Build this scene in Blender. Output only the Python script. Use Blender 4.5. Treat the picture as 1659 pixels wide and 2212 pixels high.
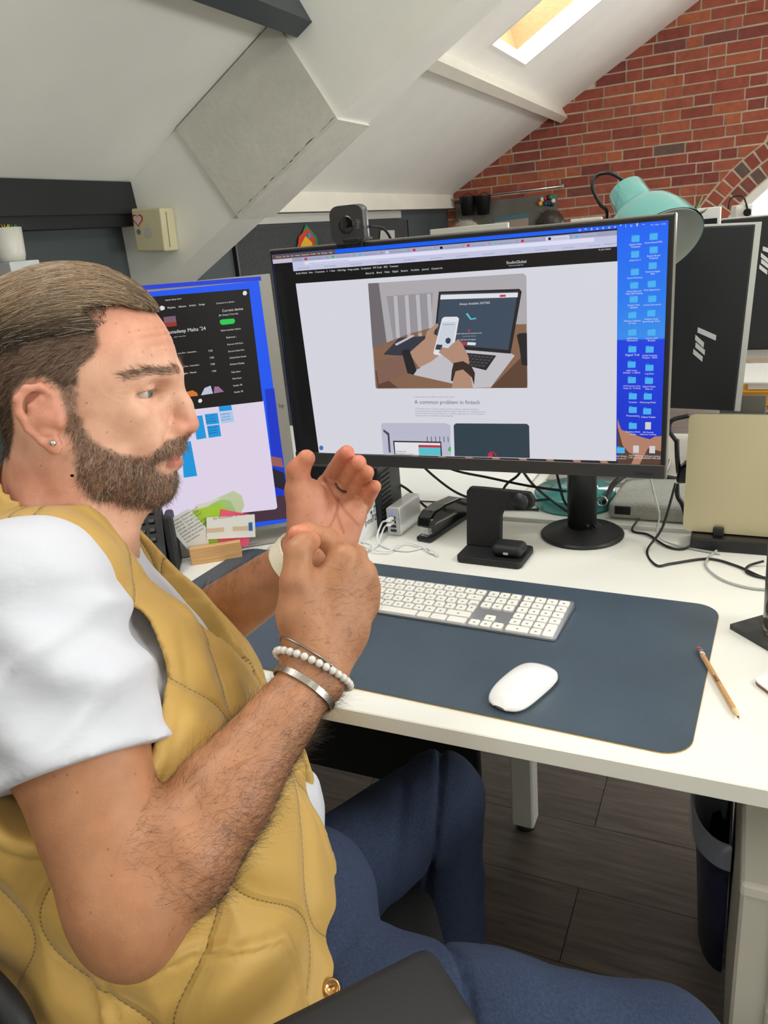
import bpy, bmesh, math, random
import numpy as np
from mathutils import Vector, Matrix, Euler
random.seed(7); np.random.seed(7)
for _o in list(bpy.data.objects): bpy.data.objects.remove(_o)
SC = bpy.context.scene
COL = SC.collection
PI = math.pi

# ------------------------------------------------------------------ camera
CAM = np.array([0.0, 0.0, 1.308]); FPX = 1661.0; CX, CY = 829.5, 1106.0
def cam_axes(yaw, pitch, roll):
    f = np.array([-math.sin(yaw)*math.cos(pitch), math.cos(yaw)*math.cos(pitch), -math.sin(pitch)])
    r = np.array([math.cos(yaw), math.sin(yaw), 0.0]); d = np.cross(f, r)
    return np.array([r*math.cos(roll)+d*math.sin(roll), d*math.cos(roll)-r*math.sin(roll), f])
RC = cam_axes(math.radians(26.133), math.radians(19.649), math.radians(5.318))   # rows: right, down, forward
cd = bpy.data.cameras.new('camera'); co = bpy.data.objects.new('camera', cd); COL.objects.link(co)
cd.sensor_fit = 'HORIZONTAL'; cd.sensor_width = 36.0; cd.lens = 36.0*FPX/1659.0; cd.clip_start = 0.02
co.matrix_world = Matrix(((RC[0][0], -RC[1][0], -RC[2][0], CAM[0]), (RC[0][1], -RC[1][1], -RC[2][1], CAM[1]),
                          (RC[0][2], -RC[1][2], -RC[2][2], CAM[2]), (0, 0, 0, 1)))
SC.camera = co
SC.view_settings.view_transform = 'Standard'; SC.view_settings.look = 'None'
SC.view_settings.gamma = 1.0; SC.view_settings.use_curve_mapping = False
SC.view_settings.exposure = -0.05

# ------------------------------------------------------------------ daylight: overcast sky through the roof windows
wd = bpy.data.worlds.new('overcast_sky'); SC.world = wd; wd.use_nodes = True
wd.node_tree.nodes['Background'].inputs[0].default_value = (0.93, 0.97, 1.0, 1)
wd.node_tree.nodes['Background'].inputs[1].default_value = 2.2
SLOPE, CEIL0 = 0.567, 2.953                       # left roof slope: z = CEIL0 + SLOPE*x
RIDGE = 1.45
def ceil_z(x): return CEIL0+SLOPE*x if x <= RIDGE else CEIL0+SLOPE*(2*RIDGE-x)
# roof windows: side, x0, x1 (along the slope in plan), y0, y1
SKYLIGHTS = [('L', -1.325, -0.42, 4.49, 5.19), ('L', -1.15, -0.25, 0.15, 1.35), ('R', 1.95, 2.75, 0.1, 1.3), ('R', 1.95, 2.75, 3.4, 4.6), ('L', -1.15, -0.25, -1.7, -0.6)]
SKY_W = [8, 24, 62, 80, 24]
for (sd, x0, x1, y0, y1), w in zip(SKYLIGHTS, SKY_W):
    l = bpy.data.lights.new('roof_window_daylight', 'AREA'); l.shape = 'RECTANGLE'
    xm, ym = (x0+x1)/2, (y0+y1)/2
    th = math.atan(SLOPE) * (1 if sd == 'L' else -1)
    l.size = (x1-x0)/math.cos(th)*0.96; l.size_y = (y1-y0)*0.96; l.energy = w; l.color = (0.975, 1.0, 0.975)
    o = bpy.data.objects.new('roof_window_daylight', l); COL.objects.link(o)
    o.rotation_euler = (0, -th, 0)
    n = Vector((-math.sin(th), 0, math.cos(th)))
    o.location = Vector((xm, ym, ceil_z(xm))) + n*0.34

# windows added out of view to brighten the ceiling: right eaves wall, rear gable
ADDED_WIN = [('right', 0.7, 1.9, 0.62, 1.46), ('right', 2.3, 3.5, 0.62, 1.46), ('right', -0.9, 0.3, 0.62, 1.46), ('front', 0.3, 2.2, 1.0, 2.3)]
for (sd, a0, a1, z0, z1), w in zip(ADDED_WIN, (58, 64, 50, 10)):
    l = bpy.data.lights.new('added_window_fill', 'AREA'); l.shape = 'RECTANGLE'; l.size = (a1-a0)*.94; l.size_y = (z1-z0)*.94; l.energy = w; l.color = (0.975, 1.0, 0.975)
    o = bpy.data.objects.new('added_window_fill', l); COL.objects.link(o)
    if sd == 'right': o.location = (2*RIDGE+2.43-.012, (a0+a1)/2, (z0+z1)/2); o.rotation_euler = (PI/2, 0, PI/2)
    else: o.location = ((a0+a1)/2, -2.6+.012, (z0+z1)/2); o.rotation_euler = (PI/2, 0, 0); o.rotation_euler = (-PI/2, 0, 0)

# ------------------------------------------------------------------ helpers
def lin(c):
    out = []
    for v in c:
        v = v/255.0
        out.append(v/12.92 if v <= 0.04045 else ((v+0.055)/1.055)**2.4)
    return out
def ray(px, py): return RC.T @ np.array([(px-CX)/FPX, (py-CY)/FPX, 1.0])
def atz(px, py, z): v = ray(px, py); return CAM+(z-CAM[2])/v[2]*v
def aty(px, py, y): v = ray(px, py); return CAM+(y-CAM[1])/v[1]*v
def atx(px, py, x): v = ray(px, py); return CAM+(x-CAM[0])/v[0]*v
def atd(px, py, d): return CAM+d*ray(px, py)
MATS = {}
def M(name, col, rough=0.5, metal=0.0, var=0.0, vscale=20.0, bump=0.0, bscale=60.0, coat=0.0, emit=0.0, spec=0.5, trans=0.0, alpha=1.0, stretch=None, sss=0.0, col2=None, sheen=0.0):
    if name in MATS: return MATS[name]
    m = bpy.data.materials.new(name); m.use_nodes = True; nt = m.node_tree; b = nt.nodes['Principled BSDF']
    c = (*lin(col), 1)
    b.inputs['Base Color'].default_value = c; b.inputs['Roughness'].default_value = rough; b.inputs['Metallic'].default_value = metal
    b.inputs['Specular IOR Level'].default_value = spec; b.inputs['Coat Weight'].default_value = coat
    b.inputs['Transmission Weight'].default_value = trans; b.inputs['Alpha'].default_value = alpha
    if sheen: b.inputs['Sheen Weight'].default_value = sheen
    if sss: b.inputs['Subsurface Weight'].default_value = sss; b.inputs['Subsurface Radius'].default_value = (0.008, 0.003, 0.0015); b.inputs['Subsurface Scale'].default_value = 1.0
    if emit:
        b.inputs['Emission Color'].default_value = c; b.inputs['Emission Strength'].default_value = emit
        b.inputs['Base Color'].default_value = (0.01, 0.01, 0.01, 1)
    if var or bump:
        tc = nt.nodes.new('ShaderNodeTexCoord'); mp = nt.nodes.new('ShaderNodeMapping'); nt.links.new(tc.outputs['Object'], mp.inputs[0])
        if stretch: mp.inputs['Scale'].default_value = stretch
    if var:
        n = nt.nodes.new('ShaderNodeTexNoise'); n.inputs['Scale'].default_value = vscale; n.inputs['Detail'].default_value = 6
        nt.links.new(mp.outputs[0], n.inputs['Vector'])
        r = nt.nodes.new('ShaderNodeValToRGB'); r.color_ramp.elements[0].position = 0.3; r.color_ramp.elements[1].position = 0.7
        lo = lin(col2) if col2 else [v*(1-var) for v in c[:3]]
        hi = c[:3] if col2 else [min(1, v*(1+var)) for v in c[:3]]
        r.color_ramp.elements[0].color = (*lo, 1); r.color_ramp.elements[1].color = (*hi, 1)
        nt.links.new(n.outputs['Fac'], r.inputs[0]); nt.links.new(r.outputs[0], b.inputs['Base Color'])
    if bump:
        n = nt.nodes.new('ShaderNodeTexNoise'); n.inputs['Scale'].default_value = bscale; n.inputs['Detail'].default_value = 4
        nt.links.new(mp.outputs[0], n.inputs['Vector'])
        bp = nt.nodes.new('ShaderNodeBump'); bp.inputs['Strength'].default_value = bump; bp.inputs['Distance'].default_value = 0.002
        nt.links.new(n.outputs['Fac'], bp.inputs['Height']); nt.links.new(bp.outputs[0], b.inputs['Normal'])
    MATS[name] = m; return m
def V3(p): return Vector((float(p[0]), float(p[1]), float(p[2])))
class MB:
    """collects geometry in world coordinates; build() links it as one mesh object"""
    def __init__(s): s.bm = bmesh.new()
    def poly(s, pts, mi=0):
        f = s.bm.faces.new([s.bm.verts.new(V3(p)) for p in pts]); f.material_index = mi; return f
    def hexa(s, p, mi=0):      # 8 points: bottom 0-3, top 4-7
        v = [s.bm.verts.new(V3(q)) for q in p]
        for q in ((3,2,1,0),(4,5,6,7),(0,1,5,4),(1,2,6,5),(2,3,7,6),(3,0,4,7)):
            f = s.bm.faces.new([v[i] for i in q]); f.material_index = mi
        return v
    def box(s, c, d, rz=0.0, mat=None, bev=0.0, seg=2, mi=0):
        m = mat if mat is not None else Matrix.Translation(V3(c)) @ Matrix.Rotation(rz, 4, 'Z')
        if bev > 0:
            b2 = bmesh.new(); bmesh.ops.create_cube(b2, size=1.0)
            bmesh.ops.scale(b2, vec=V3(d), verts=b2.verts)
            bmesh.ops.bevel(b2, geom=b2.edges[:], offset=min(bev, min(d)*0.49), segments=seg, profile=0.5, affect='EDGES')
            s.merge(b2, m, mi); return
        h = [x/2 for x in d]
        s.hexa([m @ Vector((x*h[0], y*h[1], z*h[2])) for z in (-1, 1) for x, y in ((-1,-1),(1,-1),(1,1),(-1,1))], mi)
    def merge(s, b2, m, mi=0):
        vm = {}
        for v in b2.verts: vm[v] = s.bm.verts.new(m @ v.co)
        for f in b2.faces:
            g = s.bm.faces.new([vm[v] for v in f.verts]); g.material_index = mi; g.smooth = f.smooth
        b2.free()
    def prism(s, pts, ext, mi=0):
        a = [s.bm.verts.new(V3(p)) for p in pts]; e = V3(ext); b = [s.bm.verts.new(v.co+e) for v in a]; n = len(a)
        f = s.bm.faces.new(a[::-1]); f.material_index = mi; f = s.bm.faces.new(b); f.material_index = mi
        for i in range(n):
            f = s.bm.faces.new((a[i], a[(i+1) % n], b[(i+1) % n], b[i])); f.material_index = mi
    def tube(s, pts, r, seg=8, mi=0, cap=True, closed=False, radii=None):
        pts = [V3(p) for p in pts]; n = len(pts); rings = []; prev = None
        for i, p in enumerate(pts):
            if closed: t = pts[(i+1) % n]-pts[i-1]
            else: t = pts[min(i+1, n-1)]-pts[max(i-1, 0)]
            if t.length < 1e-9: t = Vector((0, 0, 1))
            t.normalize()
            if prev is None:
                a = Vector((0, 0, 1)) if abs(t.z) < 0.9 else Vector((1, 0, 0)); u = t.cross(a).normalized()
            else:
                u = prev-t*prev.dot(t); u = u.normalized() if u.length > 1e-6 else t.cross(Vector((0, 1, 0))).normalized()
            prev = u; w = t.cross(u); rr = radii[i] if radii else r
            rings.append([s.bm.verts.new(p+(u*math.cos(2*PI*k/seg)+w*math.sin(2*PI*k/seg))*rr) for k in range(seg)])
        for i in range(n if closed else n-1):
            A, B = rings[i], rings[(i+1) % n]
            for k in range(seg):
                f = s.bm.faces.new((A[k], A[(k+1) % seg], B[(k+1) % seg], B[k])); f.smooth = True; f.material_index = mi
        if cap and not closed:
            s.bm.faces.new(rings[0][::-1]).material_index = mi; s.bm.faces.new(rings[-1]).material_index = mi
    def lathe(s, prof, m, seg=32, mi=0, smooth=True):
        rings = []
        for r, z in prof:
            if r < 1e-6: rings.append([s.bm.verts.new(m @ Vector((0, 0, z)))])
            else: rings.append([s.bm.verts.new(m @ Vector((r*math.cos(2*PI*k/seg), r*math.sin(2*PI*k/seg), z))) for k in range(seg)])
        for A, B in zip(rings, rings[1:]):
            for k in range(seg):
                k2 = (k+1) % seg
                if len(A) == 1 and len(B) == 1: continue
                if len(A) == 1: q = (A[0], B[k2], B[k])
                elif len(B) == 1: q = (A[k], A[k2], B[0])
                else: q = (A[k], A[k2], B[k2], B[k])
                f = s.bm.faces.new(q); f.smooth = smooth; f.material_index = mi
    def build(s, name, mat, parent=None, smooth=None, recalc=True):
        if recalc: bmesh.ops.recalc_face_normals(s.bm, faces=s.bm.faces[:])
        me = bpy.data.meshes.new(name); s.bm.to_mesh(me); s.bm.free()
        return link(name, me, mat, parent, smooth)
def link(name, me, mat, parent=None, smooth=None):
    o = bpy.data.objects.new(name, me); COL.objects.link(o)
    for m in (mat if isinstance(mat, (list, tuple)) else [mat]):
        if m is not None: me.materials.append(m)
    if smooth is not None:
        for p in me.polygons: p.use_smooth = smooth
    if parent is not None: setpar(o, parent)
    return o
def setpar(o, parent):
    o.parent = parent; o.matrix_parent_inverse = world_of(parent).inverted()
def world_of(o):
    if o.parent is None: return o.matrix_basis.copy()
    return world_of(o.parent) @ o.matrix_parent_inverse @ o.matrix_basis
def tag(o, label, cat, group=None):
    o['label'] = label; o['category'] = cat
    if group: o['group'] = group
    return o
def struct(o, label=None):
    o['kind'] = 'structure'
    if label: o['label'] = label
    return o
def thing(name, label, cat, loc, group=None):
    o = bpy.data.objects.new(name, None); COL.objects.link(o); o.location = V3(loc); o.empty_display_size = 0.05
    return tag(o, label, cat, group)
def rrect(cx, cy, w, h, r, n=6, rot=0.0):
    out = []
    for (sx, sy, a0) in ((1, 1, 0), (-1, 1, PI/2), (-1, -1, PI), (1, -1, 1.5*PI)):
        for i in range(n+1):
            a = a0+PI/2*i/n; out.append((sx*(w/2-r)+r*math.cos(a), sy*(h/2-r)+r*math.sin(a)))
    c, s = math.cos(rot), math.sin(rot)
    return [(cx+x*c-y*s, cy+x*s+y*c) for x, y in out]
def text_mesh(txt, size, align='LEFT', extrude=0.0):
    cu = bpy.data.curves.new('txt', 'FONT'); cu.body = txt; cu.size = size; cu.align_x = align; cu.extrude = extrude; cu.resolution_u = 3
    o = bpy.data.objects.new('txt', cu)
    me = bpy.data.meshes.new_from_object(o); bpy.data.objects.remove(o); bpy.data.curves.remove(cu); return me
def catmull(pts, n=8):
    P = [np.array(p, float) for p in pts]; P = [2*P[0]-P[1]]+P+[2*P[-1]-P[-2]]; out = []
    for i in range(1, len(P)-2):
        for k in range(n):
            t = k/n; a, b, c, d = P[i-1:i+3]
            out.append(0.5*((2*b)+(c-a)*t+(2*a-5*b+4*c-d)*t*t+(3*b-a-3*c+d)*t**3))
    out.append(P[-2]); return out
# ------------------------------------------------------------------ the room
Y0, Y1, XE, XR = -2.6, 6.8, -2.43, 2*RIDGE+2.43
m_ceil = M('painted_plaster', (247, 246, 240), 0.75, var=0.03, vscale=3, bump=0.25, bscale=25)
m_ceil2 = M('rafter_paint', (246, 245, 238), 0.55, var=0.03, vscale=4, bump=0.2, bscale=18)
m_cream = M('cream_gloss_paint', (236, 233, 220), 0.35, var=0.04, vscale=5, bump=0.25, bscale=20)
m_dgrey = M('dark_grey_paint', (74, 82, 84), 0.7, var=0.05, vscale=3)
m_blackbeam = M('black_beam_paint', (30, 32, 34), 0.5, bump=0.2, bscale=30)
m_charbeam = M('charcoal_beam_paint', (58, 66, 70), 0.5, bump=0.2, bscale=30)

def slope_piece(b, side, x0, x1, y0, y1, t=0.03):
    if x1 <= x0 or y1 <= y0: return
    n = Vector((-SLOPE, 0, 1)).normalized() if side == 'L' else Vector((SLOPE, 0, 1)).normalized()
    q = [Vector((x0, y0, ceil_z(x0))), Vector((x1, y0, ceil_z(x1))), Vector((x1, y1, ceil_z(x1))), Vector((x0, y1, ceil_z(x0)))]
    b.hexa(q+[p+n*t for p in q])
for side, xa, xb in (('L', XE-0.1, RIDGE), ('R', RIDGE, XR)):
    b = MB(); sk = sorted([s for s in SKYLIGHTS if s[0] == side], key=lambda s: s[3]); y = Y0
    for _, x0, x1, y0, y1 in sk:
        slope_piece(b, side, xa, xb, y, y0); slope_piece(b, side, xa, x0, y0, y1); slope_piece(b, side, x1, xb, y0, y1); y = y1
    slope_piece(b, side, xa, xb, y, Y1+0.12)
    o = b.build('ceiling' if side == 'L' else 'ceiling', m_ceil); struct(o, 'off-white sloping plaster ceiling')
# roof windows: white reveal, timber lining, sash and pane
m_reveal = M('white_reveal_paint', (240, 240, 236), 0.4); m_pine = M('varnished_pine', (226, 190, 142), 0.4, var=0.12, vscale=8, stretch=(2, 30, 30))
m_pane = bpy.data.materials.new('window_pane'); m_pane.use_nodes = True
_nt = m_pane.node_tree; _nt.nodes.clear(); _o = _nt.nodes.new('ShaderNodeOutputMaterial'); _mx = _nt.nodes.new('ShaderNodeMixShader')
_t = _nt.nodes.new('ShaderNodeBsdfTransparent'); _g = _nt.nodes.new('ShaderNodeBsdfGlossy'); _g.inputs['Roughness'].default_value = 0.02
_mx.inputs[0].default_value = 0.06; _nt.links.new(_t.outputs[0], _mx.inputs[1]); _nt.links.new(_g.outputs[0], _mx.inputs[2]); _nt.links.new(_mx.outputs[0], _o.inputs[0])
for i, (side, x0, x1, y0, y1) in enumerate(SKYLIGHTS):
    n = Vector((-SLOPE, 0, 1)).normalized() if side == 'L' else Vector((SLOPE, 0, 1)).normalized()
    def P(x, y, h): return Vector((x, y, ceil_z(x)))+n*h
    def ring(b, ins0, ins1, h0, h1, t):      # four side slabs of a frame; inset ins at h0 and h1
        A = [(x0+ins0, y0+ins0), (x1-ins0, y0+ins0), (x1-ins0, y1-ins0), (x0+ins0, y1-ins0)]
        C = [(x0+ins1, y0+ins1), (x1-ins1, y0+ins1), (x1-ins1, y1-ins1), (x0+ins1, y1-ins1)]
        O = [(x0-t, y0-t), (x1+t, y0-t), (x1+t, y1+t), (x0-t, y1+t)]
        for k in range(4):
            j = (k+1) % 4
            b.hexa([P(*A[k], h0), P(*A[j], h0), P(*O[j], h0), P(*O[k], h0), P(*C[k], h1), P(*C[j], h1), P(*O[j], h1), P(*O[k], h1)])
    b = MB(); ring(b, 0.004, 0.004, -0.001, 0.10, 0.02); w = struct(b.build('window_%d' % (i+1), m_reveal), 'pine-framed roof window in the sloping ceiling')
    b = MB(); ring(b, 0.0, 0.035, 0.10, 0.245, 0.03); b.build('timber_lining', m_pine, w)
    b = MB(); ring(b, 0.055, 0.085, 0.25, 0.30, 0.03); b.build('sash', m_pine, w)
    b = MB(); b.hexa([P(x, y, h) for h in (0.280, 0.286) for x, y in ((x0+.03, y0+.03), (x1-.03, y0+.03), (x1-.03, y1-.03), (x0+.03, y1-.03))]); b.build('pane', m_pane, w)

# boxed rafter (principal truss) across the view, the plaster patch on it
Yt, Yt2, TD = 2.722, 2.965, 0.40
k = 1/math.cos(math.atan(SLOPE)); nz = Vector((SLOPE, 0, -1)).normalized()   # into the room
def SL(x, y, below): return Vector((x, y, ceil_z(x)))+nz*below
b = MB()
b.hexa([SL(-2.75, Yt, TD), SL(RIDGE, Yt, TD), SL(RIDGE, Yt2, TD), SL(-2.75, Yt2, TD), SL(-2.75, Yt, -.02), SL(RIDGE, Yt, -.02), SL(RIDGE, Yt2, -.02), SL(-2.75, Yt2, -.02)])
rafter = struct(b.build('beam_rafter', m_ceil2), 'white painted boxed roof rafter rising across the ceiling')
b = MB(); t = 0.016
# rough plaster patch: front sheet with a ragged lower edge, then a wrap under the rafter
N = 26; rnd = random.Random(3)
q0 = [SL(-2.073, Yt-t, 0.006), SL(-1.58, Yt-t, 0.006)]
low = [Vector((-1.372+(-1.85+1.372)*i/N, Yt-t, 0))+Vector((0, 0, 1.721+(1.436-1.721)*i/N)) for i in range(N+1)]
for i, p in enumerate(low): p += nz*(rnd.uniform(-0.006, 0.004) if 0 < i < N else 0)
b.prism(q0+low, (0, t+0.004, 0))
patch = b.build('plaster_patch', M('rough_plaster', (216, 214, 204), 0.9, var=0.05, vscale=12, bump=0.8, bscale=45), rafter)
b = MB(); c0, c1 = Vector((-1.85, Yt-t, 1.436)), Vector((-1.372, Yt-t, 1.721)); e = Vector((0, Yt2-Yt+t+.004, 0)); dn = nz*0.014
b.hexa([c0+dn, c1+dn, c1+dn+e, c0+dn+e, c0, c1, c1+e, c0+e]); b.build('plaster_patch_underside', MATS['rough_plaster'], rafter)

# purlins: black wall plate and charcoal purlin before the rafter, cream ones beyond it
b = MB(); b.hexa([(-2.45, Y0, 1.44), (-2.36, Y0, 1.44), (-2.36, Yt+.01, 1.44), (-2.45, Yt+.01, 1.44), (-2.45, Y0, 1.60), (-2.36, Y0, 1.60), (-2.36, Yt+.01, 1.60), (-2.45, Yt+.01, 1.60)])
b.hexa([(-2.36, Y0, 1.487), (-2.345, Y0, 1.487), (-2.345, Yt+.01, 1.487), (-2.36, Yt+.01, 1.487), (-2.36, Y0, 1.61), (-2.355, Y0, 1.61), (-2.355, Yt+.01, 1.61), (-2.36, Yt+.01, 1.61)])
struct(b.build('beam_wall_plate', m_blackbeam), 'black painted timber wall plate under the ceiling edge')
def purlin(name, mat, x, y0, y1, d, w, label):
    b = MB(); e = Vector((w, 0, w*SLOPE)); A = [SL(x, y, h) for h in (-.01, d) for y in (y0, y1)]
    b.hexa([A[2], A[2]+e, A[3]+e, A[3], A[0], A[0]+e, A[1]+e, A[1]]); return struct(b.build(name, mat), label)
purlin('beam_purlin_dark', m_charbeam, -1.55, Y0, Yt+.01, 0.10, 0.065, 'charcoal painted purlin running into the rafter')
purlin('beam_purlin_cream', m_cream, -1.50, Yt2-.01, Y1+.01, 0.085, 0.055, 'cream painted purlin below the roof window')
b = MB(); b.hexa([(-2.47, Yt2, 1.482), (-2.37, Yt2, 1.482), (-2.37, Y1, 1.482), (-2.47, Y1, 1.482), (-2.47, Yt2, 1.62), (-2.40, Yt2, 1.594), (-2.40, Y1, 1.594), (-2.47, Y1, 1.62)])
struct(b.build('beam_eaves_cream', m_cream), 'cream painted eaves beam along the low wall')
# low eaves wall, painted dark grey, with lighter rail
b = MB(); b.box((-2.50, (Y0+Y1)/2, 0.80), (0.1, Y1-Y0, 1.6)); struct(b.build('wall_left', m_dgrey), 'dark grey low wall under the eaves')
b = MB(); b.box((-2.438, (3.3+5.7)/2, 1.452), (0.03, 2.4, 0.05)); struct(b.build('trim_1', M('pale_trim', (190, 190, 184), 0.5)), 'pale picture rail above the felt board')
# remaining shell behind and beside the camera
m_wall = M('white_wall_paint', (222, 220, 210), 0.8)
b = MB(); b.box((XR+.05, (Y0+Y1)/2, 0.8), (0.1, Y1-Y0, 1.7)); struct(b.build('wall_right', m_wall))
b = MB(); b.prism([(XE-.1, Y0-.1, 0), (XR+.1, Y0-.1, 0), (XR+.1, Y0-.1, ceil_z(XR)), (RIDGE, Y0-.1, ceil_z(RIDGE)+.05), (XE-.1, Y0-.1, ceil_z(XE))], (0, 0.1, 0)); struct(b.build('wall_front', m_wall))

for i, (sd, a0, a1, z0, z1) in enumerate(ADDED_WIN):  # frames and panes for the added windows that light the ceiling
    def WP(a, z, k): return (XR-k, a, z) if sd == 'right' else (a, Y0+k, z)
    b = MB()
    for (ya, yb, za, zb) in ((a0-.05, a0, z0-.05, z1+.05), (a1, a1+.05, z0-.05, z1+.05), (a0, a1, z0-.05, z0), (a0, a1, z1, z1+.05), ((a0+a1)/2-.02, (a0+a1)/2+.02, z0, z1)): b.hexa([WP(ya, za, 0), WP(yb, za, 0), WP(yb, za, .03), WP(ya, za, .03), WP(ya, zb, 0), WP(yb, zb, 0), WP(yb, zb, .03), WP(ya, zb, .03)])
    w = struct(b.build('window_%d' % (7+i), m_reveal), 'white framed side window added out of view to brighten the ceiling'); b = MB(); b.hexa([WP(a0, z0, .004), WP(a1, z0, .004), WP(a1, z0, .008), WP(a0, z0, .008), WP(a0, z1, .004), WP(a1, z1, .004), WP(a1, z1, .008), WP(a0, z1, .008)]); b.build('pane', M('added_window_pane', (240, 246, 246), .2), w)
# floor: grey oak planks, each its own board
m_plank = [M('grey_oak_%d' % i, c, 0.45, var=0.22, vscale=5, stretch=(1.2, 14, 1), bump=0.15, bscale=40, col2=c2) for i, (c, c2) in enumerate((((126, 115, 106), (92, 83, 77)), ((118, 108, 100), (88, 79, 74)), ((134, 123, 113), (98, 89, 82))))]
b = MB(); b.box(((XE+XR)/2, (Y0+Y1)/2, -0.03), (XR-XE+.2, Y1-Y0+.2, 0.04)); floor = struct(b.build('floor', M('floor_joint', (62, 56, 52), 0.8)), 'grey oak plank floor')
meshes = {}; rf = random.Random(5); PW, PL = 0.1842, 1.22
rest = MB()
for j in range(-9, 43):
    yy = 1.2535+(j-12)*PW; off = rf.uniform(0, PL)
    if j in (11, 13): off = (-0.246-XE) % PL
    if j == 12: off = (0.42-XE) % PL
    for i in range(-3, 8):
        xx = XE+off+(i-1)*PL
        if xx > XR or xx+PL < XE or yy > Y1 or yy < Y0: continue
        near = (-1.9 < xx+PL/2 < 1.6) and (0.3 < yy < 2.3)
        if near:
            k = rf.randrange(3)
            if k not in meshes:
                q = MB(); q.box((0, 0, 0), (PL-.0016, PW-.0016, 0.012)); me = bpy.data.meshes.new('plank'); q.bm.to_mesh(me); q.bm.free(); me.materials.append(m_plank[k]); meshes[k] = me
            o = bpy.data.objects.new('plank', meshes[k]); COL.objects.link(o); o.location = (xx+PL/2, yy+PW/2, -0.006); o.parent = floor
        else: rest.box((xx+PL/2, yy+PW/2, -0.006), (PL-.0016, PW-.0016, 0.012))
o = rest.build('distant_planks', m_plank[0], floor); o['kind'] = 'stuff'
# ------------------------------------------------------------------ brick gable wall with an arched window
BY = 6.8; ACX, ACZ, AR0, AR1 = 0.80, 0.474, 1.236, 1.457; SILL = 0.85
m_mortar = M('lime_mortar', (196, 180, 158), 0.95, var=0.12, vscale=14, bump=0.8, bscale=50)
bcols = [(160, 86, 66), (150, 76, 60), (140, 70, 57), (166, 90, 64), (174, 98, 66), (130, 66, 57), (152, 80, 61), (126, 72, 63), (104, 84, 74)]
m_brick = [M('brick_%d' % i, c, 0.9, var=0.16, vscale=22, bump=0.5, bscale=60) for i, c in enumerate(bcols)]
b = MB(); xs = list(np.linspace(ACX-AR0, ACX+AR0, 41)); yb = BY+0.003
def ceilb(x): return ceil_z(x)+0.02
for xa, xb in [(XE-.1, xs[0])]+list(zip(xs[:-1], xs[1:]))+[(xs[-1], RIDGE if xs[-1] < RIDGE else XR)]+([(RIDGE, XR+.1)] if xs[-1] < RIDGE else []):
    inside = xa >= xs[0]-1e-6 and xb <= xs[-1]+1e-6
    za = zb = 0.0
    if inside:
        za = ACZ+math.sqrt(max(0, AR0**2-(xa-ACX)**2)); zb = ACZ+math.sqrt(max(0, AR0**2-(xb-ACX)**2))
        za, zb = max(za, SILL), max(zb, SILL)
        b.hexa([(xa, yb, 0), (xb, yb, 0), (xb, yb+.1, 0), (xa, yb+.1, 0), (xa, yb, SILL), (xb, yb, SILL), (xb, yb+.1, SILL), (xa, yb+.1, SILL)])
    b.hexa([(xa, yb, za), (xb, yb, zb), (xb, yb+.1, zb), (xa, yb+.1, za), (xa, yb, ceilb(xa)), (xb, yb, ceilb(xb)), (xb, yb+.1, ceilb(xb)), (xa, yb+.1, ceilb(xa))])
wall_back = struct(b.build('wall_back', m_mortar), 'red brick gable wall with pale mortar joints')
rb = random.Random(11); restm = MB(); nb = 0; bmesh_cache = {}
def circ_x(z):      # left crossing of the arch extrados at height z
    d = AR1**2-(z-ACZ)**2
    return ACX-math.sqrt(d) if d > 0 else None
def brick_quad(x0, x1, z0, z1):
    """quad of the brick outside the arch (left side) or None"""
    q = [[x0, z0], [x1, z0], [x1, z1], [x0, z1]]
    c0, c1 = circ_x(z0), circ_x(z1); J = 0.012
    if x0 > ACX: return None if (c0 is not None and x0 < 2*ACX-c0+J) else q
    if c0 is not None and c0-J < q[1][0]: q[1][0] = c0-J
    if c1 is not None and c1-J < q[2][0]: q[2][0] = c1-J
    if q[1][0] < x0+.012 and q[2][0] < x0+.012: return None
    q[1][0] = max(q[1][0], x0+.004); q[2][0] = max(q[2][0], x0+.004)
    return q
for r in range(-17, 34):
    zc = 1.354+0.077*r; z0, z1 = zc-0.0325, zc+0.0325
    if z1 < 0.02: continue
    x = XE-0.1-rb.uniform(0, .2)+(0.11 if r % 2 else 0); kk = rb.randrange(3)
    while x < XR:
        hdr = (kk % 3 == 2); w = 0.105 if hdr else 0.216; kk += 1; x1 = x+w
        xm = (x+x1)/2
        if zc < ceil_z(xm)+0.05 and x > XE-.2:
            q = brick_quad(x, x1, z0+rb.uniform(-.002, .002), z1+rb.uniform(-.002, .002))
            if q:
                dy = rb.uniform(-0.003, 0.003); mi = rb.choices(range(9), (5, 5, 4, 3.5, 1.4, 1.6, 5, .6, .08))[0]
                vis = x1 > -2.45 and x < 0.25 and z1 > 1.22
                if vis and nb < 290:
                    c = MB(); c.prism([(p[0], BY+dy-0.004, p[1]) for p in q], (0, 0.03, 0)); c.build('brick', m_brick[mi], wall_back); nb += 1
                else: restm.prism([(p[0], BY+dy-0.004, p[1]) for p in q], (0, 0.03, 0), mi=mi)
        x = x1+rb.uniform(0.010, 0.014)
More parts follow.
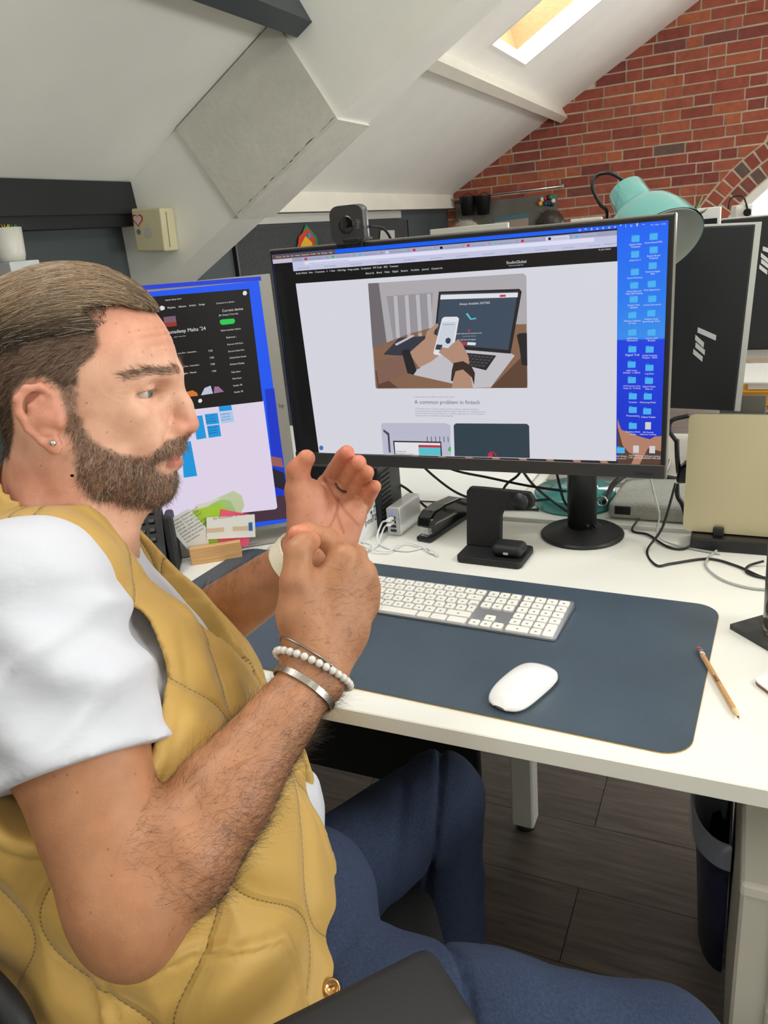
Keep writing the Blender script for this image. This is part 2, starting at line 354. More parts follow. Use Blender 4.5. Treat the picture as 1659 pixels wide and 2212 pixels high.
# two rings of headers around the arch
for ring in (0, 1):
    ra, rbb = AR0+0.008+ring*0.111, AR0+0.103+ring*0.111; nn = int(PI*(ra)/0.079)
    for i in range(nn+1):
        a = PI*(i+ring*0.5)/nn; da = 0.066/2/ra
        q = [(ACX-rr*math.cos(t), BY-0.004, ACZ+rr*math.sin(t)) for rr, t in ((ra, a-da), (rbb, a-da*ra/rbb*1.02), (rbb, a+da*ra/rbb*1.02), (ra, a+da))]
        if min(p[2] for p in q) < 0: continue
        mi = rb.choices(range(9), (2, 3, 5, 1, 0.3, 5, 3, 1.5, .35))[0]
        if q[0][0] < 0.3 and q[1][2] > 1.2: c = MB(); c.prism(q, (0, 0.03, 0)); c.build('brick', m_brick[mi], wall_back)
        else: restm.prism(q, (0, 0.03, 0), mi=mi)
o = restm.build('distant_bricks', m_brick, wall_back); o['kind'] = 'stuff'
# arched window frame and pane
b = MB(); m_wframe = M('white_window_frame', (236, 234, 226), 0.45); n = 36; fr = []
for rr in (AR0-0.062, AR0): fr.append([(ACX-rr*math.cos(PI*i/n), ACZ+rr*math.sin(PI*i/n)) for i in range(n+1)])
for i in range(n):
    q = [fr[0][i], fr[1][i], fr[1][i+1], fr[0][i+1]]
    if max(p[1] for p in q) < SILL: continue
    q = [(p[0], max(p[1], SILL)) for p in q]
    b.prism([(p[0], BY+.02, p[1]) for p in q], (0, .09, 0))
b.box((ACX, BY+.05, SILL+.03), (AR0*1.93, .1, .06))
for dx in (-.6, 0, .6): b.box((ACX+dx, BY+.06, SILL+.4 if dx else SILL+.43), (.05, .05, .75 if dx else .8))
w = struct(b.build('window_6', m_wframe), 'arched white-framed window in the brick gable')
b = MB(); b.box((ACX, BY+.075, SILL+.35), (AR0*1.9, .006, .80)); b.build('pane', m_pane, w)
l = bpy.data.lights.new('arch_window_daylight', 'AREA'); l.shape = 'RECTANGLE'; l.size = 1.9; l.size_y = 0.75; l.energy = 60; l.color = (1, .985, .96)
o = bpy.data.objects.new('arch_window_daylight', l); COL.objects.link(o); o.location = (ACX, BY+.16, SILL+.38); o.rotation_euler = (PI/2, 0, PI)
# ------------------------------------------------------------------ desks and big things
DZ = 0.73
m_desk = M('white_laminate', (238, 237, 228), 0.32, var=0.012, vscale=4); m_dedge = M('white_edge_band', (226, 224, 214), 0.4)
m_wmetal = M('white_powder_coat', (226, 224, 216), 0.4); m_blk = M('black_plastic', (22, 22, 24), 0.42); m_blk2 = M('matt_black', (19, 19, 21), 0.6, bump=.1, bscale=300)
m_blkrub = M('black_rubber', (18, 18, 19), 0.55); m_silver = M('silver_plastic', (168, 166, 160), 0.32, metal=.6); m_steel = M('steel', (190, 190, 190), .25, metal=1)
def desk(name, label, x0, x1, y0, y1, legs, front):
    t = thing(name, label, 'desk', ((x0+x1)/2, (y0+y1)/2, 0))
    b = MB(); b.box(((x0+x1)/2, (y0+y1)/2, DZ-.0125), (x1-x0, y1-y0, .025), bev=.0015, seg=1); b.build('top', m_desk, t)
    for lx, ly in legs:
        b = MB(); b.box((lx, ly, .362), (.05, .05, .69), bev=.004, seg=1); lg = b.build('leg', m_wmetal, t)
        b = MB(); b.lathe([(0, 0), (.02, 0), (.022, .008), (.012, .018), (0, .018)], Matrix.Translation((lx, ly, 0.0)), 16); b.build('foot', m_blkrub, lg)
    xs_ = sorted(set(l[0] for l in legs)); 
    for lx in xs_:
        ys_ = [l[1] for l in legs if l[0] == lx]; b = MB(); b.box((lx, sum(ys_)/len(ys_), DZ-.05), (.045, max(ys_)-min(ys_)-.05, .05)); b.build('side_rail', m_wmetal, t)
    b = MB(); b.box(((xs_[0]+xs_[-1])/2, y1-.08 if front else y0+.08, DZ-.05), (xs_[-1]-xs_[0]-.05, .03, .05)); b.build('back_rail', m_wmetal, t)
    return t
desk('office_desk', 'white laminate office desk with the dark mat and keyboard on it', -1.50, 0.42, 0.7455, 1.452, [(-1.42, .80), (.36, .80), (-1.42, 1.39), (.36, 1.39), (-.394, 1.39)], True)
desk('office_desk', 'white desk opposite, behind the big monitor, carrying the teal lamp', -1.50, 0.90, 1.478, 2.19, [(-1.42, 1.555), (.82, 1.54), (-1.42, 2.13), (.82, 2.13)], False)
t = thing('added_dark_panel', 'black fabric modesty panel under the desk behind the man\'s knee', 'panel', (-.93, 1.33, .1))  # dark panel added so the space under the desk reads black
b = MB(); b.box((-.935, 1.33, .40), (.92, .02, .60), bev=.003, seg=1); b.build('panel', M('added_panel_black', (16, 16, 18), .9), t)
for px_ in (-1.36, -.52): b = MB(); b.box((px_, 1.345, .685), (.04, .012, .06)); b.build('bracket', m_wmetal, t)
# pedestal
CX0, CY0, CZ0 = 0.0355, 0.80, 0.549
t = thing('pedestal_cabinet', 'white metal drawer pedestal under the desk by the waste bin', 'cabinet', (CX0+.21, CY0+.28, 0))
b = MB(); b.box((CX0+.21, CY0+.285, .29), (.42, .55, .475), bev=.004, seg=1); b.build('body', M('cream_steel', (214, 210, 196), .4), t)
b = MB(); b.box((CX0+.21, CY0+.28, CZ0-.011), (.424, .565, .022), bev=.005, seg=2); b.build('top', MATS['cream_steel'], t)
for k, (za, zb) in enumerate(((.362, .518), (.205, .358), (.06, .201))):
    b = MB(); b.box((CX0+.225, CY0+.003, (za+zb)/2), (.372, .016, zb-za), bev=.003, seg=1); d = b.build('drawer', MATS['cream_steel'], t)
    b = MB(); b.box((CX0+.225, CY0-.009, zb-.02), (.12, .012, .012)); b.build('handle', m_steel, d)
for dx in (.05, .37):
    for dy in (.06, .5):
        b = MB(); b.lathe([(0, -.012), (.024, -.012), (.026, 0), (.024, .012), (0, .012)], Matrix.Translation((CX0+dx, CY0+dy, .026)) @ Matrix.Rotation(PI/2, 4, 'Y'), 14); b.build('caster', m_blkrub, t)
# D-shaped waste bin with liner
def Dshape(r, bx, cx, cy, z, n=20): return [(cx-bx*math.sin(PI*i/n), cy-r*math.cos(PI*i/n), z) for i in range(n+1)]
t = thing('waste_bin', 'dark blue half-round waste bin with a clear liner beside the pedestal', 'bin', (0, 1.25, 0))
BH = 0.30; b = MB(); bz = [(0, .103, .045), (.18, .112, .056), (.235, .116, .062), (.24, .120, .066), (BH, .122, .070)]
rings = [[b.bm.verts.new(V3(p)) for p in Dshape(r, bx, .030, 1.25, z)] for z, r, bx in bz]
b.bm.faces.new(rings[0])
for A, B in zip(rings, rings[1:]):
    for i in range(len(A)): f = b.bm.faces.new((A[i], A[(i+1) % len(A)], B[(i+1) % len(A)], B[i])); f.smooth = True
o = b.build('body', M('navy_plastic', (38, 46, 76), .35), t); sm = o.modifiers.new('thick', 'SOLIDIFY'); sm.thickness = .004
b = MB(); rl = random.Random(4); n = 20
R0 = [V3(p) for p in Dshape(.125, .074, .031, 1.25, BH-.045)]; R1 = [V3(p) for p in Dshape(.124, .073, .031, 1.25, BH+.006)]; R2 = [V3(p) for p in Dshape(.116, .064, .028, 1.25, BH+.004)]; R3 = [V3(p)+Vector((0, 0, rl.uniform(-.02, .02))) for p in Dshape(.08, .035, .022, 1.25, BH-.10)]
rr = [[b.bm.verts.new(p) for p in R] for R in (R0, R1, R2, R3)]
for A, B in zip(rr, rr[1:]):
    for i in range(len(A)-1): f = b.bm.faces.new((A[i], A[i+1], B[i+1], B[i])); f.smooth = True
m_liner = M('clear_liner', (214, 222, 236), .25, alpha=.45); b.build('liner', m_liner, t)

# ---------------------------------------------------------------- desk mat, keyboard, mouse
t = thing('desk_mat', 'dark blue-grey leather desk mat with cork underside under keyboard and mouse', 'desk mat', (-.47, .98, DZ))
ma = math.radians(-2.6); MR = atz(1446, 1632, DZ); 
cfr = np.array([-.029, .772]); ux = np.array([math.cos(ma), math.sin(ma)]); uy = np.array([-math.sin(ma), math.cos(ma)])
MW, MH = 0.90, 0.385; mc = cfr-ux*MW/2+uy*MH/2
for nm, z0, z1, mt, gr in (('cork_backing', 0, .0012, M('cork', (196, 160, 92), .8, var=.15, vscale=300), .0008), ('mat_surface', .0012, .0024, M('blue_leather', (66, 80, 92), .42, var=.10, vscale=9, bump=.25, bscale=420), 0)):
    b = MB(); b.prism([(x, y, DZ+z0) for x, y in rrect(mc[0], mc[1], MW+gr, MH+gr, .035, 8, ma)], (0, 0, z1-z0)); b.build(nm, mt, t)
MZ = DZ+.0024
# keyboard
t = thing('keyboard', 'slim aluminium wireless keyboard with white keys on the desk mat', 'keyboard', (-.42, 1.04, MZ))
ka = math.radians(-2.72); BR = atz(1242, 1301.6, MZ+.009); kx = np.array([math.cos(ka), math.sin(ka)]); ky = np.array([-math.sin(ka), math.cos(ka)])
KW, KD = .4187, .1149; k0 = BR[:2]-kx*KW-ky*KD      # front left corner
def KP(u, v, z): p = k0+kx*u+ky*v; return (p[0], p[1], z)
pts = [(u, v) for u, v in rrect(KW/2, KD/2, KW, KD, .006, 4)]
def ktop(v): return MZ+.004+.0066*v/KD
b = MB(); lo = [b.bm.verts.new(V3(KP(u, v, MZ+.001))) for u, v in pts]; hi = [b.bm.verts.new(V3(KP(u, v, ktop(v)))) for u, v in pts]
b.bm.faces.new(lo[::-1]); b.bm.faces.new(hi)
for i in range(len(pts)): b.bm.faces.new((lo[i], lo[(i+1) % len(pts)], hi[(i+1) % len(pts)], hi[i]))
b.build('body', M('anodised_aluminium', (205, 205, 205), .3, metal=.85), t)
m_key = M('white_key', (240, 238, 228), .45); m_kl = M('key_legend', (150, 150, 148), .6)
p_, g_ = .01880, .0030; e0 = .0055; rows = 6; rp = (KD-2*.0048+g_)/6*1.0
def key(u0, v0, w, h, leg=True):
    c = MB(); q = rrect(u0+w/2, v0+h/2, w, h, .0022, 2); lo = [c.bm.verts.new(V3(KP(u, v, ktop(v)-.0005))) for u, v in q]; hi = [c.bm.verts.new(V3(KP(u, v, ktop(v)+.0016))) for u, v in q]
    c.bm.faces.new(hi)
    for i in range(len(q)): c.bm.faces.new((lo[i], lo[(i+1) % len(q)], hi[(i+1) % len(q)], hi[i]))
    o = c.build('key', m_key, t)
    if leg:
        s = .0018; c = MB(); um, vm = u0+w*.5, v0+h*.45
        c.poly([KP(um-s, vm-s, ktop(vm)+.00175), KP(um+s, vm-s, ktop(vm)+.00175), KP(um+s, vm+s, ktop(vm)+.00175), KP(um-s, vm+s, ktop(vm)+.00175)]); c.build('legend', m_kl, o)
kh = rp-g_
def row(r): return .0048+r*rp
def run(u, r, ws, leg=True):
    for w in ws: key(u, row(r), w*p_-g_, kh, leg); u += w*p_
run(e0, 5, [1.5]+[1.0]*13); run(e0, 4, [1.0]*13+[1.5]); run(e0, 3, [1.5]+[1.0]*12); run(e0, 2, [1.75]+[1.0]*12); run(e0, 1, [1.25]+[1.0]*11+[2.25]); run(e0, 0, [1.5, 1.0, 1.25, 6.25, 1.25, 1.5, 1.75], False)
key(e0+13.5*p_+.0*p_, row(3), 1.0*p_-g_, kh, False); key(e0+13.75*p_, row(2), .75*p_-g_, kh+rp*.5, True)
un = e0+14.5*p_+.0030
for r in (5, 4, 3): run(un, r, [1, 1, 1])
run(un+p_, 1, [1]); run(un, 0, [1, 1, 1])
uk = un+3*p_+.0030
for r in (5, 4, 3, 2): run(uk, r, [1, 1, 1, 1])
run(uk, 1, [1, 1, 1]); run(uk, 0, [2, 1]); key(uk+3*p_, row(0), p_-g_, kh+rp)
# mouse
t = thing('computer_mouse', 'white glossy low-profile mouse on the desk mat', 'mouse', (-.245, .85, MZ))
tip, near = atz(1180, 1452, MZ), atz(1080, 1535, MZ); md = (tip-near)[:2]; ang = math.atan2(md[1], md[0]); mcx, mcy = ((tip+near)/2)[:2]
L_, W_ = .1135, .0571; nu, nv = 28, 16; mm = Matrix.Translation((mcx, mcy, MZ)) @ Matrix.Rotation(ang, 4, 'Z')
def mouse_half(u): return W_/2*(1-abs(2*u-1)**5)**.38*(.96+.04*math.sin(PI*u))
b = MB(); top = []; bot = []
for i in range(nu+1):
    u = i/nu; uu = min(max(u, .004), .996); hw = mouse_half(uu); zt = .0216*(1-abs(2*(uu*.94+.02)-1)**2.2)**.75+.0035; x = -L_/2+L_*u
    top.append([b.bm.verts.new(mm @ Vector((x, hw*math.sin(PI*(j/nv-.5)), .0045+(zt-.0045)*max(0, math.cos(PI*(j/nv-.5)))**.55))) for j in range(nv+1)])
for i in range(nu):
    for j in range(nv): f = b.bm.faces.new((top[i][j], top[i][j+1], top[i+1][j+1], top[i+1][j])); f.smooth = True
b.build('shell', M('gloss_white', (244, 244, 242), .08, coat=.5), t)
b = MB(); b.prism([mm @ Vector((x*.93, y*.93, .0006)) for x, y in [(-L_/2+L_*i/20, mouse_half(min(max(i/20, .004), .996))) for i in range(21)]+[(L_/2-L_*i/20, -mouse_half(min(max(1-i/20, .004), .996))) for i in range(21)]], (0, 0, .0042)); b.build('base', M('mouse_base', (190, 190, 190), .35, metal=.4), t)
# a pencil leaning on the mat edge
t = thing('pencil', 'short natural wood pencil with a metal ferrule at the edge of the desk mat', 'pencil', (-.005, .94, DZ))
pa, pb = atz(1509, 1400, DZ+.0065), atz(1596, 1551, DZ+.0045); d = V3(pb)-V3(pa); Lp = d.length
mm = Matrix.Translation(V3(pa)) @ d.to_track_quat('Z', 'Y').to_matrix().to_4x4()
m_pw = M('raw_pencil_wood', (196, 150, 98), .6, var=.2, vscale=60, stretch=(6, 6, 1))
b = MB(); b.lathe([(0, .018), (.0037, .018), (.0037, Lp-.016), (0, Lp-.016)], mm, 6, smooth=False); body = b.build('shaft', m_pw, t)
b = MB(); b.lathe([(.0036, Lp-.016), (.0012, Lp-.003)], mm, 12); b.build('sharpened_cone', M('bare_wood', (222, 190, 140), .7), t)
b = MB(); b.lathe([(.0012, Lp-.003), (0, Lp+.001)], mm, 8); b.build('lead', M('graphite', (60, 60, 62), .4), t)
b = MB(); b.lathe([(0, .006), (.0039, .006), (.0041, .009), (.0037, .011), (.0041, .013), (.0039, .018), (0, .018)], mm, 16); b.build('ferrule', m_steel, t)
b = MB(); b.lathe([(0, 0), (.003, .0005), (.0036, .003), (.0036, .006), (0, .006)], mm, 14); b.build('eraser', M('red_eraser', (200, 70, 66), .7), t)
me = text_mesh('global', .0065, 'CENTER'); me.transform(mm @ Matrix.Translation((0, -.0, Lp*.5)) @ Matrix.Rotation(PI/2, 4, 'Y') @ Matrix.Rotation(-2.25, 4, 'X') @ Matrix.Translation((0, -.0022, .0038)))
link('print', me, M('black_print', (40, 34, 30), .6), body)
# ------------------------------------------------------------------ big monitor: flat print on a real screen, laid out on the screen plane
YM = 1.297
def SP(px, py, lay=0): p = aty(px, py, YM-0.0006-0.00008*lay); return (p[0], p[1], p[2])
mon = thing('monitor', 'large black widescreen monitor showing a website, webcam on top', 'monitor', (-.27, 1.41, DZ))
mx0, mx1, mz0, mz1 = -.8245, -.1095, .8865, 1.3022
b = MB(); b.box(((mx0+mx1)/2, YM+.0125, (mz0+mz1)/2), (mx1-mx0, .024, mz1-mz0), bev=.003, seg=2); b.build('housing', m_blk, mon)
b = MB(); b.box(((mx0+mx1)/2, YM+.013, mz1-.0004), (mx1-mx0, .023, .003)); b.box((mx1-.0004, YM+.013, (mz0+mz1)/2), (.003, .023, mz1-mz0)); b.build('metal_rim', M('pale_metal', (170, 168, 158), .35, metal=.6), mon)
b = MB(); b.box(((mx0+mx1)/2, YM+.045, (mz0+mz1)/2), (.42, .05, .24), bev=.02, seg=3); b.build('rear_cover', m_blk, mon)
b = MB(); b.box(((mx0+mx1)/2, YM-.0008, mz0+.0125), (mx1-mx0-.002, .004, .024), bev=.001, seg=1); b.build('chin_bezel', M('dark_bezel', (52, 50, 50), .4), mon)
b = MB(); b.poly([SP(586.8, 550.7), SP(1444.5, 475.6), SP(1426.4, 1009), SP(645, 988)])
def EM(name, col, k=1.0): return M('screen_'+name, col, .3, emit=k, spec=.3)
m_bl = bpy.data.materials.new('screen_wallpaper'); m_bl.use_nodes = True; nt = m_bl.node_tree; bs = nt.nodes['Principled BSDF']; bs.inputs['Base Color'].default_value = (0, 0, 0, 1); bs.inputs['Roughness'].default_value = .3
g = nt.nodes.new('ShaderNodeTexCoord'); sx = nt.nodes.new('ShaderNodeSeparateXYZ'); nt.links.new(g.outputs['Object'], sx.inputs[0]); mr = nt.nodes.new('ShaderNodeMapRange'); mr.inputs[1].default_value = .89; mr.inputs[2].default_value = 1.30; nt.links.new(sx.outputs['Z'], mr.inputs[0])
cr = nt.nodes.new('ShaderNodeValToRGB'); cr.color_ramp.interpolation = 'LINEAR'
for p_, c_ in ((0.0, (16, 40, 190)), (.50, (14, 60, 222)), (.555, (16, 62, 226)), (.56, (52, 140, 236)), (.72, (34, 120, 240)), (.97, (16, 98, 245))):
    e = cr.color_ramp.elements.new(p_) if p_ not in (0.0,) else cr.color_ramp.elements[0]
    e.position = p_; e.color = (*lin(c_), 1)
cr.color_ramp.elements[-1].color = (*lin((10, 80, 235)), 1)
nt.links.new(mr.outputs[0], cr.inputs[0]); nt.links.new(cr.outputs[0], bs.inputs['Emission Color']); bs.inputs['Emission Strength'].default_value = 1.0
scr = b.build('screen', m_bl, mon)
def sheet(name, pts, mat, lay, parent=None, flip=False):
    b = MB(); b.poly([SP(x, y, lay) for x, y in pts]); o = b.build(name, mat, parent or scr, recalc=False); return o
def lerp(a, b, t): return (a[0]+(b[0]-a[0])*t, a[1]+(b[1]-a[1])*t)
# screen coordinate helper: u along the width, v down, in the browser window
def SV(u, v, lay): p = SP(0, 0, lay); return (mx0+.0055+u*.7035, p[1], 1.2935-v*.386)
def to_uv(px, py): p = aty(px, py, YM); return ((p[0]-mx0-.0055)/.7035, (1.2935-p[2])/.386)
def srect(name, x0, y0, x1, y1, mat, lay, r=0, parent=None):
    """rectangle given by two opposite photo pixels, drawn square to the screen"""
    (u0, v0), (u1, v1) = to_uv(x0, y0), to_uv(x1, y1); b = MB()
    if r: q = rrect((u0+u1)/2*.7035, -(v0+v1)/2*.386, (u1-u0)*.7035, (v1-v0)*.386, r, 5); b.poly([SV(x/.7035, -y/.386, lay) for x, y in q])
    else: b.poly([SV(u0, v1, lay), SV(u1, v1, lay), SV(u1, v0, lay), SV(u0, v0, lay)])
    o = b.build(name, mat, parent or scr, recalc=False); return o
def stext(items, mat, lay, name, parent=None):
    """items: (text, px, py, width in photo pixels, align): flat print fitted to that width"""
    b = MB()
    for txt, px, py, wpx, al in items:
        me = text_mesh(txt, .01, al); xs_ = [v.co.x for v in me.vertices]; w0 = max(xs_)-min(xs_); p = aty(px, py, YM); k = (aty(px+wpx, py, YM)[0]-p[0])/w0; y = SP(0, 0, lay)[1]
        me.transform(Matrix.Translation((p[0], y, p[2])) @ Matrix.Rotation(PI/2, 4, 'X') @ Matrix.Scale(k, 4)); b.bm.from_mesh(me); bpy.data.meshes.remove(me)
    o = b.build(name, mat, parent or scr, recalc=False); o['kind'] = 'stuff'; return o
def hrow(name, x0, x1, ya, yb, mat, lay, r=0):
    """band between two rows; rows are given by their photo height at x=640 and follow the screen's own horizontals"""
    ln = lambda x, y: to_uv(x, y+(y-866)/3661*(x-640)); u0, u1 = ln(x0, ya)[0], ln(x1, ya)[0]; v0, v1 = to_uv(640, ya)[1], to_uv(640, yb)[1]; b = MB()
    if r: b.poly([SV(x/.7035, -y/.386, lay) for x, y in rrect((u0+u1)/2*.7035, -(v0+v1)/2*.386, (u1-u0)*.7035, abs(v1-v0)*.386, r, 4)])
    else: b.poly([SV(u0, v1, lay), SV(u1, v1, lay), SV(u1, v0, lay), SV(u0, v0, lay)])
    return b.build(name, mat, scr, recalc=False)
def RW(x, y): return y+(y-866)/3661*(x-640)
W1 = EM('white', (214, 214, 224)); K1 = EM('black', (6, 6, 8)); T1_ = EM('tabgrey', (156, 158, 186)); T2_ = EM('toolbar', (196, 198, 226)); GR = EM('grey', (120, 122, 140)); TXW = EM('text_white', (225, 225, 230)); DK = EM('slate', (44, 62, 74)); TXD = EM('text_dark', (84, 86, 92)); RD = EM('red', (198, 40, 60)); BRN = EM('brown', (96, 74, 68)); PCH = EM('peach', (176, 126, 104)); FLD = EM('folder', (72, 176, 240)); FLD2 = EM('folder_dark', (40, 138, 214)); PUR = EM('purple', (70, 60, 110)); CYN = EM('cyan', (90, 190, 205)); SKN = EM('photo_skin', (176, 138, 116)); SKD = EM('photo_skin_dark', (128, 96, 82)); WOD = EM('photo_wood', (134, 100, 78)); WDD = EM('photo_wood_dark', (92, 66, 52)); BLR = EM('photo_blur', (172, 168, 172)); BLD = EM('photo_blur_dark', (110, 104, 108)); SLV = EM('photo_silver', (192, 190, 196)); BLK = EM('photo_black', (34, 32, 36))
# wallpaper dunes at the foot, menu bar
sheet('wallpaper_dunes', [(1334, 905), (1342, 928), (1362, 936), (1385, 944), (1404, 949), (1414, 943), (1429, 942), (1426.6, 1008), (1334, 1004)], PCH, 1)
sheet('wallpaper_dunes', [(1334, 922), (1345, 962), (1358, 977), (1372, 984), (1362, 1005.5), (1334, 1004.5)], EM('dune_dark', (84, 58, 44)), 2); sheet('wallpaper_dunes', [(1400, 968), (1428, 975), (1426.6, 1008), (1380, 1006)], EM('dune_dark', (84, 58, 44)), 2)
sheet('wallpaper_strip', [(690, 978), (1334, 995), (1334, 1005), (690, 989)], EM('dune_deep', (40, 28, 30)), 1)
for k in range(9): x = 830+k*58; sheet('wallpaper_strip', [(x, 982.5+k*1.5), (x+16, 983+k*1.5), (x+24, 994+k*1.3), (x+8, 993.5+k*1.3)], PCH, 2)
sheet('wallpaper_strip', [(646, 948), (688, 968), (810, 980), (790, 990), (645, 988)], PUR, 1)
sheet('menu_bar', [(587, 551), (724, 539.3), (724, 549), (588.5, 561)], BRN, 2)
stext([('Chrome   File   Edit   View   History   Bookmarks   Profiles   Tab   Window   Help', 597, 557, 122, 'LEFT')], TXW, 3, 'menu_text')
stext([('Fri 1 Nov   11:54', 1438, 484.8, 32, 'RIGHT'), ('o   =   e   u   n   o   v   *   i   u   8   ~', 1250, 499.5, 142, 'LEFT')], TXW, 3, 'menu_text')
# browser: rear window, front window
sheet('rear_window', [(588.5, 562), (640, 557), (700, 979), (645, 987)], K1, 2); sheet('rear_window_bar', [(588.5, 561), (636, 557), (637.5, 566), (590, 570)], EM('pinkish', (200, 190, 206)), 3)
sheet('browser_window', [(631.5, 556), (1333.5, 493.5), (1331, 996), (689, 978)], K1, 4)
hrow('tab_strip', 631.5, 1333, 556, 565, T1_, 5); hrow('toolbar', 632, 1333, 565, 585.5, T2_, 5); hrow('address_field', 658, 1284, 566, 573.5, EM('field', (222, 222, 246)), 6, .0025)
for i in range(11): hrow('browser_tab', 652+i*58.5, 704+i*58.5, 557.5, 565, EM('tab_front', (206, 206, 232)) if i == 9 else EM('tab_back', (166, 168, 196)), 6, .0012)
stext([('The art of brand and', 668+i*58.5, RW(668+i*58.5, 563.2), 30, 'LEFT') for i in range(11)]+[('studioglobal.co.uk/work/fintech-global-platform-for-the-company', 668, RW(668, 572.3), 86, 'LEFT')]+[('Studio Downloads', 644+i*57, RW(644+i*57, 581.5), 26, 'LEFT') for i in range(12)]+[('All Bookmarks', 1304, RW(1304, 581), 26, 'LEFT')], GR, 7, 'toolbar_text')
for i, c in enumerate(('red', 'green', 'folder', 'white', 'red', 'black', 'red', 'cyan', 'red', 'black', 'folder')): hrow('favicon', 658+i*58.5, 664+i*58.5, 558.8, 563.8, MATS.get('screen_'+c) or EM('green', (60, 180, 90)), 7, .001)
stext([('Studio Global   New   / Customise   4   + New   / Edit Page   Forge quality   Completed   WP Code   SEO   Transient', 640, RW(640, 592.5), 222, 'LEFT'), ('Hi, Jack Global', 1293, 541, 26, 'LEFT'), ('About Us    Brand    Video    Digital    Sectors     Portfolio    Journal    Contact Us', 790, 592.5, 167, 'LEFT')], TXW, 6, 'page_menu_text')
stext([('StudioGlobal', 1094, 570.5, 43, 'LEFT'), ('The Story Starts Right Here', 1099, 575, 32, 'LEFT')], TXW, 6, 'page_title')
sheet('page', [(638.8, 612.8), (1334, 564.3), (1331, 996), (689, 978)], W1, 5)
# hero photograph on the page
ph = sheet('hero_photo', [(795, 616), (799, 612), (1130, 590.5), (1137, 596), (1140, 832), (1136, 838), (816, 840), (811, 835)], BLR, 6)
sheet('photo_wall', [(795, 612), (818, 611), (836, 745), (805, 752)], BLD, 7, ph); sheet('photo_wall', [(835, 640), (935, 632), (930, 730), (850, 738)], EM('photo_blur2', (150, 146, 152)), 7, ph)
for k in range(4): sheet('photo_wall', [(850+k*24, 640-k*1.6), (858+k*24, 639-k*1.6), (864+k*24, 730), (856+k*24, 731)], EM('photo_blur3', (186, 184, 190)), 8, ph)
sheet('photo_table', [(806, 752), (880, 722), (940, 706), (1137, 700), (1139, 838), (812, 839)], WOD, 8, ph); sheet('photo_table', [(811, 800), (860, 838), (816, 839)], WDD, 9, ph); sheet('photo_table', [(1060, 838), (1138, 760), (1139, 838)], WDD, 9, ph)
sheet('photo_notebook', [(828, 766), (862, 730), (925, 725), (896, 770)], EM('photo_navy', (52, 54, 66)), 10, ph); sheet('photo_pen', [(853, 743), (892, 723), (895, 726), (856, 747)], SLV, 11, ph)
sheet('photo_laptop_base', [(885, 808), (930, 752), (1098, 760), (1112, 768), (1060, 837), (1020, 838)], SLV, 10, ph)
sheet('photo_laptop_keys', [(1005, 762), (1072, 768), (1050, 800), (985, 784)], BLK, 11, ph)
for r in range(4):
    for k in range(7): x = 1008+k*8.6-r*5.5; y = 765+k*.9+r*6.0; sheet('photo_key', [(x, y), (x+6, y+.6), (x+3.5, y+4.4), (x-2.5, y+3.8)], EM('photo_key', (74, 72, 78)), 12, ph)
sheet('photo_laptop_lid', [(948, 630), (1122, 624), (1127, 630), (1103, 764), (936, 750)], BLK, 11, ph); sheet('photo_laptop_screen', [(952, 634), (1119, 630), (1098, 756), (940, 742)], EM('photo_slate', (58, 74, 92)), 12, ph)
sheet('photo_laptop_bar', [(952, 637), (1119, 632), (1118, 642), (951, 647)], TXW, 13, ph); sheet('photo_laptop_button', [(1080, 637), (1093, 636.6), (1092, 641), (1079, 641.5)], RD, 14, ph)
stext([('Always Available 24/7/365', 993, 659, 66, 'LEFT')], TXW, 13, 'photo_text', ph); stext([('Global trade lies all around the world', 985, 722, 56, 'LEFT'), ('to view our currency rates today', 1000, 727, 28, 'LEFT'), ('See how and register', 995, 735, 34, 'LEFT')], TXW, 13, 'photo_text', ph)
sheet('photo_clock', [(1006, 678), (1010, 676), (1018, 688), (1028, 686), (1029, 689), (1016, 691)], CYN, 13, ph); sheet('photo_button', [(990, 738), (1008, 739), (1007, 745), (989, 744)], RD, 13, ph); sheet('photo_button', [(1010, 739), (1028, 740), (1027, 746), (1009, 745)], TXW, 13, ph); sheet('photo_dot', [(1010, 713), (1013, 711), (1016, 714), (1013, 718)], RD, 13, ph)
sheet('photo_cup', [(1116, 724), (1122, 720), (1138, 719), (1139, 790), (1127, 788), (1122, 750)], BLK, 13, ph)
sheet('photo_forearm', [(811, 780), (868, 768), (905, 760), (908, 795), (860, 815), (818, 830)], SKD, 13, ph); sheet('photo_hand', [(884, 762), (918, 732), (922, 716), (944, 698), (948, 703), (934, 720), (946, 726), (948, 768), (930, 782), (905, 794)], SKN, 14, ph)
sheet('photo_watch', [(868, 760), (872, 755), (884, 755), (900, 800), (893, 810), (880, 806)], BLK, 15, ph)
sheet('photo_phone', [(955, 688), (960, 684.5), (987, 684), (991.5, 688), (978, 766), (973, 770), (938, 766), (936, 762)], TXW, 15, ph); sheet('photo_phone_screen', [(956, 695), (987, 695), (975, 757), (940, 755)], EM('photo_phone_ui', (202, 210, 222)), 16, ph)
sheet('photo_phone_ui', [(943, 744), (956, 745), (953, 756), (940, 755)], DK, 17, ph); sheet('photo_phone_ui', [(963, 732), (969, 729), (974, 733), (972, 741), (966, 743), (962, 738)], DK, 17, ph); stext([('Global Remittance', 957, 702, 26, 'LEFT')], DK, 17, 'photo_text', ph)
sheet('photo_hand', [(948, 762), (952, 750), (968, 752), (976, 744), (990, 732), (1000, 745), (1012, 770), (1014, 785), (984, 792), (970, 778)], SKN, 17, ph); sheet('photo_forearm', [(984, 790), (1013, 783), (1021, 836), (1022, 838), (976, 838)], SKN, 17, ph)
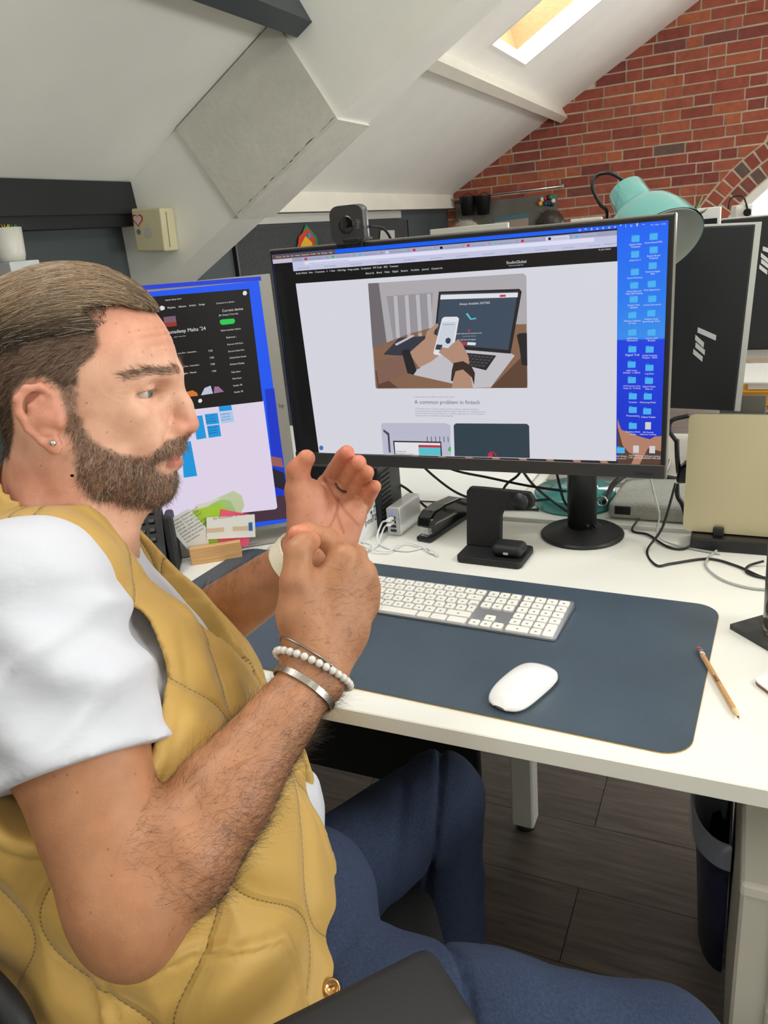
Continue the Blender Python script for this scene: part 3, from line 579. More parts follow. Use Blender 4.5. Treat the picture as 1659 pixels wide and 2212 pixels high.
sheet('photo_bracelet', [(976, 800), (980, 784), (1000, 780), (1018, 790), (1026, 806), (1024, 832), (1019, 815), (1000, 798), (984, 802), (978, 824), (974, 822)], EM('photo_leather', (54, 40, 36)), 18, ph)
# text block and lower cards
stext([('STUDIO GLOBAL, A NEW WEBSITE TO SIMPLIFY THE COMPLEX', 895, 858.5, 88, 'LEFT')], RD, 6, 'page_kicker'); stext([('A common problem in fintech', 896, 872, 141, 'LEFT')], TXD, 6, 'page_heading')
stext([('XTOS global came to us with a common problem in fintech: a website that failed to', 897, 884, 138, 'LEFT'), ('communicate their innovative global settlement platform effectively. The challenge was clear:', 897, 888.9, 152, 'LEFT'), ('translate complex financial technology into a compelling digital presence that would stand in', 897.5, 893.6, 151, 'LEFT'), ('banking partners and establish thought leadership.', 898, 898.4, 82, 'LEFT')], EM('text_mid', (128, 130, 138)), 6, 'page_copy')
c1 = sheet('page_card', [(823, 918), (827, 913.5), (960, 914), (968, 916), (973, 919), (974, 985), (828, 981)], EM('card_grey', (186, 186, 206)), 6)
sheet('card_window', [(828, 927), (841, 936), (844, 978), (840, 977), (837, 940), (828, 932)], EM('card_line', (70, 70, 84)), 7, c1); sheet('card_plant', [(967, 972), (971, 964), (974, 966), (974, 977)], EM('green', (60, 150, 90)), 7, c1)
for k in range(6): sheet('card_lines', [(922+k*9, 943), (923.5+k*9, 943), (924+k*9, 955), (922.5+k*9, 955)], EM('card_line', (70, 70, 84)), 7, c1)
sheet('card_laptop', [(849, 952), (953, 954), (955, 985), (852, 982)], BLK, 8, c1); sheet('card_laptop_screen', [(852, 955), (951, 957), (952, 984.5), (854, 981.5)], TXW, 9, c1); sheet('card_laptop_banner', [(904, 961), (951, 962), (951.5, 967), (904, 966)], RD, 10, c1); sheet('card_laptop_image', [(904, 966), (951.5, 967), (952, 984), (905, 983)], CYN, 10, c1); stext([('Leading the', 856, 976, 22, 'LEFT'), ('Revolution in Cross', 856, 981, 38, 'LEFT')], TXD, 10, 'card_text', c1)
c2 = sheet('page_card', [(980, 919), (985, 914.5), (1138, 915.5), (1143, 920), (1144.5, 989.5), (982, 985.5)], DK, 6)
sheet('card_badge', [(1053, 986.5), (1055, 980), (1060, 976), (1066, 976), (1071, 981), (1073, 987)], RD, 7, c2); sheet('card_badge', [(1062, 977), (1065, 987), (1072, 987), (1068, 979)], DK, 8, c2)
sheet('chat_button', [(689, 968), (691, 963), (696, 962.5), (699, 967), (697, 972), (692, 972.5)], EM('chat_blue', (70, 110, 180)), 6)
# desktop folders
fl = [(1373, 515, 'Global Video', 'Templates'), (1412, 510.5, 'Evolve Brand PDFs', ''), (1372, 549, 'Adobe Pro C', ''), (1412, 539.5, 'Evolve Brand', 'Proposal'), (1371.5, 587, 'Brand Workshop', ''), (1410, 573.5, 'Vantium Images', '2023'), (1370, 616, 'Global Network', 'Maps 2023 Update'), (1408, 613, 'Chat Experience', ''), (1369, 646, 'Evolve Tech', 'Updates'), (1409, 645, 'Content Documents', ''), (1366, 680, 'Website Captions', 'US Team'), (1407, 676, 'Website Cases', 'Brand Design Work'), (1366, 717.5, 'HERO Media', 'Activation'), (1407.5, 717.5, 'Customer WEX', 'Socials'), (1366, 754, 'Digital Trial', ''), (1403.5, 754.5, 'Oxalis Keynote', 'Project - 2024'), (1364.5, 787, 'HERO Media', 'IMAGES - V_B6234'), (1403, 794, 'Log Data', ''), (1365, 820.5, 'VOTE Director Deck', 'Week 16 - V2 Draft'), (1402, 822, 'Global Media', 'Reports'), (1367, 855.5, 'Template', ''), (1399.5, 856, 'Marketing Media', ''), (1367, 885, 'Presentation', ''), (1398, 888, '1. Client Folder', ''), (1367, 919.5, 'Typefaces Mark', 'Assets'), (1341, 972, 'Look Global', 'work_GB_MM')]
lab = []
for x, y, a, c in fl:
    f = srect('folder_icon', x-8.5, y-6, x+8.5, y+7, FLD, 3, .0008); srect('folder_tab', x-8, y-8, x-1, y-5, FLD2, 3, 0, f); lab.append((a, x, y+14.5, min(38, 2.3*len(a)), 'CENTER'))
    if c: lab.append((c, x, y+19.5, min(38, 2.3*len(c)), 'CENTER'))
for x, y, a, c in ((1400, 919.5, 'XR Meeting', 'objectives roundup'), (1374, 970, 'Event Meeting', '11.09 presentation'), (1409, 971, 'Software Settled', 'details this pdf')):
    srect('document_icon', x-6, y-8, x+6, y+8, EM('doc', (206, 206, 214)), 3); lab += [(a, x, y+15.5, min(34, 2.3*len(a)), 'CENTER'), (c, x, y+20, min(36, 2.3*len(c)), 'CENTER')]
stext(lab, TXW, 4, 'icon_labels')
stext([('SAMSUNG', 1392, 1025, 40, 'CENTER')], M('logo_dark', (20, 22, 24), .4), 46, 'maker_logo', mon)
# stand: round base, column, ball bracket
b = MB(); cb = (-.268, 1.408, DZ); b.lathe([(0, 0), (.078, 0), (.079, .004), (.074, .008), (.045, .012), (.034, .020), (0, .020)], Matrix.Translation(cb), 40); b.build('stand_base', m_blk, mon)
b = MB(); b.lathe([(0, .018), (.0275, .018), (.0275, .40), (0, .40)], Matrix.Translation(cb), 28); b.build('stand_column', m_blk, mon)
b = MB(); b.box((-.367, 1.372, 1.085), (.24, .05, .07), bev=.01); b.build('stand_bracket', m_blk, mon)
# webcam
wc = aty(747, 486, 1.285); t = thing('webcam', 'square black webcam with round lens clipped on the big monitor', 'webcam', (wc[0], 1.30, 1.3035))
cmx = Matrix.Translation((wc[0], 1.288, wc[2])) @ Matrix.Rotation(.03, 4, 'Z')
b = MB(); b.box(0, (.066, .030, .066), mat=cmx @ Matrix.Translation((0, .016, 0)), bev=.012, seg=4); b.build('body', M('webcam_grey', (96, 96, 98), .35, metal=.5), t, smooth=True)
b = MB(); q = rrect(0, 0, .064, .064, .016, 6); b.prism([cmx @ Vector((x, 0, z)) for x, z in q], cmx.to_3x3() @ Vector((0, .006, 0))); b.build('face_plate', M('webcam_face', (46, 46, 46), .5), t)
lm = cmx @ Matrix.Rotation(PI/2, 4, 'X'); b = MB(); b.lathe([(0, .001), (.005, .0018), (.0115, .0012), (.0135, .0020), (.0150, .0005)], lm, 32); b.build('lens', M('lens_black', (8, 8, 12), .05, coat=1), t)
me = text_mesh('logi', .011, 'CENTER'); me.transform(cmx @ Matrix.Translation((.0245, -.0006, 0)) @ Matrix.Rotation(PI/2, 4, 'X') @ Matrix.Rotation(PI/2, 4, 'Z')); link('logo', me, M('webcam_print', (120, 120, 120), .5), t)
b = MB(); b.box((wc[0]+.008, 1.312, 1.307), (.034, .055, .007), bev=.002); b.box((wc[0]+.008, 1.2945, 1.301), (.034, .005, .014), bev=.001); b.box((wc[0]+.008, 1.300, 1.316), (.016, .014, .014)); b.build('clip', m_blk, t)
b = MB(); b.tube(catmull([(wc[0]+.03, 1.315, wc[2]-.005), (wc[0]+.05, 1.34, 1.318), (wc[0]+.055, 1.36, 1.27), (wc[0]+.05, 1.38, 1.1)], 6), .0025, 8); b.build('cable', m_blkrub, t)
# ------------------------------------------------------------------ the seated man: bodies grown as smooth implicit surfaces
def Q(px, py, d): return np.array([(px-CX)/FPX*d, (py-CY)/FPX*d, d])
def cam2w(P): return CAM+np.asarray(P) @ RC
def rot_cols(x, y, z): return np.array([x, y, z])
class Field:
    def __init__(s): s.ops = []
    def cone(s, a, b, ra, rb, k=0.006, sub=False):
        a, b = np.array(a, np.float32), np.array(b, np.float32); ba = b-a; l2 = max(ba@ba, 1e-10); rr = ra-rb; a2 = max(l2-rr*rr, 1e-10); il2 = 1/l2
        def fn(p):
            pa = p-a; y = pa@ba; z = y-l2; x2 = np.sum((pa*l2-np.outer(y, ba))**2, 1); y2 = y*y*l2; z2 = z*z*l2
            kk = np.sign(rr)*rr*rr*x2
            c1 = np.sign(z)*a2*z2 > kk; c2 = np.sign(y)*a2*y2 < kk
            d = (np.sqrt(np.maximum(x2*a2*il2, 0))+y*rr)*il2-ra
            d = np.where(c2, np.sqrt(x2+y2)*il2-ra, d); return np.where(c1, np.sqrt(x2+z2)*il2-rb, d)
        m = max(ra, rb); s.ops.append((sub, fn, np.minimum(a, b)-m, np.maximum(a, b)+m, k)); return s
    def path(s, pts, rs, k=0.006, sub=False):
        for i in range(len(pts)-1): s.cone(pts[i], pts[i+1], rs[i], rs[i+1], k, sub)
        return s
    def ell(s, c, r, A, k=0.006, sub=False):
        c = np.array(c, np.float32); r = np.array(r, np.float32); A = np.array(A, np.float32)
        def fn(p):
            q = (p-c)@A.T; k0 = np.sqrt(np.sum((q/r)**2, 1)); k1 = np.sqrt(np.sum((q/(r*r))**2, 1)); return k0*(k0-1)/np.maximum(k1, 1e-6)
        e = np.sqrt(((A*r[:, None])**2).sum(0)); s.ops.append((sub, fn, c-e, c+e, k)); return s
    def func(s, fn, lo, hi, k=0.006, sub=False): s.ops.append((sub, fn, np.array(lo, float), np.array(hi, float), k)); return s
    def __call__(s, p, pad=0.0):
        lo, hi = p.min(0), p.max(0); p = np.asarray(p, np.float32); d = np.full(len(p), 0.5, np.float32)
        for sub, fn, a, b, k in s.ops:
            e = k+0.012+pad
            if np.any(a-e > hi) or np.any(b+e < lo): continue
            v = fn(p)
            if sub:
                v = -v; h = np.maximum(k-np.abs(d-v), 0)/k; d = np.maximum(d, v)+h*h*k*0.25
            else:
                h = np.maximum(k-np.abs(d-v), 0)/k; d = np.minimum(d, v)-h*h*k*0.25
        return d
def grow(field, lo, hi, h, post=None):
    """sparse surface nets -> verts (camera frame), quads"""
    B = 8; S = B*h; lo = np.array(lo, float); n = np.ceil((np.array(hi)-lo)/S).astype(int); off = np.array([(i, j, k) for i in range(9) for j in range(9) for k in range(9)])
    g = np.stack(np.meshgrid(*[np.arange(m) for m in n], indexing='ij'), -1).reshape(-1, 3)
    key = (g//4) @ np.array([1, 1000, 1000000]); g = g[np.argsort(key, kind='stable')]; act = []
    for c in np.array_split(g, max(1, len(g)//400)):
        d = field(lo+(c+0.5)*S, pad=S); act.append(c[np.abs(d) < S*0.87*1.25+0.003])
    act = np.concatenate(act); N = n*B+2; cells, verts, edges = [], [], []
    st = np.array([1, N[0], N[0]*N[1]], dtype=np.int64)
    for c in np.array_split(act, max(1, len(act)//24)):
        idx = (c[:, None]*B+off[None]); P = lo+idx.reshape(-1, 3)*h; D = field(P).reshape(-1, 9, 9, 9); P = P.reshape(-1, 9, 9, 9, 3)
        sg = D < 0
        cnt = sum(sg[:, i:i+8, j:j+8, k:k+8].astype(int) for i in (0, 1) for j in (0, 1) for k in (0, 1)); mix = (cnt > 0) & (cnt < 8)
        b_, i_, j_, k_ = np.nonzero(mix)
        if not len(b_): continue
        acc = np.zeros((len(b_), 3)); num = np.zeros(len(b_)); cor = [(i, j, k) for i in (0, 1) for j in (0, 1) for k in (0, 1)]
        for a in range(8):
            for b in range(a+1, 8):
                if sum(abs(x-y) for x, y in zip(cor[a], cor[b])) != 1: continue
                A = (b_, i_+cor[a][0], j_+cor[a][1], k_+cor[a][2]); C = (b_, i_+cor[b][0], j_+cor[b][1], k_+cor[b][2])
                da, db = D[A], D[C]; m = (da < 0) != (db < 0); t = np.where(m, da/np.where(m, da-db, 1), 0)
                acc += np.where(m[:, None], P[A]+(P[C]-P[A])*t[:, None], 0); num += m
        verts.append(acc/num[:, None]); gi = c[b_]*B+np.stack([i_, j_, k_], 1); cells.append(gi @ st)
        for ax in range(3):
            e = [0, 0, 0]; e[ax] = 1
            s0 = sg[:, :8, :8, :8]; s1 = sg[:, e[0]:8+e[0], e[1]:8+e[1], e[2]:8+e[2]]
            b2, i2, j2, k2 = np.nonzero(s0 != s1)
            gi = c[b2]*B+np.stack([i2, j2, k2], 1); edges.append(np.column_stack([gi @ st, np.full(len(b2), ax), s0[b2, i2, j2, k2]]))
    cells = np.concatenate(cells); verts = np.concatenate(verts); o = np.argsort(cells); cells = cells[o]; verts = verts[o]
    ed = np.concatenate(edges); quads = []
    for ax in range(3):
        e = ed[ed[:, 1] == ax]; u, v = st[(ax+1) % 3], st[(ax+2) % 3]
        q = np.stack([e[:, 0]-u-v, e[:, 0]-v, e[:, 0], e[:, 0]-u], 1)
        w = np.searchsorted(cells, q); w = np.minimum(w, len(cells)-1); ok = np.all(cells[w] == q, 1); w = w[ok]; fl = e[ok, 2] == 0
        w[fl] = w[fl][:, ::-1]; quads.append(w)
    return verts, np.concatenate(quads)
def vnormals(v, q):
    n = np.cross(v[q[:, 2]]-v[q[:, 0]], v[q[:, 3]]-v[q[:, 1]]); out = np.zeros_like(v)
    for i in range(4): np.add.at(out, q[:, i], n)
    return out/np.maximum(np.linalg.norm(out, axis=1, keepdims=True), 1e-12)
def relax(v, q, it=1, f=0.4):
    for _ in range(it):
        s = np.zeros_like(v); c = np.zeros(len(v))
        for a, b in ((0, 1), (1, 2), (2, 3), (3, 0)):
            np.add.at(s, q[:, a], v[q[:, b]]); np.add.at(s, q[:, b], v[q[:, a]]); np.add.at(c, q[:, a], 1); np.add.at(c, q[:, b], 1)
        v = v*(1-f)+f*s/np.maximum(c, 1)[:, None]
    return v
def skin_mesh(name, v, q, mat, parent, col=None):
    me = bpy.data.meshes.new(name); w = cam2w(v); me.vertices.add(len(w)); me.vertices.foreach_set('co', w.astype(np.float32).ravel())
    me.loops.add(q.size); me.loops.foreach_set('vertex_index', q.astype(np.int32).ravel()); me.polygons.add(len(q)); me.polygons.foreach_set('loop_start', np.arange(0, q.size, 4, dtype=np.int32)); me.polygons.foreach_set('loop_total', np.full(len(q), 4, dtype=np.int32))
    me.polygons.foreach_set('use_smooth', np.ones(len(q), dtype=bool))
    me.update(calc_edges=True); me.validate()
    if col is not None:
        at = me.color_attributes.new('tint', 'FLOAT_COLOR', 'POINT'); c4 = np.ones((len(v), 4), np.float32); c4[:, :3] = col; at.data.foreach_set('color', c4.ravel())
    return link(name, me, mat, parent)

# ---- frames
_a, _r = math.radians(7), math.radians(17)
HU = np.array([0, -math.cos(_r), -math.sin(_r)]); HF = np.array([math.cos(_a), 0, math.sin(_a)]); HF = HF-HU*(HF@HU); HF /= np.linalg.norm(HF)
HS = np.cross(HF, HU); HS = HS if HS[2] < 0 else -HS
H0 = Q(200, 840, .765); HA = rot_cols(HF, HU, HS)
def H(u, v, w): return H0+(u*HF+v*HU+w*HS)*0.001
def head_uvw(p): return ((p-H0) @ HA.T)*1000
T0, T1 = Q(455, 2200, .86), Q(105, 1190, .80)
TU = T1-T0; TL = np.linalg.norm(TU); TU /= TL
TF = np.array([math.cos(math.radians(4)), 0, math.sin(math.radians(4))]); TF = TF-TU*(TF@TU); TF /= np.linalg.norm(TF)
TS = np.cross(TF, TU); TS = TS if TS[2] < 0 else -TS
TA = rot_cols(TF, TU, TS)
def T(f, h, s): return T0+f*TF+h*TU+s*TS
SHN = Q(72, 1292, .675); _t = TA @ (SHN-T0); SHF = T(_t[0]-.03, _t[1]-.045, -_t[2]*.86)
ELN, WRN = Q(283, 1975, .605), Q(676, 1462, .73)
ELF, WRF = Q(330, 1430, 1.02), Q(672, 1196, .868)

# ---- body: head, neck, arms, hands in one continuous surface
F = Field()
F.ell(H(-11, 22, 0), (.0955, .088, .0755), HA, .004)
F.ell(H(28, -40, 0), (.0455, .055, .0550), HA, .02)
F.ell(H(20, -73, 0), (.0525, .0395, .051), HA, .018)
F.ell(H(58, -99, 0), (.0145, .015, .020), HA, .016)
for s in (1, -1):
    F.cone(H(-4, -62, 50*s), H(52, -101, 18*s), .013, .011, .022)
    F.ell(H(6, -60, 50*s), (.026, .030, .012), HA, .016)
    F.cone(H(79, 15, 9*s), H(71, 17, 24*s), .0082, .0080, .010); F.cone(H(71, 17, 24*s), H(55, 16, 43*s), .0080, .0070, .010)
    F.ell(H(44, -20, 47*s), (.016, .012, .011), HA, .016)
    F.ell(H(55, -42, 28*s), (.014, .019, .018), HA, .016)
    _e1 = HF*.83+HS*s*.56; _eA = rot_cols(_e1, HU, np.cross(_e1, HU)); F.ell(H(70, 0, 38*s), (.0225, .0108, .0215), _eA, .009, True)
    F.ell(H(51.5, 0.5, 31.5*s), (.0138, .0138, .0150), HA, .003)
    F.cone(H(64, 10.5, 19*s), H(54, 9, 46*s), .0042, .0048, .006)          # upper lid fold
    F.cone(H(61, -10, 20*s), H(52, -9.5, 43*s), .0032, .0035, .008)       # lower lid bag
    _e2 = HF*.92+HS*s*.39; _eB = rot_cols(_e2, HU, np.cross(_e2, HU)); F.ell(H(60.5, -.9, 33.5*s), (.0110, .0033, .0155), _eB, .0012, True); F.path([H(77, -36, 18*s), H(70, -48, 26*s), H(61, -60, 32*s)], [.0014, .0022, .001], .008, True)     # lid opening
F.cone(H(78, 9, 0), H(86.5, -18, 0), .0075, .0085, .012); F.cone(H(86.5, -18, 0), H(91, -37, 0), .0085, .0105, .008)
for s in (1, -1):
    F.ell(H(79, -40, 10.5*s), (.0115, .0085, .0075), HA, .006)
    F.ell(H(87.5, -50, 6.2*s), (.0062, .0055, .0030), HA, .003, True)
F.cone(H(88, -46, 0), H(80, -50, 0), .004, .004, .005)
F.ell(H(70, -58, 0), (.0145, .012, .026), HA, .012)                       # upper lip mound
F.path([H(62, -69, 24), H(74, -66, 12), H(79, -64, 4), H(79, -64, -4), H(74, -66, -12), H(62, -69, -24)], [.003, .0042, .0046, .0046, .0042, .003], .006)
F.path([H(62, -71, 23), H(72, -76, 12), H(75.5, -77, 0), H(72, -76, -12), H(62, -71, -23)], [.003, .005, .0058, .005, .003], .006)
F.path([H(63, -70, 25), H(76, -70.3, 12), H(82, -70, 0), H(76, -70.3, -12), H(63, -70, -25)], [.0008, .0016, .0022, .0016, .0008], .003, True)
# ears
for s in (1, -1):
    E_ = lambda u, v, w: H(u, v, w*s)
    F.ell(E_(-28, -13, 74), (.0150, .0255, .0055), HA, .006)
    F.ell(E_(-24, -14, 82), (.0108, .0150, .0095), HA, .003, True)
    F.path([E_(-17, -6, 75), E_(-17, 6, 76), E_(-25, 13, 79), E_(-36, 12, 82), E_(-43.5, 3, 84.5), E_(-44, -10, 85), E_(-39, -24, 82.5), E_(-30, -36, 78.5), E_(-22, -43, 75)], [.003, .0032, .0034, .0036, .0038, .0036, .0034, .0036, .005], .003)
    F.path([E_(-26, 3, 80), E_(-34, -4, 82), E_(-35, -16, 81.5), E_(-28, -27, 79), E_(-20, -30, 77)], [.0022, .0026, .0028, .0028, .0026], .004)
    F.ell(E_(-13, -19, 76.5), (.0035, .0062, .004), HA, .003)
    F.ell(E_(-20, -40, 75), (.0065, .0075, .0042), HA, .005)
    F.cone(E_(-22, -12, 66), E_(-25, -14, 74), .017, .012, .006)
# neck and chest top
NB = Q(128, 1225, .80)
F.cone(H(-22, -45, 0), NB, .060, .066, .020)
F.cone(H(-34, -50, 46), Q(232, 1195, .755), .013, .010, .014)
F.cone(H(30, -112, 0), Q(215, 1190, .79), .016, .02, .03)
F.cone(NB, SHN, .066, .052, .03); F.cone(NB, SHF, .070, .062, .03)
# near arm
U_ = (ELN-SHN); fo = (WRN-ELN)
_m = SHN+U_*.42
F.cone(SHN, _m, .052, .0572, .02); F.cone(_m, ELN-U_*.06, .0572, .045, .02); F.cone(ELN-U_*.06, ELN, .045, .040, .012)
F.cone(ELN+(-.004, .020, .004), ELN+(.004, .022, -.002), .026, .024, .02)     # olecranon
F.cone(ELN, ELN+fo*.22, .041, .0475, .012); F.cone(ELN+fo*.22, ELN+fo*.45, .0475, .0425, .01); F.cone(ELN+fo*.45, ELN+fo*.8, .0425, .0300, .01); F.cone(ELN+fo*.8, WRN, .0300, .0268, .01)
_side = np.array([.78, .62, 0.0]); F.cone(WRN-_side*.009, WRN+_side*.009, .0225, .0225, .01)
# near hand: loose fist, index finger and thumb pinched
MC = [Q(744, 1208, .750), Q(782, 1240, .764), Q(790, 1274, .776), Q(788, 1306, .786)]
W4 = [Q(666, 1425, .728), Q(680, 1425, .732), Q(694, 1430, .738), Q(706, 1440, .744)]
for p_0 in MC: F.ell(p_0+(0, 0, -.0075), (.0085, .0085, .006), np.eye(3), .010)
for i in range(4): F.cone(W4[i], MC[i], .0195, (.0145, .0140, .013, .0122)[i], .016)
F.ell((W4[0]+MC[2])/2, (.030, .036, .013), rot_cols(np.array([1, 0, 0]), np.array([0, 1, 0]), np.array([0, 0, 1])), .016)
F.path([MC[0], Q(706, 1163, .780), Q(664, 1150, .772), Q(641, 1153, .757)], [.0128, .0112, .0100, .0088], .004)
F.path([MC[1], Q(770, 1200, .800), Q(735, 1196, .800), Q(724, 1222, .788)], [.0125, .0108, .0098, .0088], .004)
F.path([MC[2], Q(780, 1240, .813), Q(742, 1240, .808), Q(732, 1265, .792)], [.0120, .0104, .0094, .0085], .004)
F.path([MC[3], Q(782, 1290, .816), Q(752, 1290, .812), Q(744, 1308, .798)], [.0108, .0092, .0084, .0076], .004)
F.path([Q(660, 1400, .730), Q(646, 1330, .727), Q(639, 1258, .722)], [.0205, .0188, .0148], .014)
F.path([Q(639, 1258, .722), Q(644, 1194, .728), Q(657, 1176, .736), Q(672, 1170, .743)], [.0146, .0128, .0112, .0096], .005); F.ell(Q(665, 1166, .7275), (.0060, .0052, .0022), np.eye(3), .0012)
F.cone(Q(662, 1272, .733), Q(724, 1240, .748), .0135, .012, .016)          # web between thumb and index
# far arm and open hand, palm towards the camera
fo2 = WRF-ELF
F.cone(SHF, ELF, .056, .044, .02); F.cone(ELF, ELF+fo2*.3, .043, .044, .012); F.cone(ELF+fo2*.3, WRF, .044, .0285, .01)
M2 = [Q(706, 1047, .884), Q(731, 1064, .888), Q(752, 1088, .890), Q(772, 1114, .890)]
W5 = [Q(660, 1165, .868), Q(685, 1170, .868), Q(710, 1175, .868), Q(732, 1178, .870)]
for i in range(4): F.cone(W5[i], M2[i], .0155, (.0125, .0125, .012, .0115)[i], .014)
F.cone(W5[0], W5[3], .018, .016, .014); F.cone(WRF, W5[1], .028, .022, .014)
F.ell(Q(664, 1095, .858), (.020, .032, .014), rot_cols(np.array([.96, .28, 0]), np.array([-.28, .96, 0]), np.array([0, 0, 1])), .014)
F.ell(Q(752, 1130, .862), (.016, .032, .012), rot_cols(np.array([.85, .5, 0]), np.array([-.5, .85, 0]), np.array([0, 0, 1])), .016)
F.path([M2[0], Q(725, 1014, .866), Q(741, 988, .842), Q(749, 978, .826)], [.0108, .0096, .0092, .0084], .0016)
F.path([M2[1], Q(751, 1034, .866), Q(767, 1009, .842), Q(775, 999, .824)], [.0106, .0095, .0091, .0084], .0016)
F.path([M2[2], Q(771, 1058, .868), Q(785, 1032, .846), Q(793, 1021, .828)], [.0102, .0091, .0087, .0080], .0016)
F.path([M2[3], Q(790, 1087, .870), Q(802, 1062, .852), Q(810, 1051, .838)], [.0094, .0083, .0079, .0072], .0016)
F.path([Q(714, 1029, .866), Q(738, 1048, .866)], [.0014, .0014], .004, True)
F.path([Q(660, 1120, .862), Q(644, 1062, .856), Q(643, 1018, .850), Q(662, 990, .842)], [.0190, .0135, .0115, .0098], .008)
person = None
_v, _q = grow(F, (-.56, -.29, .50), (.06, .42, 1.16), .0020)
_v = relax(_v, _q, 1, .35)
# ---- skin colour: beard, lips, brows and flush as tint on the body
def smooth(a, b, x): t = np.clip((x-a)/(b-a), 0, 1); return t*t*(3-2*t)
def inpoly(poly, x, y):
    c = np.zeros(len(x), bool); n = len(poly)
    for i in range(n):
        x0, y0 = poly[i]; x1, y1 = poly[(i+1) % n]
        if y0 == y1: continue
        m = ((y0 > y) != (y1 > y)) & (x < (x1-x0)*(y-y0)/(y1-y0)+x0); c ^= m
    return c
def polydist(poly, x, y):
    d = np.full(len(x), 1e9); n = len(poly)
    for i in range(n):
        a = np.array(poly[i]); b = np.array(poly[(i+1) % n]); ab = b-a; t = np.clip(((x-a[0])*ab[0]+(y-a[1])*ab[1])/(ab@ab+1e-9), 0, 1)
        d = np.minimum(d, np.hypot(x-a[0]-t*ab[0], y-a[1]-t*ab[1]))
    return np.where(inpoly(poly, x, y), -d, d)
BEARD = [(6, 12), (2, -8), (5, -26), (12, -40), (25, -50), (44, -58), (58, -58), (68, -51), (76, -47), (98, -47), (98, -66), (72, -66), (62, -69), (62, -76), (72, -84), (98, -84), (98, -124), (45, -120), (20, -107), (3, -96), (-6, -80), (-7, -60), (-6, -44), (-10, -30), (-12, -2), (-8, 14)]
HAIRPOLY = [(110, 72), (76, 70), (62, 74), (43, 80), (26, 80), (17, 76), (24, 65), (27, 48), (19, 36), (8, 30), (6, 12), (-10, 14), (-24, 22), (-40, 18), (-52, 8), (-58, -10), (-62, -30), (-75, -60), (-140, -60), (-140, 150), (110, 150)]
def masks(p):
    q = head_uvw(p); u, v, w = q.T
    near = (np.abs(w) < 95) & (v > -135) & (v < 140) & (u > -130)
    beard = smooth(3, -4, polydist(BEARD, u, v)+1.5*np.sin(u*.35+w*.3)*np.sin(v*.4)); beard *= near*(1-smooth(-14, -18, u))
    hair = smooth(3, -3, polydist(HAIRPOLY, u, v))*near
    ear = near*smooth(68, 72, np.abs(w))*smooth(1.12, .95, ((u+29)/21.5)**2+((v+15)/35)**2)
    brow = near*(np.abs(w) < 62)*smooth(5.8, 2.0, np.abs(v-np.interp(u, [30, 48, 64, 80], [14, 19.5, 22.5, 20])))*smooth(28, 36, u)*smooth(9, 12, np.abs(w))*(u < 92)
    lip = near*(u > 60)*(np.abs(w) < 25)*smooth(-61.0, -63.5, v+np.abs(w)*.12)*smooth(-84.5, -81.5, v-np.abs(w)*.25)
    beard = beard*(1-lip)*(1-ear); hair = hair*(1-ear)
    return u, v, w, near, beard, hair, ear, brow, lip
BNZ = vnormals(_v, _q); u, v, w, near, beard, hair, ear, brow, lip = masks(_v)
_g = np.zeros(len(_v))
for v0, ua, ub, dp in ((43, 58, 92, .5), (52, 50, 90, .8), (59, 44, 86, .7)):       # forehead lines
    _g += dp*np.exp(-((v-v0-.05*(u-70)+1.5*np.sin(u*.12+w*.05))/1.1)**2)*smooth(ua, ua+10, u)*(np.abs(w) < 48)
for k_ in range(3): _g += .5*np.exp(-((v+2-k_*5+(u-40)*(.5-k_*.35))/1.0)**2)*smooth(26, 32, u)*smooth(46, 42, u)*near*(np.abs(w) > 40)   # outer eye lines
_v = _v-BNZ*(_g*.0011)[:, None]; BNZ = vnormals(_v, _q)
base = np.array(lin((226, 178, 152))); arm = np.array(lin((172, 122, 88)))
nr = smooth(-190, -140, v)*(u > -140)*(u < 120)*(np.abs(w) < 110)
col = base*nr[:, None]+arm*(1-nr[:, None])
def mixc(c, m): 
    global col
    col = col*(1-m[:, None])+np.array(lin(c))*m[:, None]
mixc((208, 136, 108), near*smooth(-10, 20, u)*smooth(20, 60, v)*.55)                 # flushed forehead
mixc((206, 138, 112), near*smooth(70, 90, u)*smooth(-20, -34, v)*smooth(-56, -48, v)*.7)  # nose
mixc((200, 124, 100), ear*.6)
mixc((186, 112, 90), smooth(-30, -75, v)*smooth(20, -25, u)*(np.abs(w) < 95)*(u > -130)*smooth(-230, -180, v)*.5)                            # neck
for s_ in (1, -1):
    _c = (_v-H(60.5, -.9, 33.5*s_)) @ HA.T*1000; _ca, _sa = .92, .39*s_; _uu = _c[:, 0]*_ca+_c[:, 2]*_sa; _ww = -_c[:, 0]*_sa+_c[:, 2]*_ca; _e = np.sqrt((_uu/11)**2+(_c[:, 1]/3.3)**2+(_ww/15.5)**2)
    mixc((104, 66, 52), smooth(1.55, 1.05, _e)*(_e < 1.6)*np.where(_c[:, 1] > 0, .75, .35))
mixc((92, 72, 56), beard*.62); mixc((84, 66, 50), brow*.5); mixc((178, 98, 92), lip*.75); mixc((70, 54, 40), hair*.85)
fing = np.minimum.reduce([np.linalg.norm(_v-p, axis=1) for p in (Q(748, 985, .83), Q(775, 1000, .83), Q(790, 1022, .835), Q(806, 1052, .845), Q(655, 1000, .845), Q(650, 1165, .75))])
mixc((226, 140, 112), smooth(.03, .008, fing)*.6)
palm = smooth(.07, .03, np.linalg.norm(_v-Q(705, 1100, .85), axis=1)); mixc((222, 158, 132), palm*.6)
xy = _v[:, :2]/_v[:, 2:]*FPX+np.array([CX, CY]); onpalm = (np.linalg.norm(_v-Q(715, 1095, .86), axis=1) < .065) & (BNZ[:, 2] < -.2)
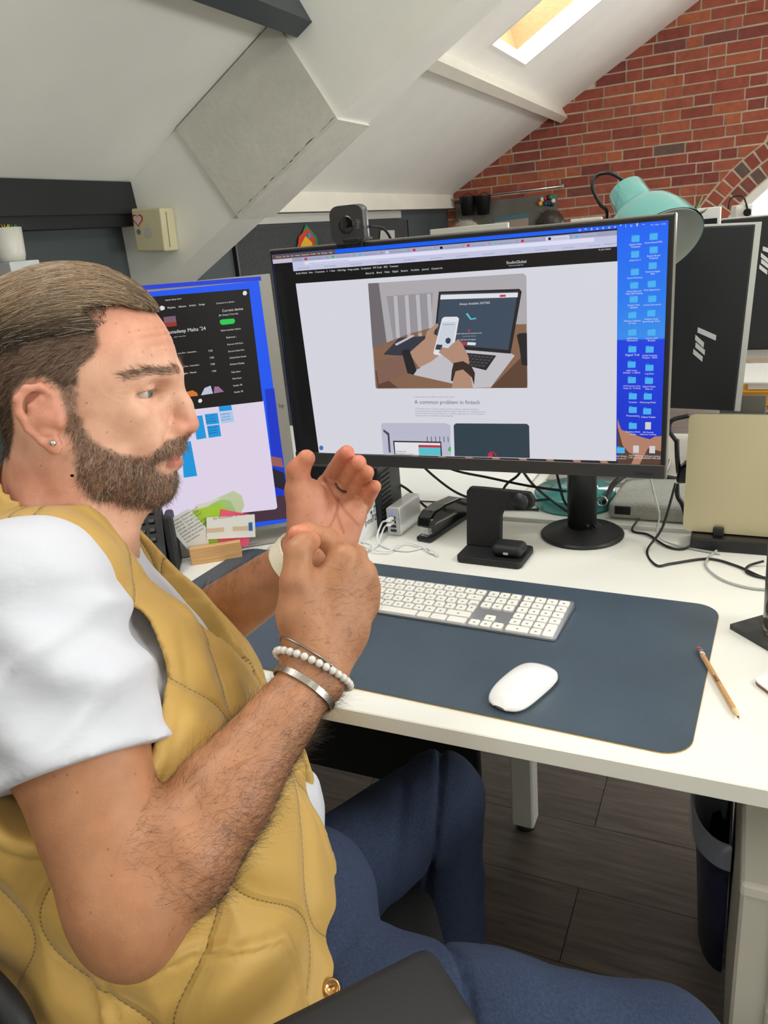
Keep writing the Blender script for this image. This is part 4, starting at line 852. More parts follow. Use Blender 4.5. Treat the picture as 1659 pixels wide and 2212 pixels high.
def crease(pts, wd):
    d = np.full(len(_v), 99.0)
    for a, b in zip(pts, pts[1:]):
        a = np.array(a, float); b = np.array(b, float); ab = b-a; t = np.clip(((xy-a) @ ab)/(ab@ab), 0, 1); d = np.minimum(d, np.linalg.norm(xy-a-t[:, None]*ab, axis=1))
    return np.exp(-(d/wd)**2)*onpalm
for pts in ([(700, 1032), (716, 1062), (730, 1085), (722, 1120), (706, 1148)], [(726, 1072), (746, 1104), (775, 1135)], [(732, 1078), (728, 1110), (742, 1150)]): mixc((150, 84, 66), crease(pts, 2.6)*.65)
m_skin = bpy.data.materials.new('skin'); m_skin.use_nodes = True; nt = m_skin.node_tree; bs = nt.nodes['Principled BSDF']
at = nt.nodes.new('ShaderNodeVertexColor'); at.layer_name = 'tint'; tc = nt.nodes.new('ShaderNodeTexCoord')
n1 = nt.nodes.new('ShaderNodeTexNoise'); n1.inputs['Scale'].default_value = 45; n1.inputs['Detail'].default_value = 8; nt.links.new(tc.outputs['Object'], n1.inputs['Vector'])
r1 = nt.nodes.new('ShaderNodeValToRGB'); r1.color_ramp.elements[0].position = .3; r1.color_ramp.elements[0].color = (.80, .72, .68, 1); r1.color_ramp.elements[1].position = .7; r1.color_ramp.elements[1].color = (1.06, 1.04, 1.03, 1)
nt.links.new(n1.outputs['Fac'], r1.inputs[0])
vo = nt.nodes.new('ShaderNodeTexVoronoi'); vo.inputs['Scale'].default_value = 85; nt.links.new(tc.outputs['Object'], vo.inputs['Vector'])   # sparse freckles
r2 = nt.nodes.new('ShaderNodeValToRGB'); r2.color_ramp.elements[0].position = .06; r2.color_ramp.elements[0].color = (.62, .48, .42, 1); r2.color_ramp.elements[1].position = .12; r2.color_ramp.elements[1].color = (1, 1, 1, 1)
nt.links.new(vo.outputs['Distance'], r2.inputs[0])
mx1 = nt.nodes.new('ShaderNodeMixRGB'); mx1.blend_type = 'MULTIPLY'; mx1.inputs[0].default_value = .8; mx2 = nt.nodes.new('ShaderNodeMixRGB'); mx2.blend_type = 'MULTIPLY'; mx2.inputs[0].default_value = .7
nt.links.new(at.outputs['Color'], mx1.inputs[1]); nt.links.new(r1.outputs[0], mx1.inputs[2]); nt.links.new(mx1.outputs[0], mx2.inputs[1]); nt.links.new(r2.outputs[0], mx2.inputs[2]); nt.links.new(mx2.outputs[0], bs.inputs['Base Color'])
bs.inputs['Roughness'].default_value = .48; bs.inputs['Subsurface Weight'].default_value = .12; bs.inputs['Subsurface Radius'].default_value = (.006, .002, .001); bs.inputs['Subsurface Scale'].default_value = 1.0; bs.inputs['Specular IOR Level'].default_value = .42
n2 = nt.nodes.new('ShaderNodeTexNoise'); n2.inputs['Scale'].default_value = 420; n2.inputs['Detail'].default_value = 5; nt.links.new(tc.outputs['Object'], n2.inputs['Vector'])
bp = nt.nodes.new('ShaderNodeBump'); bp.inputs['Strength'].default_value = .22; bp.inputs['Distance'].default_value = .0012; nt.links.new(n2.outputs['Fac'], bp.inputs['Height']); nt.links.new(bp.outputs[0], bs.inputs['Normal'])
person = skin_mesh('person', _v, _q, m_skin, None, np.clip(col, 0, 1))
tag(person, 'bearded man in a mustard quilted vest seated at the desk, gesturing with both hands', 'person')
BN = BNZ

# eyes
m_eye = bpy.data.materials.new('eyeball'); m_eye.use_nodes = True; nt = m_eye.node_tree; bs = nt.nodes['Principled BSDF']; bs.inputs['Roughness'].default_value = .12
at = nt.nodes.new('ShaderNodeVertexColor'); at.layer_name = 'tint'; nt.links.new(at.outputs['Color'], bs.inputs['Base Color'])
for s in (1, -1):
    c = H(51.5, .5, 31.5*s); gz = HF*.95-HU*.12+HS*(.25 if s > 0 else .05); gz /= np.linalg.norm(gz)
    b = MB(); bmesh.ops.create_icosphere(b.bm, subdivisions=4, radius=.0122, matrix=Matrix.Translation(V3(cam2w(c))))
    me_o = b.build('eye', m_eye, person, smooth=True); me = me_o.data
    gw = V3(gz @ RC); cw = V3(cam2w(c)); at_ = me.color_attributes.new('tint', 'FLOAT_COLOR', 'POINT'); cc = []
    for vt in me.vertices:
        a = (vt.co-cw).normalized().dot(gw); cc += [*(lin((20, 18, 18)) if a > .982 else lin((92, 100, 100)) if a > .88 else lin((196, 178, 168))), 1]
    at_.data.foreach_set('color', cc)
# ear stud and finger ring
b = MB(); bmesh.ops.create_icosphere(b.bm, subdivisions=3, radius=.0030, matrix=Matrix.Translation(V3(cam2w(H(-19.5, -37.5, 81))))); b.build('ear_stud', m_silver2 if 'm_silver2' in globals() else M('stud_silver', (215, 215, 212), .2, metal=.9), person, smooth=True)
# ---- hair: a combed-back cap plus strands; beard, brows and arm hair as strands
def strands(name, P, rad, tint, mat, parent):
    """P (N,S,3) camera frame -> one mesh of three-sided tapering strands"""
    N, S, _ = P.shape; t = np.gradient(P, axis=1); t /= np.maximum(np.linalg.norm(t, axis=2, keepdims=True), 1e-9)
    a = np.cross(t, np.array([0.31, 0.2, 0.93])); a /= np.maximum(np.linalg.norm(a, axis=2, keepdims=True), 1e-9); b = np.cross(t, a)
    r = (np.asarray(rad).reshape(-1, 1, 1))*np.linspace(1, .35, S)[None, :, None]
    V = np.stack([P+(a*math.cos(x)+b*math.sin(x))*r for x in (0, 2*PI/3, 4*PI/3)], 2).reshape(-1, 3)
    i = np.arange(N)[:, None, None]*S*3; j = np.arange(S-1)[None, :, None]*3; k = np.arange(3)[None, None, :]; k2 = (k+1) % 3
    q = np.stack([i+j+k, i+j+k2, i+j+3+k2, i+j+3+k], -1).reshape(-1, 4)
    o = skin_mesh(name, V, q, mat, parent, np.repeat(tint, S*3, axis=0)); o['kind'] = 'stuff'; return o
m_hair = bpy.data.materials.new('hair'); m_hair.use_nodes = True; nt = m_hair.node_tree; bs = nt.nodes['Principled BSDF']; bs.inputs['Roughness'].default_value = .42; bs.inputs['Specular IOR Level'].default_value = .5
at = nt.nodes.new('ShaderNodeVertexColor'); at.layer_name = 'tint'; nt.links.new(at.outputs['Color'], bs.inputs['Base Color'])
rg = np.random.default_rng(5)
CR = Field().ell(H(-11, 22, 0), (.0955, .088, .0755), HA, .004); CR.cone(H(-22, -45, 0), NB, .058, .064, .02)
def hair_thick(u, v, w):
    top = smooth(50, 95, v+.10*np.abs(w)); front = smooth(20, 75, u)
    return (1.2+6.0*top*(1-.35*front)+3.5*smooth(-40, -90, u)+1.6*smooth(30, 70, v))/1000
def hair_d(p):
    p = np.asarray(p, float)
    q = head_uvw(p); u, v, w = q.T; d = CR(p, pad=1.0)-hair_thick(u, v, w)
    # combed clumps: shallow grooves running front to back
    ph = w*.62+5*np.sin(u*.045+1)+v*.25*np.sign(w); d = d+(.0011*np.sin(ph)+.0006*np.sin(ph*2.3+u*.05))*smooth(60, 90, v)
    m = np.maximum(polydist(HAIRPOLY, u+np.where(v > 60, 3*np.sin(w*.25), 0), v)+1.5, 58-v-14*smooth(0, -60, u)-50*smooth(-55, -90, u))/1000; k = .006
    h = np.maximum(k-np.abs(d-m), 0)/k; return np.maximum(d, m)+h*h*k*.25
HFld = Field().func(hair_d, H0-.16, H0+.16, .004)
hv, hq = grow(HFld, H0-.16, H0+.16, .0025); hn = vnormals(hv, hq)
hu, hvv, hw = head_uvw(hv).T
tone = np.array(lin((58, 44, 32)))*(1-smooth(45, 95, hvv)[:, None])+np.array(lin((112, 88, 64)))*smooth(45, 95, hvv)[:, None]
hair_o = skin_mesh('hair', hv, hq, m_hair, person, tone)
# strand growth on the cap
def grow_strands(n, pick, length, seg, dirf, lift, wob):
    w_ = pick(hu, hvv, hw)*np.ones(len(hv)); idx = rg.choice(len(hv), n, p=w_/w_.sum()); P = hv[idx].copy(); N = hn[idx]; L = length(*head_uvw(P).T)*rg.uniform(.6, 1.25, n); out = []
    off = rg.uniform(.0002, 1, n)*lift; ph = rg.uniform(0, 6.28, n); jit = rg.normal(0, 1, (n, 3))*wob
    for s_ in range(seg):
        out.append(P+N*(off*(0.3+s_/seg))[:, None])
        q = head_uvw(P); D = dirf(*q.T)@HA+jit+.12*np.sin(ph+s_*.9)[:, None]*HS; D -= N*np.sum(D*N, 1)[:, None]; D /= np.maximum(np.linalg.norm(D, axis=1, keepdims=True), 1e-6)
        P = P+D*(L/seg)[:, None]; dd = CR(P, pad=1.0)-hair_thick(*head_uvw(P).T)
        e = 1e-4; g = np.stack([CR(P+np.eye(3)[i]*e, pad=1.0)-CR(P-np.eye(3)[i]*e, pad=1.0) for i in range(3)], 1); g /= np.maximum(np.linalg.norm(g, axis=1, keepdims=True), 1e-9)
        P = P-g*dd[:, None]; N = g
    return np.stack(out, 1), idx
def comb(u, v, w):
    d = np.stack([-np.ones_like(u), .10*smooth(20, 60, u)-.55*smooth(60, 10, v), np.sign(w)*(.18+.45*smooth(70, 40, v)*0)], 1); d[:, 2] += .25; return d
P, idx = grow_strands(9000, lambda u, v, w: np.where(v > 60, 3.0, np.where(w > -20, 1.0, .3)), lambda u, v, w: np.where(v > 66, .046, np.where(v > 40, .026, .013)), 7, comb, .0028, .10)
tv = smooth(50, 95, hvv[idx])*rg.uniform(.4, 1.15, len(idx)); gr = rg.uniform(0, 1, len(idx)) < .10
cA, cB, cG = np.array(lin((52, 40, 30))), np.array(lin((176, 146, 112))), np.array(lin((190, 178, 160)))
tint = cA*(1-np.clip(tv, 0, 1))[:, None]+cB*np.clip(tv, 0, 1)[:, None]; tint[gr] = cG
strands('hair_strands', P, rg.uniform(.00016, .00030, len(P)), tint, m_hair, hair_o)
# beard and brows
def on_skin(mask, n, length, dirv, seg, curl, nlift):
    pr = np.maximum(mask, 0); idx = rg.choice(len(_v), n, p=pr/pr.sum()); P = _v[idx]+rg.normal(0, .0007, (n, 3)); N = BN[idx]; D = dirv(idx); D = D-N*np.sum(D*N, 1)[:, None]; D /= np.maximum(np.linalg.norm(D, axis=1, keepdims=True), 1e-6)
    L = length*rg.uniform(.5, 1.3, n); C = rg.normal(0, 1, (n, 3))*curl; t = np.linspace(0, 1, seg)[None, :, None]
    X = P[:, None]+(D+C*.6)[:, None]*(L[:, None, None]*t)+N[:, None]*(L[:, None, None]*nlift*t*(1-.45*t))+C[:, None]*(L[:, None, None]*t*t*.8); return X-N[:, None]*.0004, idx
sc = smooth(-110, -40, v); dbeard = lambda i: np.stack([-.25*np.ones(len(i)), -1*np.ones(len(i)), np.zeros(len(i))], 1) @ HA
P, idx = on_skin(beard*(BN[:, 2] < .35)*(.35+.65*smooth(5, -45, v)), 6800, .0050, dbeard, 4, .35, .62)
g = rg.uniform(0, 1, len(idx)); front = smooth(40, 75, u[idx])
tint = np.array(lin((84, 64, 47)))*rg.uniform(.7, 1.3, (len(idx), 1)); tint[g > .6] = lin((120, 92, 66)); tint[(g > .80)] = lin((176, 160, 138)); tint[(g > .93)] = lin((214, 206, 194))
strands('beard', P, rg.uniform(.00011, .00018, len(P)), tint, m_hair, person)
sh = hair*(v < 80)*smooth(-90, -60, -np.abs(w)*0+u*0-30+0*v)*(BN[:, 2] < .3)*(1-smooth(2, 20, u)*.35); sh = hair*(v < 82)*(BN[:, 2] < .3)*((v < 66) | (u < 16))
P, idx = on_skin(sh, 7500, .0115, lambda i: np.stack([-1*np.ones(len(i)), -.75+.6*smooth(20, 70, v[i]), np.zeros(len(i))], 1) @ HA, 4, .22, .16)
vv = v[idx]; tint = np.array(lin((64, 49, 37)))*rg.uniform(.6, 1.5, (len(idx), 1)); gq = rg.uniform(0, 1, len(idx)); lt = (gq > .80-.25*smooth(-5, 25, u[idx])); tint[lt] = np.array(lin((150, 130, 108)))
strands('side_hair', P, rg.uniform(.00012, .00020, len(P)), tint, m_hair, hair_o)
dbrow = lambda i: np.stack([-.9*np.ones(len(i)), .35*np.ones(len(i)), .6*np.sign(w[i])], 1) @ HA
P, idx = on_skin(brow*(brow > .35)*(u > 30), 1200, .0080, dbrow, 4, .18, .22)
strands('eyebrows', P, rg.uniform(.00011, .00018, len(P)), np.array(lin((112, 88, 68)))*rg.uniform(.7, 1.5, (len(P), 1)), m_hair, person)
# forearm and hand hair
def seg_t(a, b, p): ab = b-a; t = ((p-a)@ab)/(ab@ab); return t, np.linalg.norm(p-a-np.clip(t, 0, 1)[:, None]*ab, axis=1)
t1, d1 = seg_t(ELN, WRN, _v); am = (d1 < .062)*smooth(.02, .2, t1)*smooth(1.1, .95, t1)*(t1 < 1.1)
_back = smooth(.02, .06, np.linalg.norm(_v-Q(740, 1330, .745), axis=1)*-1+.085)*(np.linalg.norm(_v-Q(740, 1330, .745), axis=1) < .055)*(BN[:, 2] < -.1)
out_ = BN @ np.array([.6, .75, -.1]); am = am*(.35+1.2*smooth(-.2, .8, out_))+_back*.25
fd = (WRN-ELN)/np.linalg.norm(WRN-ELN)
P, idx = on_skin(am, 8500, .0125, lambda i: np.tile(fd*.8+np.array([.25, .55, 0])*.8, (len(i), 1))+rg.normal(0, .35, (len(i), 3)), 5, .35, .55)
strands('arm_hair', P, rg.uniform(.00006, .00010, len(P)), np.array(lin((62, 46, 34)))*rg.uniform(.6, 1.4, (len(P), 1)), m_hair, person)
t2, d2 = seg_t(ELF, WRF, _v); am = (d2 < .06)*smooth(.2, .5, t2)*(t2 < .95)*smooth(-.3, .7, BN @ np.array([-.3, -.8, -.3]))
fd = (WRF-ELF)/np.linalg.norm(WRF-ELF)
P, idx = on_skin(am, 1100, .0115, lambda i: np.tile(fd*.8+np.array([.1, -.6, 0]), (len(i), 1))+rg.normal(0, .3, (len(i), 3)), 5, .3, .55)
strands('arm_hair', P, rg.uniform(.00006, .0001, len(P)), np.array(lin((62, 46, 34)))*rg.uniform(.6, 1.4, (len(P), 1)), m_hair, person)
# ---- clothes (children of the person): T-shirt, quilted vest, jeans, shoes
def tor(p): q = (p-T0) @ TA.T; return q[:, 0], q[:, 1], q[:, 2]
HK = [-.06, 0, .12, .25, .38, .46, .55]
def torso_d(p):
    f, h, s = tor(p); a = np.interp(h, HK, [.150, .150, .144, .142, .135, .116, .080]); b = np.interp(h, HK, [.170, .182, .185, .182, .182, .150, .085]); c = np.interp(h, HK, [.012, .014, .018, .020, .004, -.008, -.012])
    r = (np.abs((f-c)/a)**2.3+np.abs(s/b)**2.3)**(1/2.3); d = (r-1)*np.minimum(a, b); d = np.maximum(d, h-.56); return np.maximum(d, -.09-h)
tlo, thi = np.array([-.62, -.02, .52]), np.array([.08, .72, 1.22])
def noise3(p, sc, seed):
    r = np.random.default_rng(seed); o = np.zeros(len(p))
    for i in range(7): k = r.normal(0, 1, 3); k = (k/np.linalg.norm(k)).astype(np.float32); o += np.sin(p@k*sc*r.uniform(.6, 1.6)+r.uniform(0, 6.28))
    return o/7
# T-shirt
FS = Field(); FS.func(torso_d, tlo, thi, .01)
FS.cone(NB+TF*.0, SHN, .066, .068, .03); FS.cone(NB, SHF, .066, .066, .03)
FS.cone(SHN, SHN+U_*.30, .071, .0695, .02); FS.cone(SHN+U_*.30, SHN+U_*.62, .0695, .0660, .01); FS.ell(SHN-TU*.085-TS*.075+TF*.012, (.055, .065, .036), TA, .02)
FS.ell(Q(650, 1762, .885), (.028, .050, .05), np.eye(3), .02); FS.cone(SHF, SHF+(ELF-SHF)*.65, .064, .064, .02)
hemA, hemB = Q(0, 1717, .62), Q(326, 1600, .62); ax = U_/np.linalg.norm(U_); hd = hemB-hemA; hd /= np.linalg.norm(hd); hn_ = np.cross(hd, np.cross(ax, hd)); hn_ /= np.linalg.norm(hn_); hn_ = hn_ if hn_@ax > 0 else -hn_
def shirt(p):
    d = FS(p, pad=.1); f, h, s = tor(p)
    rs, tt = None, ((p-SHN)@ax)
    wr = .0040*noise3(p*np.array([1, 2.2, 1]), 55, 3)+.0016*noise3(p, 120, 9); d = d-wr
    # pulled folds across the sleeve
    d = d-.0042*np.sin((p@np.array([.55, -.9, .2]))*95+2*noise3(p, 25, 2))*smooth(.02, .06, tt)*smooth(.20, .10, tt)*smooth(.0, .12, s+.05)
    d = d-.0028*np.exp(-((tt-(((hemA-SHN)@ax)*.5+((hemB-SHN)@ax)*.5-.016))/.004)**2)*0
    sl_ = smooth(.01, .05, tt)*smooth(-.02, .06, s)
    for (ca, cb, cw_, am__) in ((.9, -.45, .011, .006), (.75, -.65, .009, .005), (.98, -.15, .012, .005), (.6, -.8, .010, .004)):      # soft pulled folds across the sleeve
        g_ = (p[:, 0]*cb*-1+p[:, 1]*ca)*1.0+.006*noise3(p, 30, int(ca*100)); d = d-sl_*am__*np.exp(-(((g_*1000) % 61-30)/(cw_*1000))**2)*smooth(-.6, .5, noise3(p, 18, int(cw_*9000)+3))
    nk = np.linalg.norm(p-(NB+TU*.012+TF*.012), axis=1); ab = H(-22, -45, 0)-NB; t = np.clip(((p-NB)@ab)/(ab@ab), 0, 1); dn = np.linalg.norm(p-NB-t[:, None]*ab, axis=1)-.0655
    d = np.maximum(d, -np.maximum(dn, -(((p-NB)@TU)-.008)))            # neck opening
    near = s > .05
    d = np.maximum(d, np.where(near & (tt > .04), (p-hemA)@hn_, -1))
    d = np.maximum(d, -.055-h)
    return d
v_, q_ = grow(Field().func(shirt, tlo-.02, thi, .003), tlo-.02, thi, .0040)
m_tee = M('white_jersey', (196, 198, 206), .95, bump=.28, bscale=13, stretch=(1, 1, 2.0)); m_tee.node_tree.nodes['Bump'].inputs['Distance'].default_value = .012
tee = skin_mesh('t_shirt', relax(v_, q_, 1, .4), q_, m_tee, person)
# quilted vest
FV = Field(); FV.func(lambda p: torso_d(p)-.015, tlo, thi, .01); FV.cone(NB+TF*-.01, SHN+TU*.002-TS*.02, .075, .0755, .03); FV.cone(NB, SHF, .074, .072, .03)
FV.cone(NB+TU*.005-TF*.012, NB+TU*.05-TF*.022, .080, .079, .02)                             # collar stand
AS = SHN-TS*.035
def vest(p):
    f, h, s = tor(p); d = FV(p, pad=.1)
    a = np.arctan2(s*.9, f-.03)*.175; hh = h+.02*np.sin(a*9)
    Aw, Pp = .075, .21; best = np.full(len(p), 9.0)
    for k in range(-8, 9): best = np.minimum(best, np.abs(a-(k*Aw+(-1)**k*Aw*.44*np.sin(2*PI*hh/Pp))))
    best = best/np.sqrt(1+(Aw*.44*2*PI/Pp*np.cos(2*PI*hh/Pp))**2)
    puff = smooth(0, .032, best)
    quilt = .0075*puff+.0010*noise3(p, 90, 4)
    wrk = 0
    edge = np.abs(np.abs(s)-0.0)
    # patch pocket on the near side
    pu, pv = a, h; ht_ = np.interp(pu, [.134, .23, .30], [.160, .212, .222]); inp = (s > .0) & (pu > .146) & (pu < .306) & (pv < ht_)
    pb = np.minimum.reduce([pu-.146, .306-pu, (ht_-pv)]); pocket = np.where(inp, .005*smooth(0, .003, pb)-.0032*np.exp(-((pb-.012)/.0022)**2), 0)
    d = d-(quilt+wrk)*smooth(.50, .44, h)-pocket-.0025*noise3(p, 34, 8)
    # openings: armholes, neck, open front
    for S0, sg in ((SHN, 1), (SHF, -1)):
        c0 = S0-TU*.092+TF*.004; rel = p-c0; fo_, ho_, so_ = rel@TF, rel@TU, rel@TS*sg
        rr = np.sqrt((fo_/.082)**2+(ho_/.096)**2); da = (rr-1)*.082; da = np.maximum(da, -(so_+.09)); d = d-.0022*smooth(.015, .011, da)*(da > 0)+.0012*np.exp(-((da-.015)/.002)**2); k_ = .006; h_ = np.maximum(k_-np.abs(d+da), 0)/k_; d = np.maximum(d, -da)+h_*h_*k_*.25
    ab = H(-22, -45, 0)-NB; t = np.clip(((p-NB)@ab)/(ab@ab), -.1, 1.2); dn = np.linalg.norm(p-NB-t[:, None]*ab, axis=1)-.0735
    d = np.maximum(d, -np.maximum(dn, -(((p-NB)@TU)+.018)))
    gap = np.interp(h, [-.1, .02, .12, .25, .36, .44, .50, .56], [.075, .05, .022, .012, .020, .034, .05, .06]); sl = s-np.interp(h, [-.1, .5], [-.015, .0])
    fr = np.maximum(np.abs(sl)-gap, -(f-.02)); d = np.maximum(d, -np.minimum(fr, .02)*1.0)
    ed = np.abs(sl)-gap; d = d-.0028*smooth(.022, .016, ed)*(f > 0)*(ed > 0)                   # bound front edge
    return np.maximum(d, -.072-h)
v_, q_ = grow(Field().func(vest, tlo-.03, thi+.02, .003), tlo-.03, thi+.02, .0034)
m_vest = M('mustard_nylon', (186, 149, 74), .58, sheen=.15)
nt = m_vest.node_tree; bs = nt.nodes['Principled BSDF']
def MN(op, a, b=None):
    n = nt.nodes.new('ShaderNodeMath'); n.operation = op
    for i, x in enumerate((a, b)):
        if x is None: continue
        if isinstance(x, (int, float)): n.inputs[i].default_value = x
        else: nt.links.new(x, n.inputs[i])
    return n.outputs[0]
at = nt.nodes.new('ShaderNodeAttribute'); at.attribute_name = 'quilt'; sp = nt.nodes.new('ShaderNodeSeparateXYZ'); nt.links.new(at.outputs['Vector'], sp.inputs[0])
QA, QP = .075, .21; wv = MN('MULTIPLY', MN('SINE', MN('MULTIPLY', sp.outputs['Y'], 2*PI/QP)), QA*.44)
d1_ = MN('ABSOLUTE', MN('SUBTRACT', MN('FLOORED_MODULO', MN('ADD', MN('SUBTRACT', sp.outputs['X'], wv), QA), 2*QA), QA)); d2_ = MN('ABSOLUTE', MN('SUBTRACT', MN('FLOORED_MODULO', MN('ADD', sp.outputs['X'], wv), 2*QA), QA))
dm = MN('MINIMUM', d1_, d2_); groove = MN('POWER', MN('MINIMUM', MN('DIVIDE', dm, .0065), 1.0), .6)
nz_ = nt.nodes.new('ShaderNodeTexNoise'); nz_.inputs['Scale'].default_value = 60; nz_.inputs['Detail'].default_value = 3; tc = nt.nodes.new('ShaderNodeTexCoord'); nt.links.new(tc.outputs['Object'], nz_.inputs['Vector'])
puck = MN('MULTIPLY', MN('SUBTRACT', 1.0, MN('MINIMUM', MN('DIVIDE', dm, .02), 1.0)), MN('MULTIPLY', nz_.outputs['Fac'], .9))
hgt = MN('SUBTRACT', groove, puck); bp = nt.nodes.new('ShaderNodeBump'); bp.inputs['Strength'].default_value = .75; bp.inputs['Distance'].default_value = .0035; nt.links.new(hgt, bp.inputs['Height']); nt.links.new(bp.outputs[0], bs.inputs['Normal'])
dash = MN('GREATER_THAN', MN('SINE', MN('MULTIPLY', sp.outputs['Y'], 2*PI/.0042)), -.2); line = MN('MULTIPLY', MN('LESS_THAN', dm, .0009), dash)
mxv = nt.nodes.new('ShaderNodeMixRGB'); mxv.inputs[1].default_value = (*lin((186, 149, 74)), 1); mxv.inputs[2].default_value = (*lin((138, 106, 46)), 1); nt.links.new(line, mxv.inputs[0]); nt.links.new(mxv.outputs[0], bs.inputs['Base Color'])
v_ = relax(v_, q_, 1, .3); vest_o = skin_mesh('vest', v_, q_, m_vest, person)
f_, h_, s_2 = tor(v_); a_ = np.arctan2(s_2*.9, f_-.03)*.175; qa = vest_o.data.attributes.new('quilt', 'FLOAT_VECTOR', 'POINT'); qa.data.foreach_set('vector', np.column_stack([a_, h_+.02*np.sin(a_*9), np.zeros(len(a_))]).astype(np.float32).ravel())
# press stud near the hem
b = MB(); pn = Q(716, 2134, .7345); mm = Matrix.Translation(V3(cam2w(pn))) @ V3((-pn/np.linalg.norm(pn)) @ RC).to_track_quat('Z', 'Y').to_matrix().to_4x4()
b.lathe([(0, -.003), (.0085, -.003), (.0088, .001), (.0075, .0025), (.0052, .0020), (.0042, .0006), (0, .0004)], mm, 24); b.build('press_stud', M('brass', (196, 150, 96), .28, metal=1), vest_o)
# jeans
HN, KN = Q(610, 2190, .80), Q(1430, 2306, .775); HFr, KF = Q(480, 2080, .99), Q(950, 1722, 1.17)
WD = -RC[:, 2]                                          # world down in the camera frame
FJ = Field(); FJ.ell(T(.02, -.055, 0), (.145, .11, .178), TA, .02)
FJ.ell(Q(655, 1965, .875), (.085, .085, .12), np.eye(3), .03); FJ.cone(HN, HN+(KN-HN)*.55, .098, .082, .03); FJ.cone(HN+(KN-HN)*.55, KN, .082, .070, .02); FJ.cone(KN, KN+WD*.30-np.array([.02, 0, -.02]), .068, .058, .02)
FJ.cone(HFr, KF, .092, .066, .03); FJ.cone(KF, KF+WD*.40, .064, .055, .02)
def jeans(p):
    d = FJ(p, pad=.1); t, _ = seg_t(HN, KN, p); a = np.arctan2((p-HN)@np.array([0, 0, 1.]), (p-HN)@np.array([0, -1., 0]))
    d = d-.0035*noise3(p, 40, 5)-.0016*noise3(p, 110, 6)
    d = d+.009*np.exp(-((t-.44+.05*np.sin(a))/.011)**2)+.004*np.exp(-((t-.18-.08*np.sin(a*1.3))/.02)**2)
    f, h, s = tor(p); return np.maximum(d, h-.035-3*np.maximum(f-.13, 0))
jlo, jhi = np.array([-.42, .33, .50]), np.array([.46, 1.05, 1.62])
v_, q_ = grow(Field().func(jeans, jlo, jhi, .003), jlo, jhi, .0052)
m_denim = M('indigo_denim', (38, 51, 78), .9, var=.30, vscale=330, bump=.5, bscale=600)
jeans_o = skin_mesh('jeans', relax(v_, q_, 1, .4), q_, m_denim, person)
# shoes
for K, off in ((KN+WD*.30-np.array([.02, 0, -.02]), None), (KF+WD*.40, None)):
    kw = cam2w(K); A = np.array([kw[0], kw[1], .055]); fw_ = (TF @ RC); fw_[2] = 0; fw_ /= np.linalg.norm(fw_)
    inv = lambda P: (np.asarray(P)-CAM) @ RC.T
    FB = Field(); FB.cone(inv(A+(0, 0, .02)), inv(A+fw_*.10), .045, .042, .02); FB.cone(inv(A+fw_*.10-(0, 0, .012)), inv(A+fw_*.19-(0, 0, .018)), .042, .036, .02); FB.cone(inv(A), inv([A[0], A[1], max(kw[2]-.02, .1)]), .042, .046, .02)
    FB.func(lambda p: cam2w(p)[:, 2]*-1+0.0, jlo-1, jhi+1, .002, False) if False else None
    lo_ = inv(A)-.36; hi_ = inv(A)+.36; shoe = lambda p, FB=FB: np.maximum(FB(p, pad=.2), .002-cam2w(p)[:, 2])
    v_, q_ = grow(Field().func(shoe, lo_, hi_, .003), lo_, hi_, .006); skin_mesh('shoe', v_, q_, M('white_leather', (225, 222, 216), .5), person)
# ---- bracelets, watch strap, finger ring (worn by the man), office chair under him
def ring_pts(c, n, k, extra, fld=F, rmax=.06):
    n = n/np.linalg.norm(n); a = np.cross(n, np.array([0, 0, 1.])); a /= np.linalg.norm(a); b = np.cross(n, a); out = []
    rs = np.linspace(.012, rmax, 120)
    for i in range(k):
        d = a*math.cos(2*PI*i/k)+b*math.sin(2*PI*i/k); v = fld(c+rs[:, None]*d); j = np.nonzero(v > 0)[0]; r = rs[j[0]] if len(j) else .03; out.append((d, r+extra))
    R_ = np.array([r for _, r in out]); R_ = (np.roll(R_, 1)+R_+np.roll(R_, -1))/3
    return [c+d*r for (d, _), r in zip(out, R_)], [d for d, _ in out]
fdn = (WRN-ELN)/np.linalg.norm(WRN-ELN)
# selenite beads
bt = bpy.data.objects.new('bead_bracelet', None); COL.objects.link(bt); bt.location = V3(cam2w(Q(680, 1445, .728))); setpar(bt, person); bt['label'] = 'pale translucent bead bracelet'
pts, _ = ring_pts(Q(681, 1446, .728), np.array([.36, -.82, .42]), 72, .0034); L_ = np.cumsum([0]+[np.linalg.norm(pts[(i+1) % 72]-pts[i]) for i in range(72)]); nbd = int(L_[-1]/.0073)
m_bead = M('selenite', (232, 228, 220), .18, coat=.3, trans=.25, sss=.2); bm_ = bmesh.new(); bmesh.ops.create_uvsphere(bm_, u_segments=14, v_segments=9, radius=.0038); mb_ = bpy.data.meshes.new('bead'); bm_.to_mesh(mb_); bm_.free(); mb_.materials.append(m_bead)
for p in mb_.polygons: p.use_smooth = True
for i in range(nbd):
    x = L_[-1]*i/nbd; j = int(np.searchsorted(L_, x, 'right')-1); t = (x-L_[j])/(L_[j+1]-L_[j]); p = pts[j]*(1-t)+pts[(j+1) % 72]*t
    o = bpy.data.objects.new('bead', mb_); COL.objects.link(o); o.parent = bt; o.matrix_parent_inverse = world_of(bt).inverted(); o.location = V3(cam2w(p))
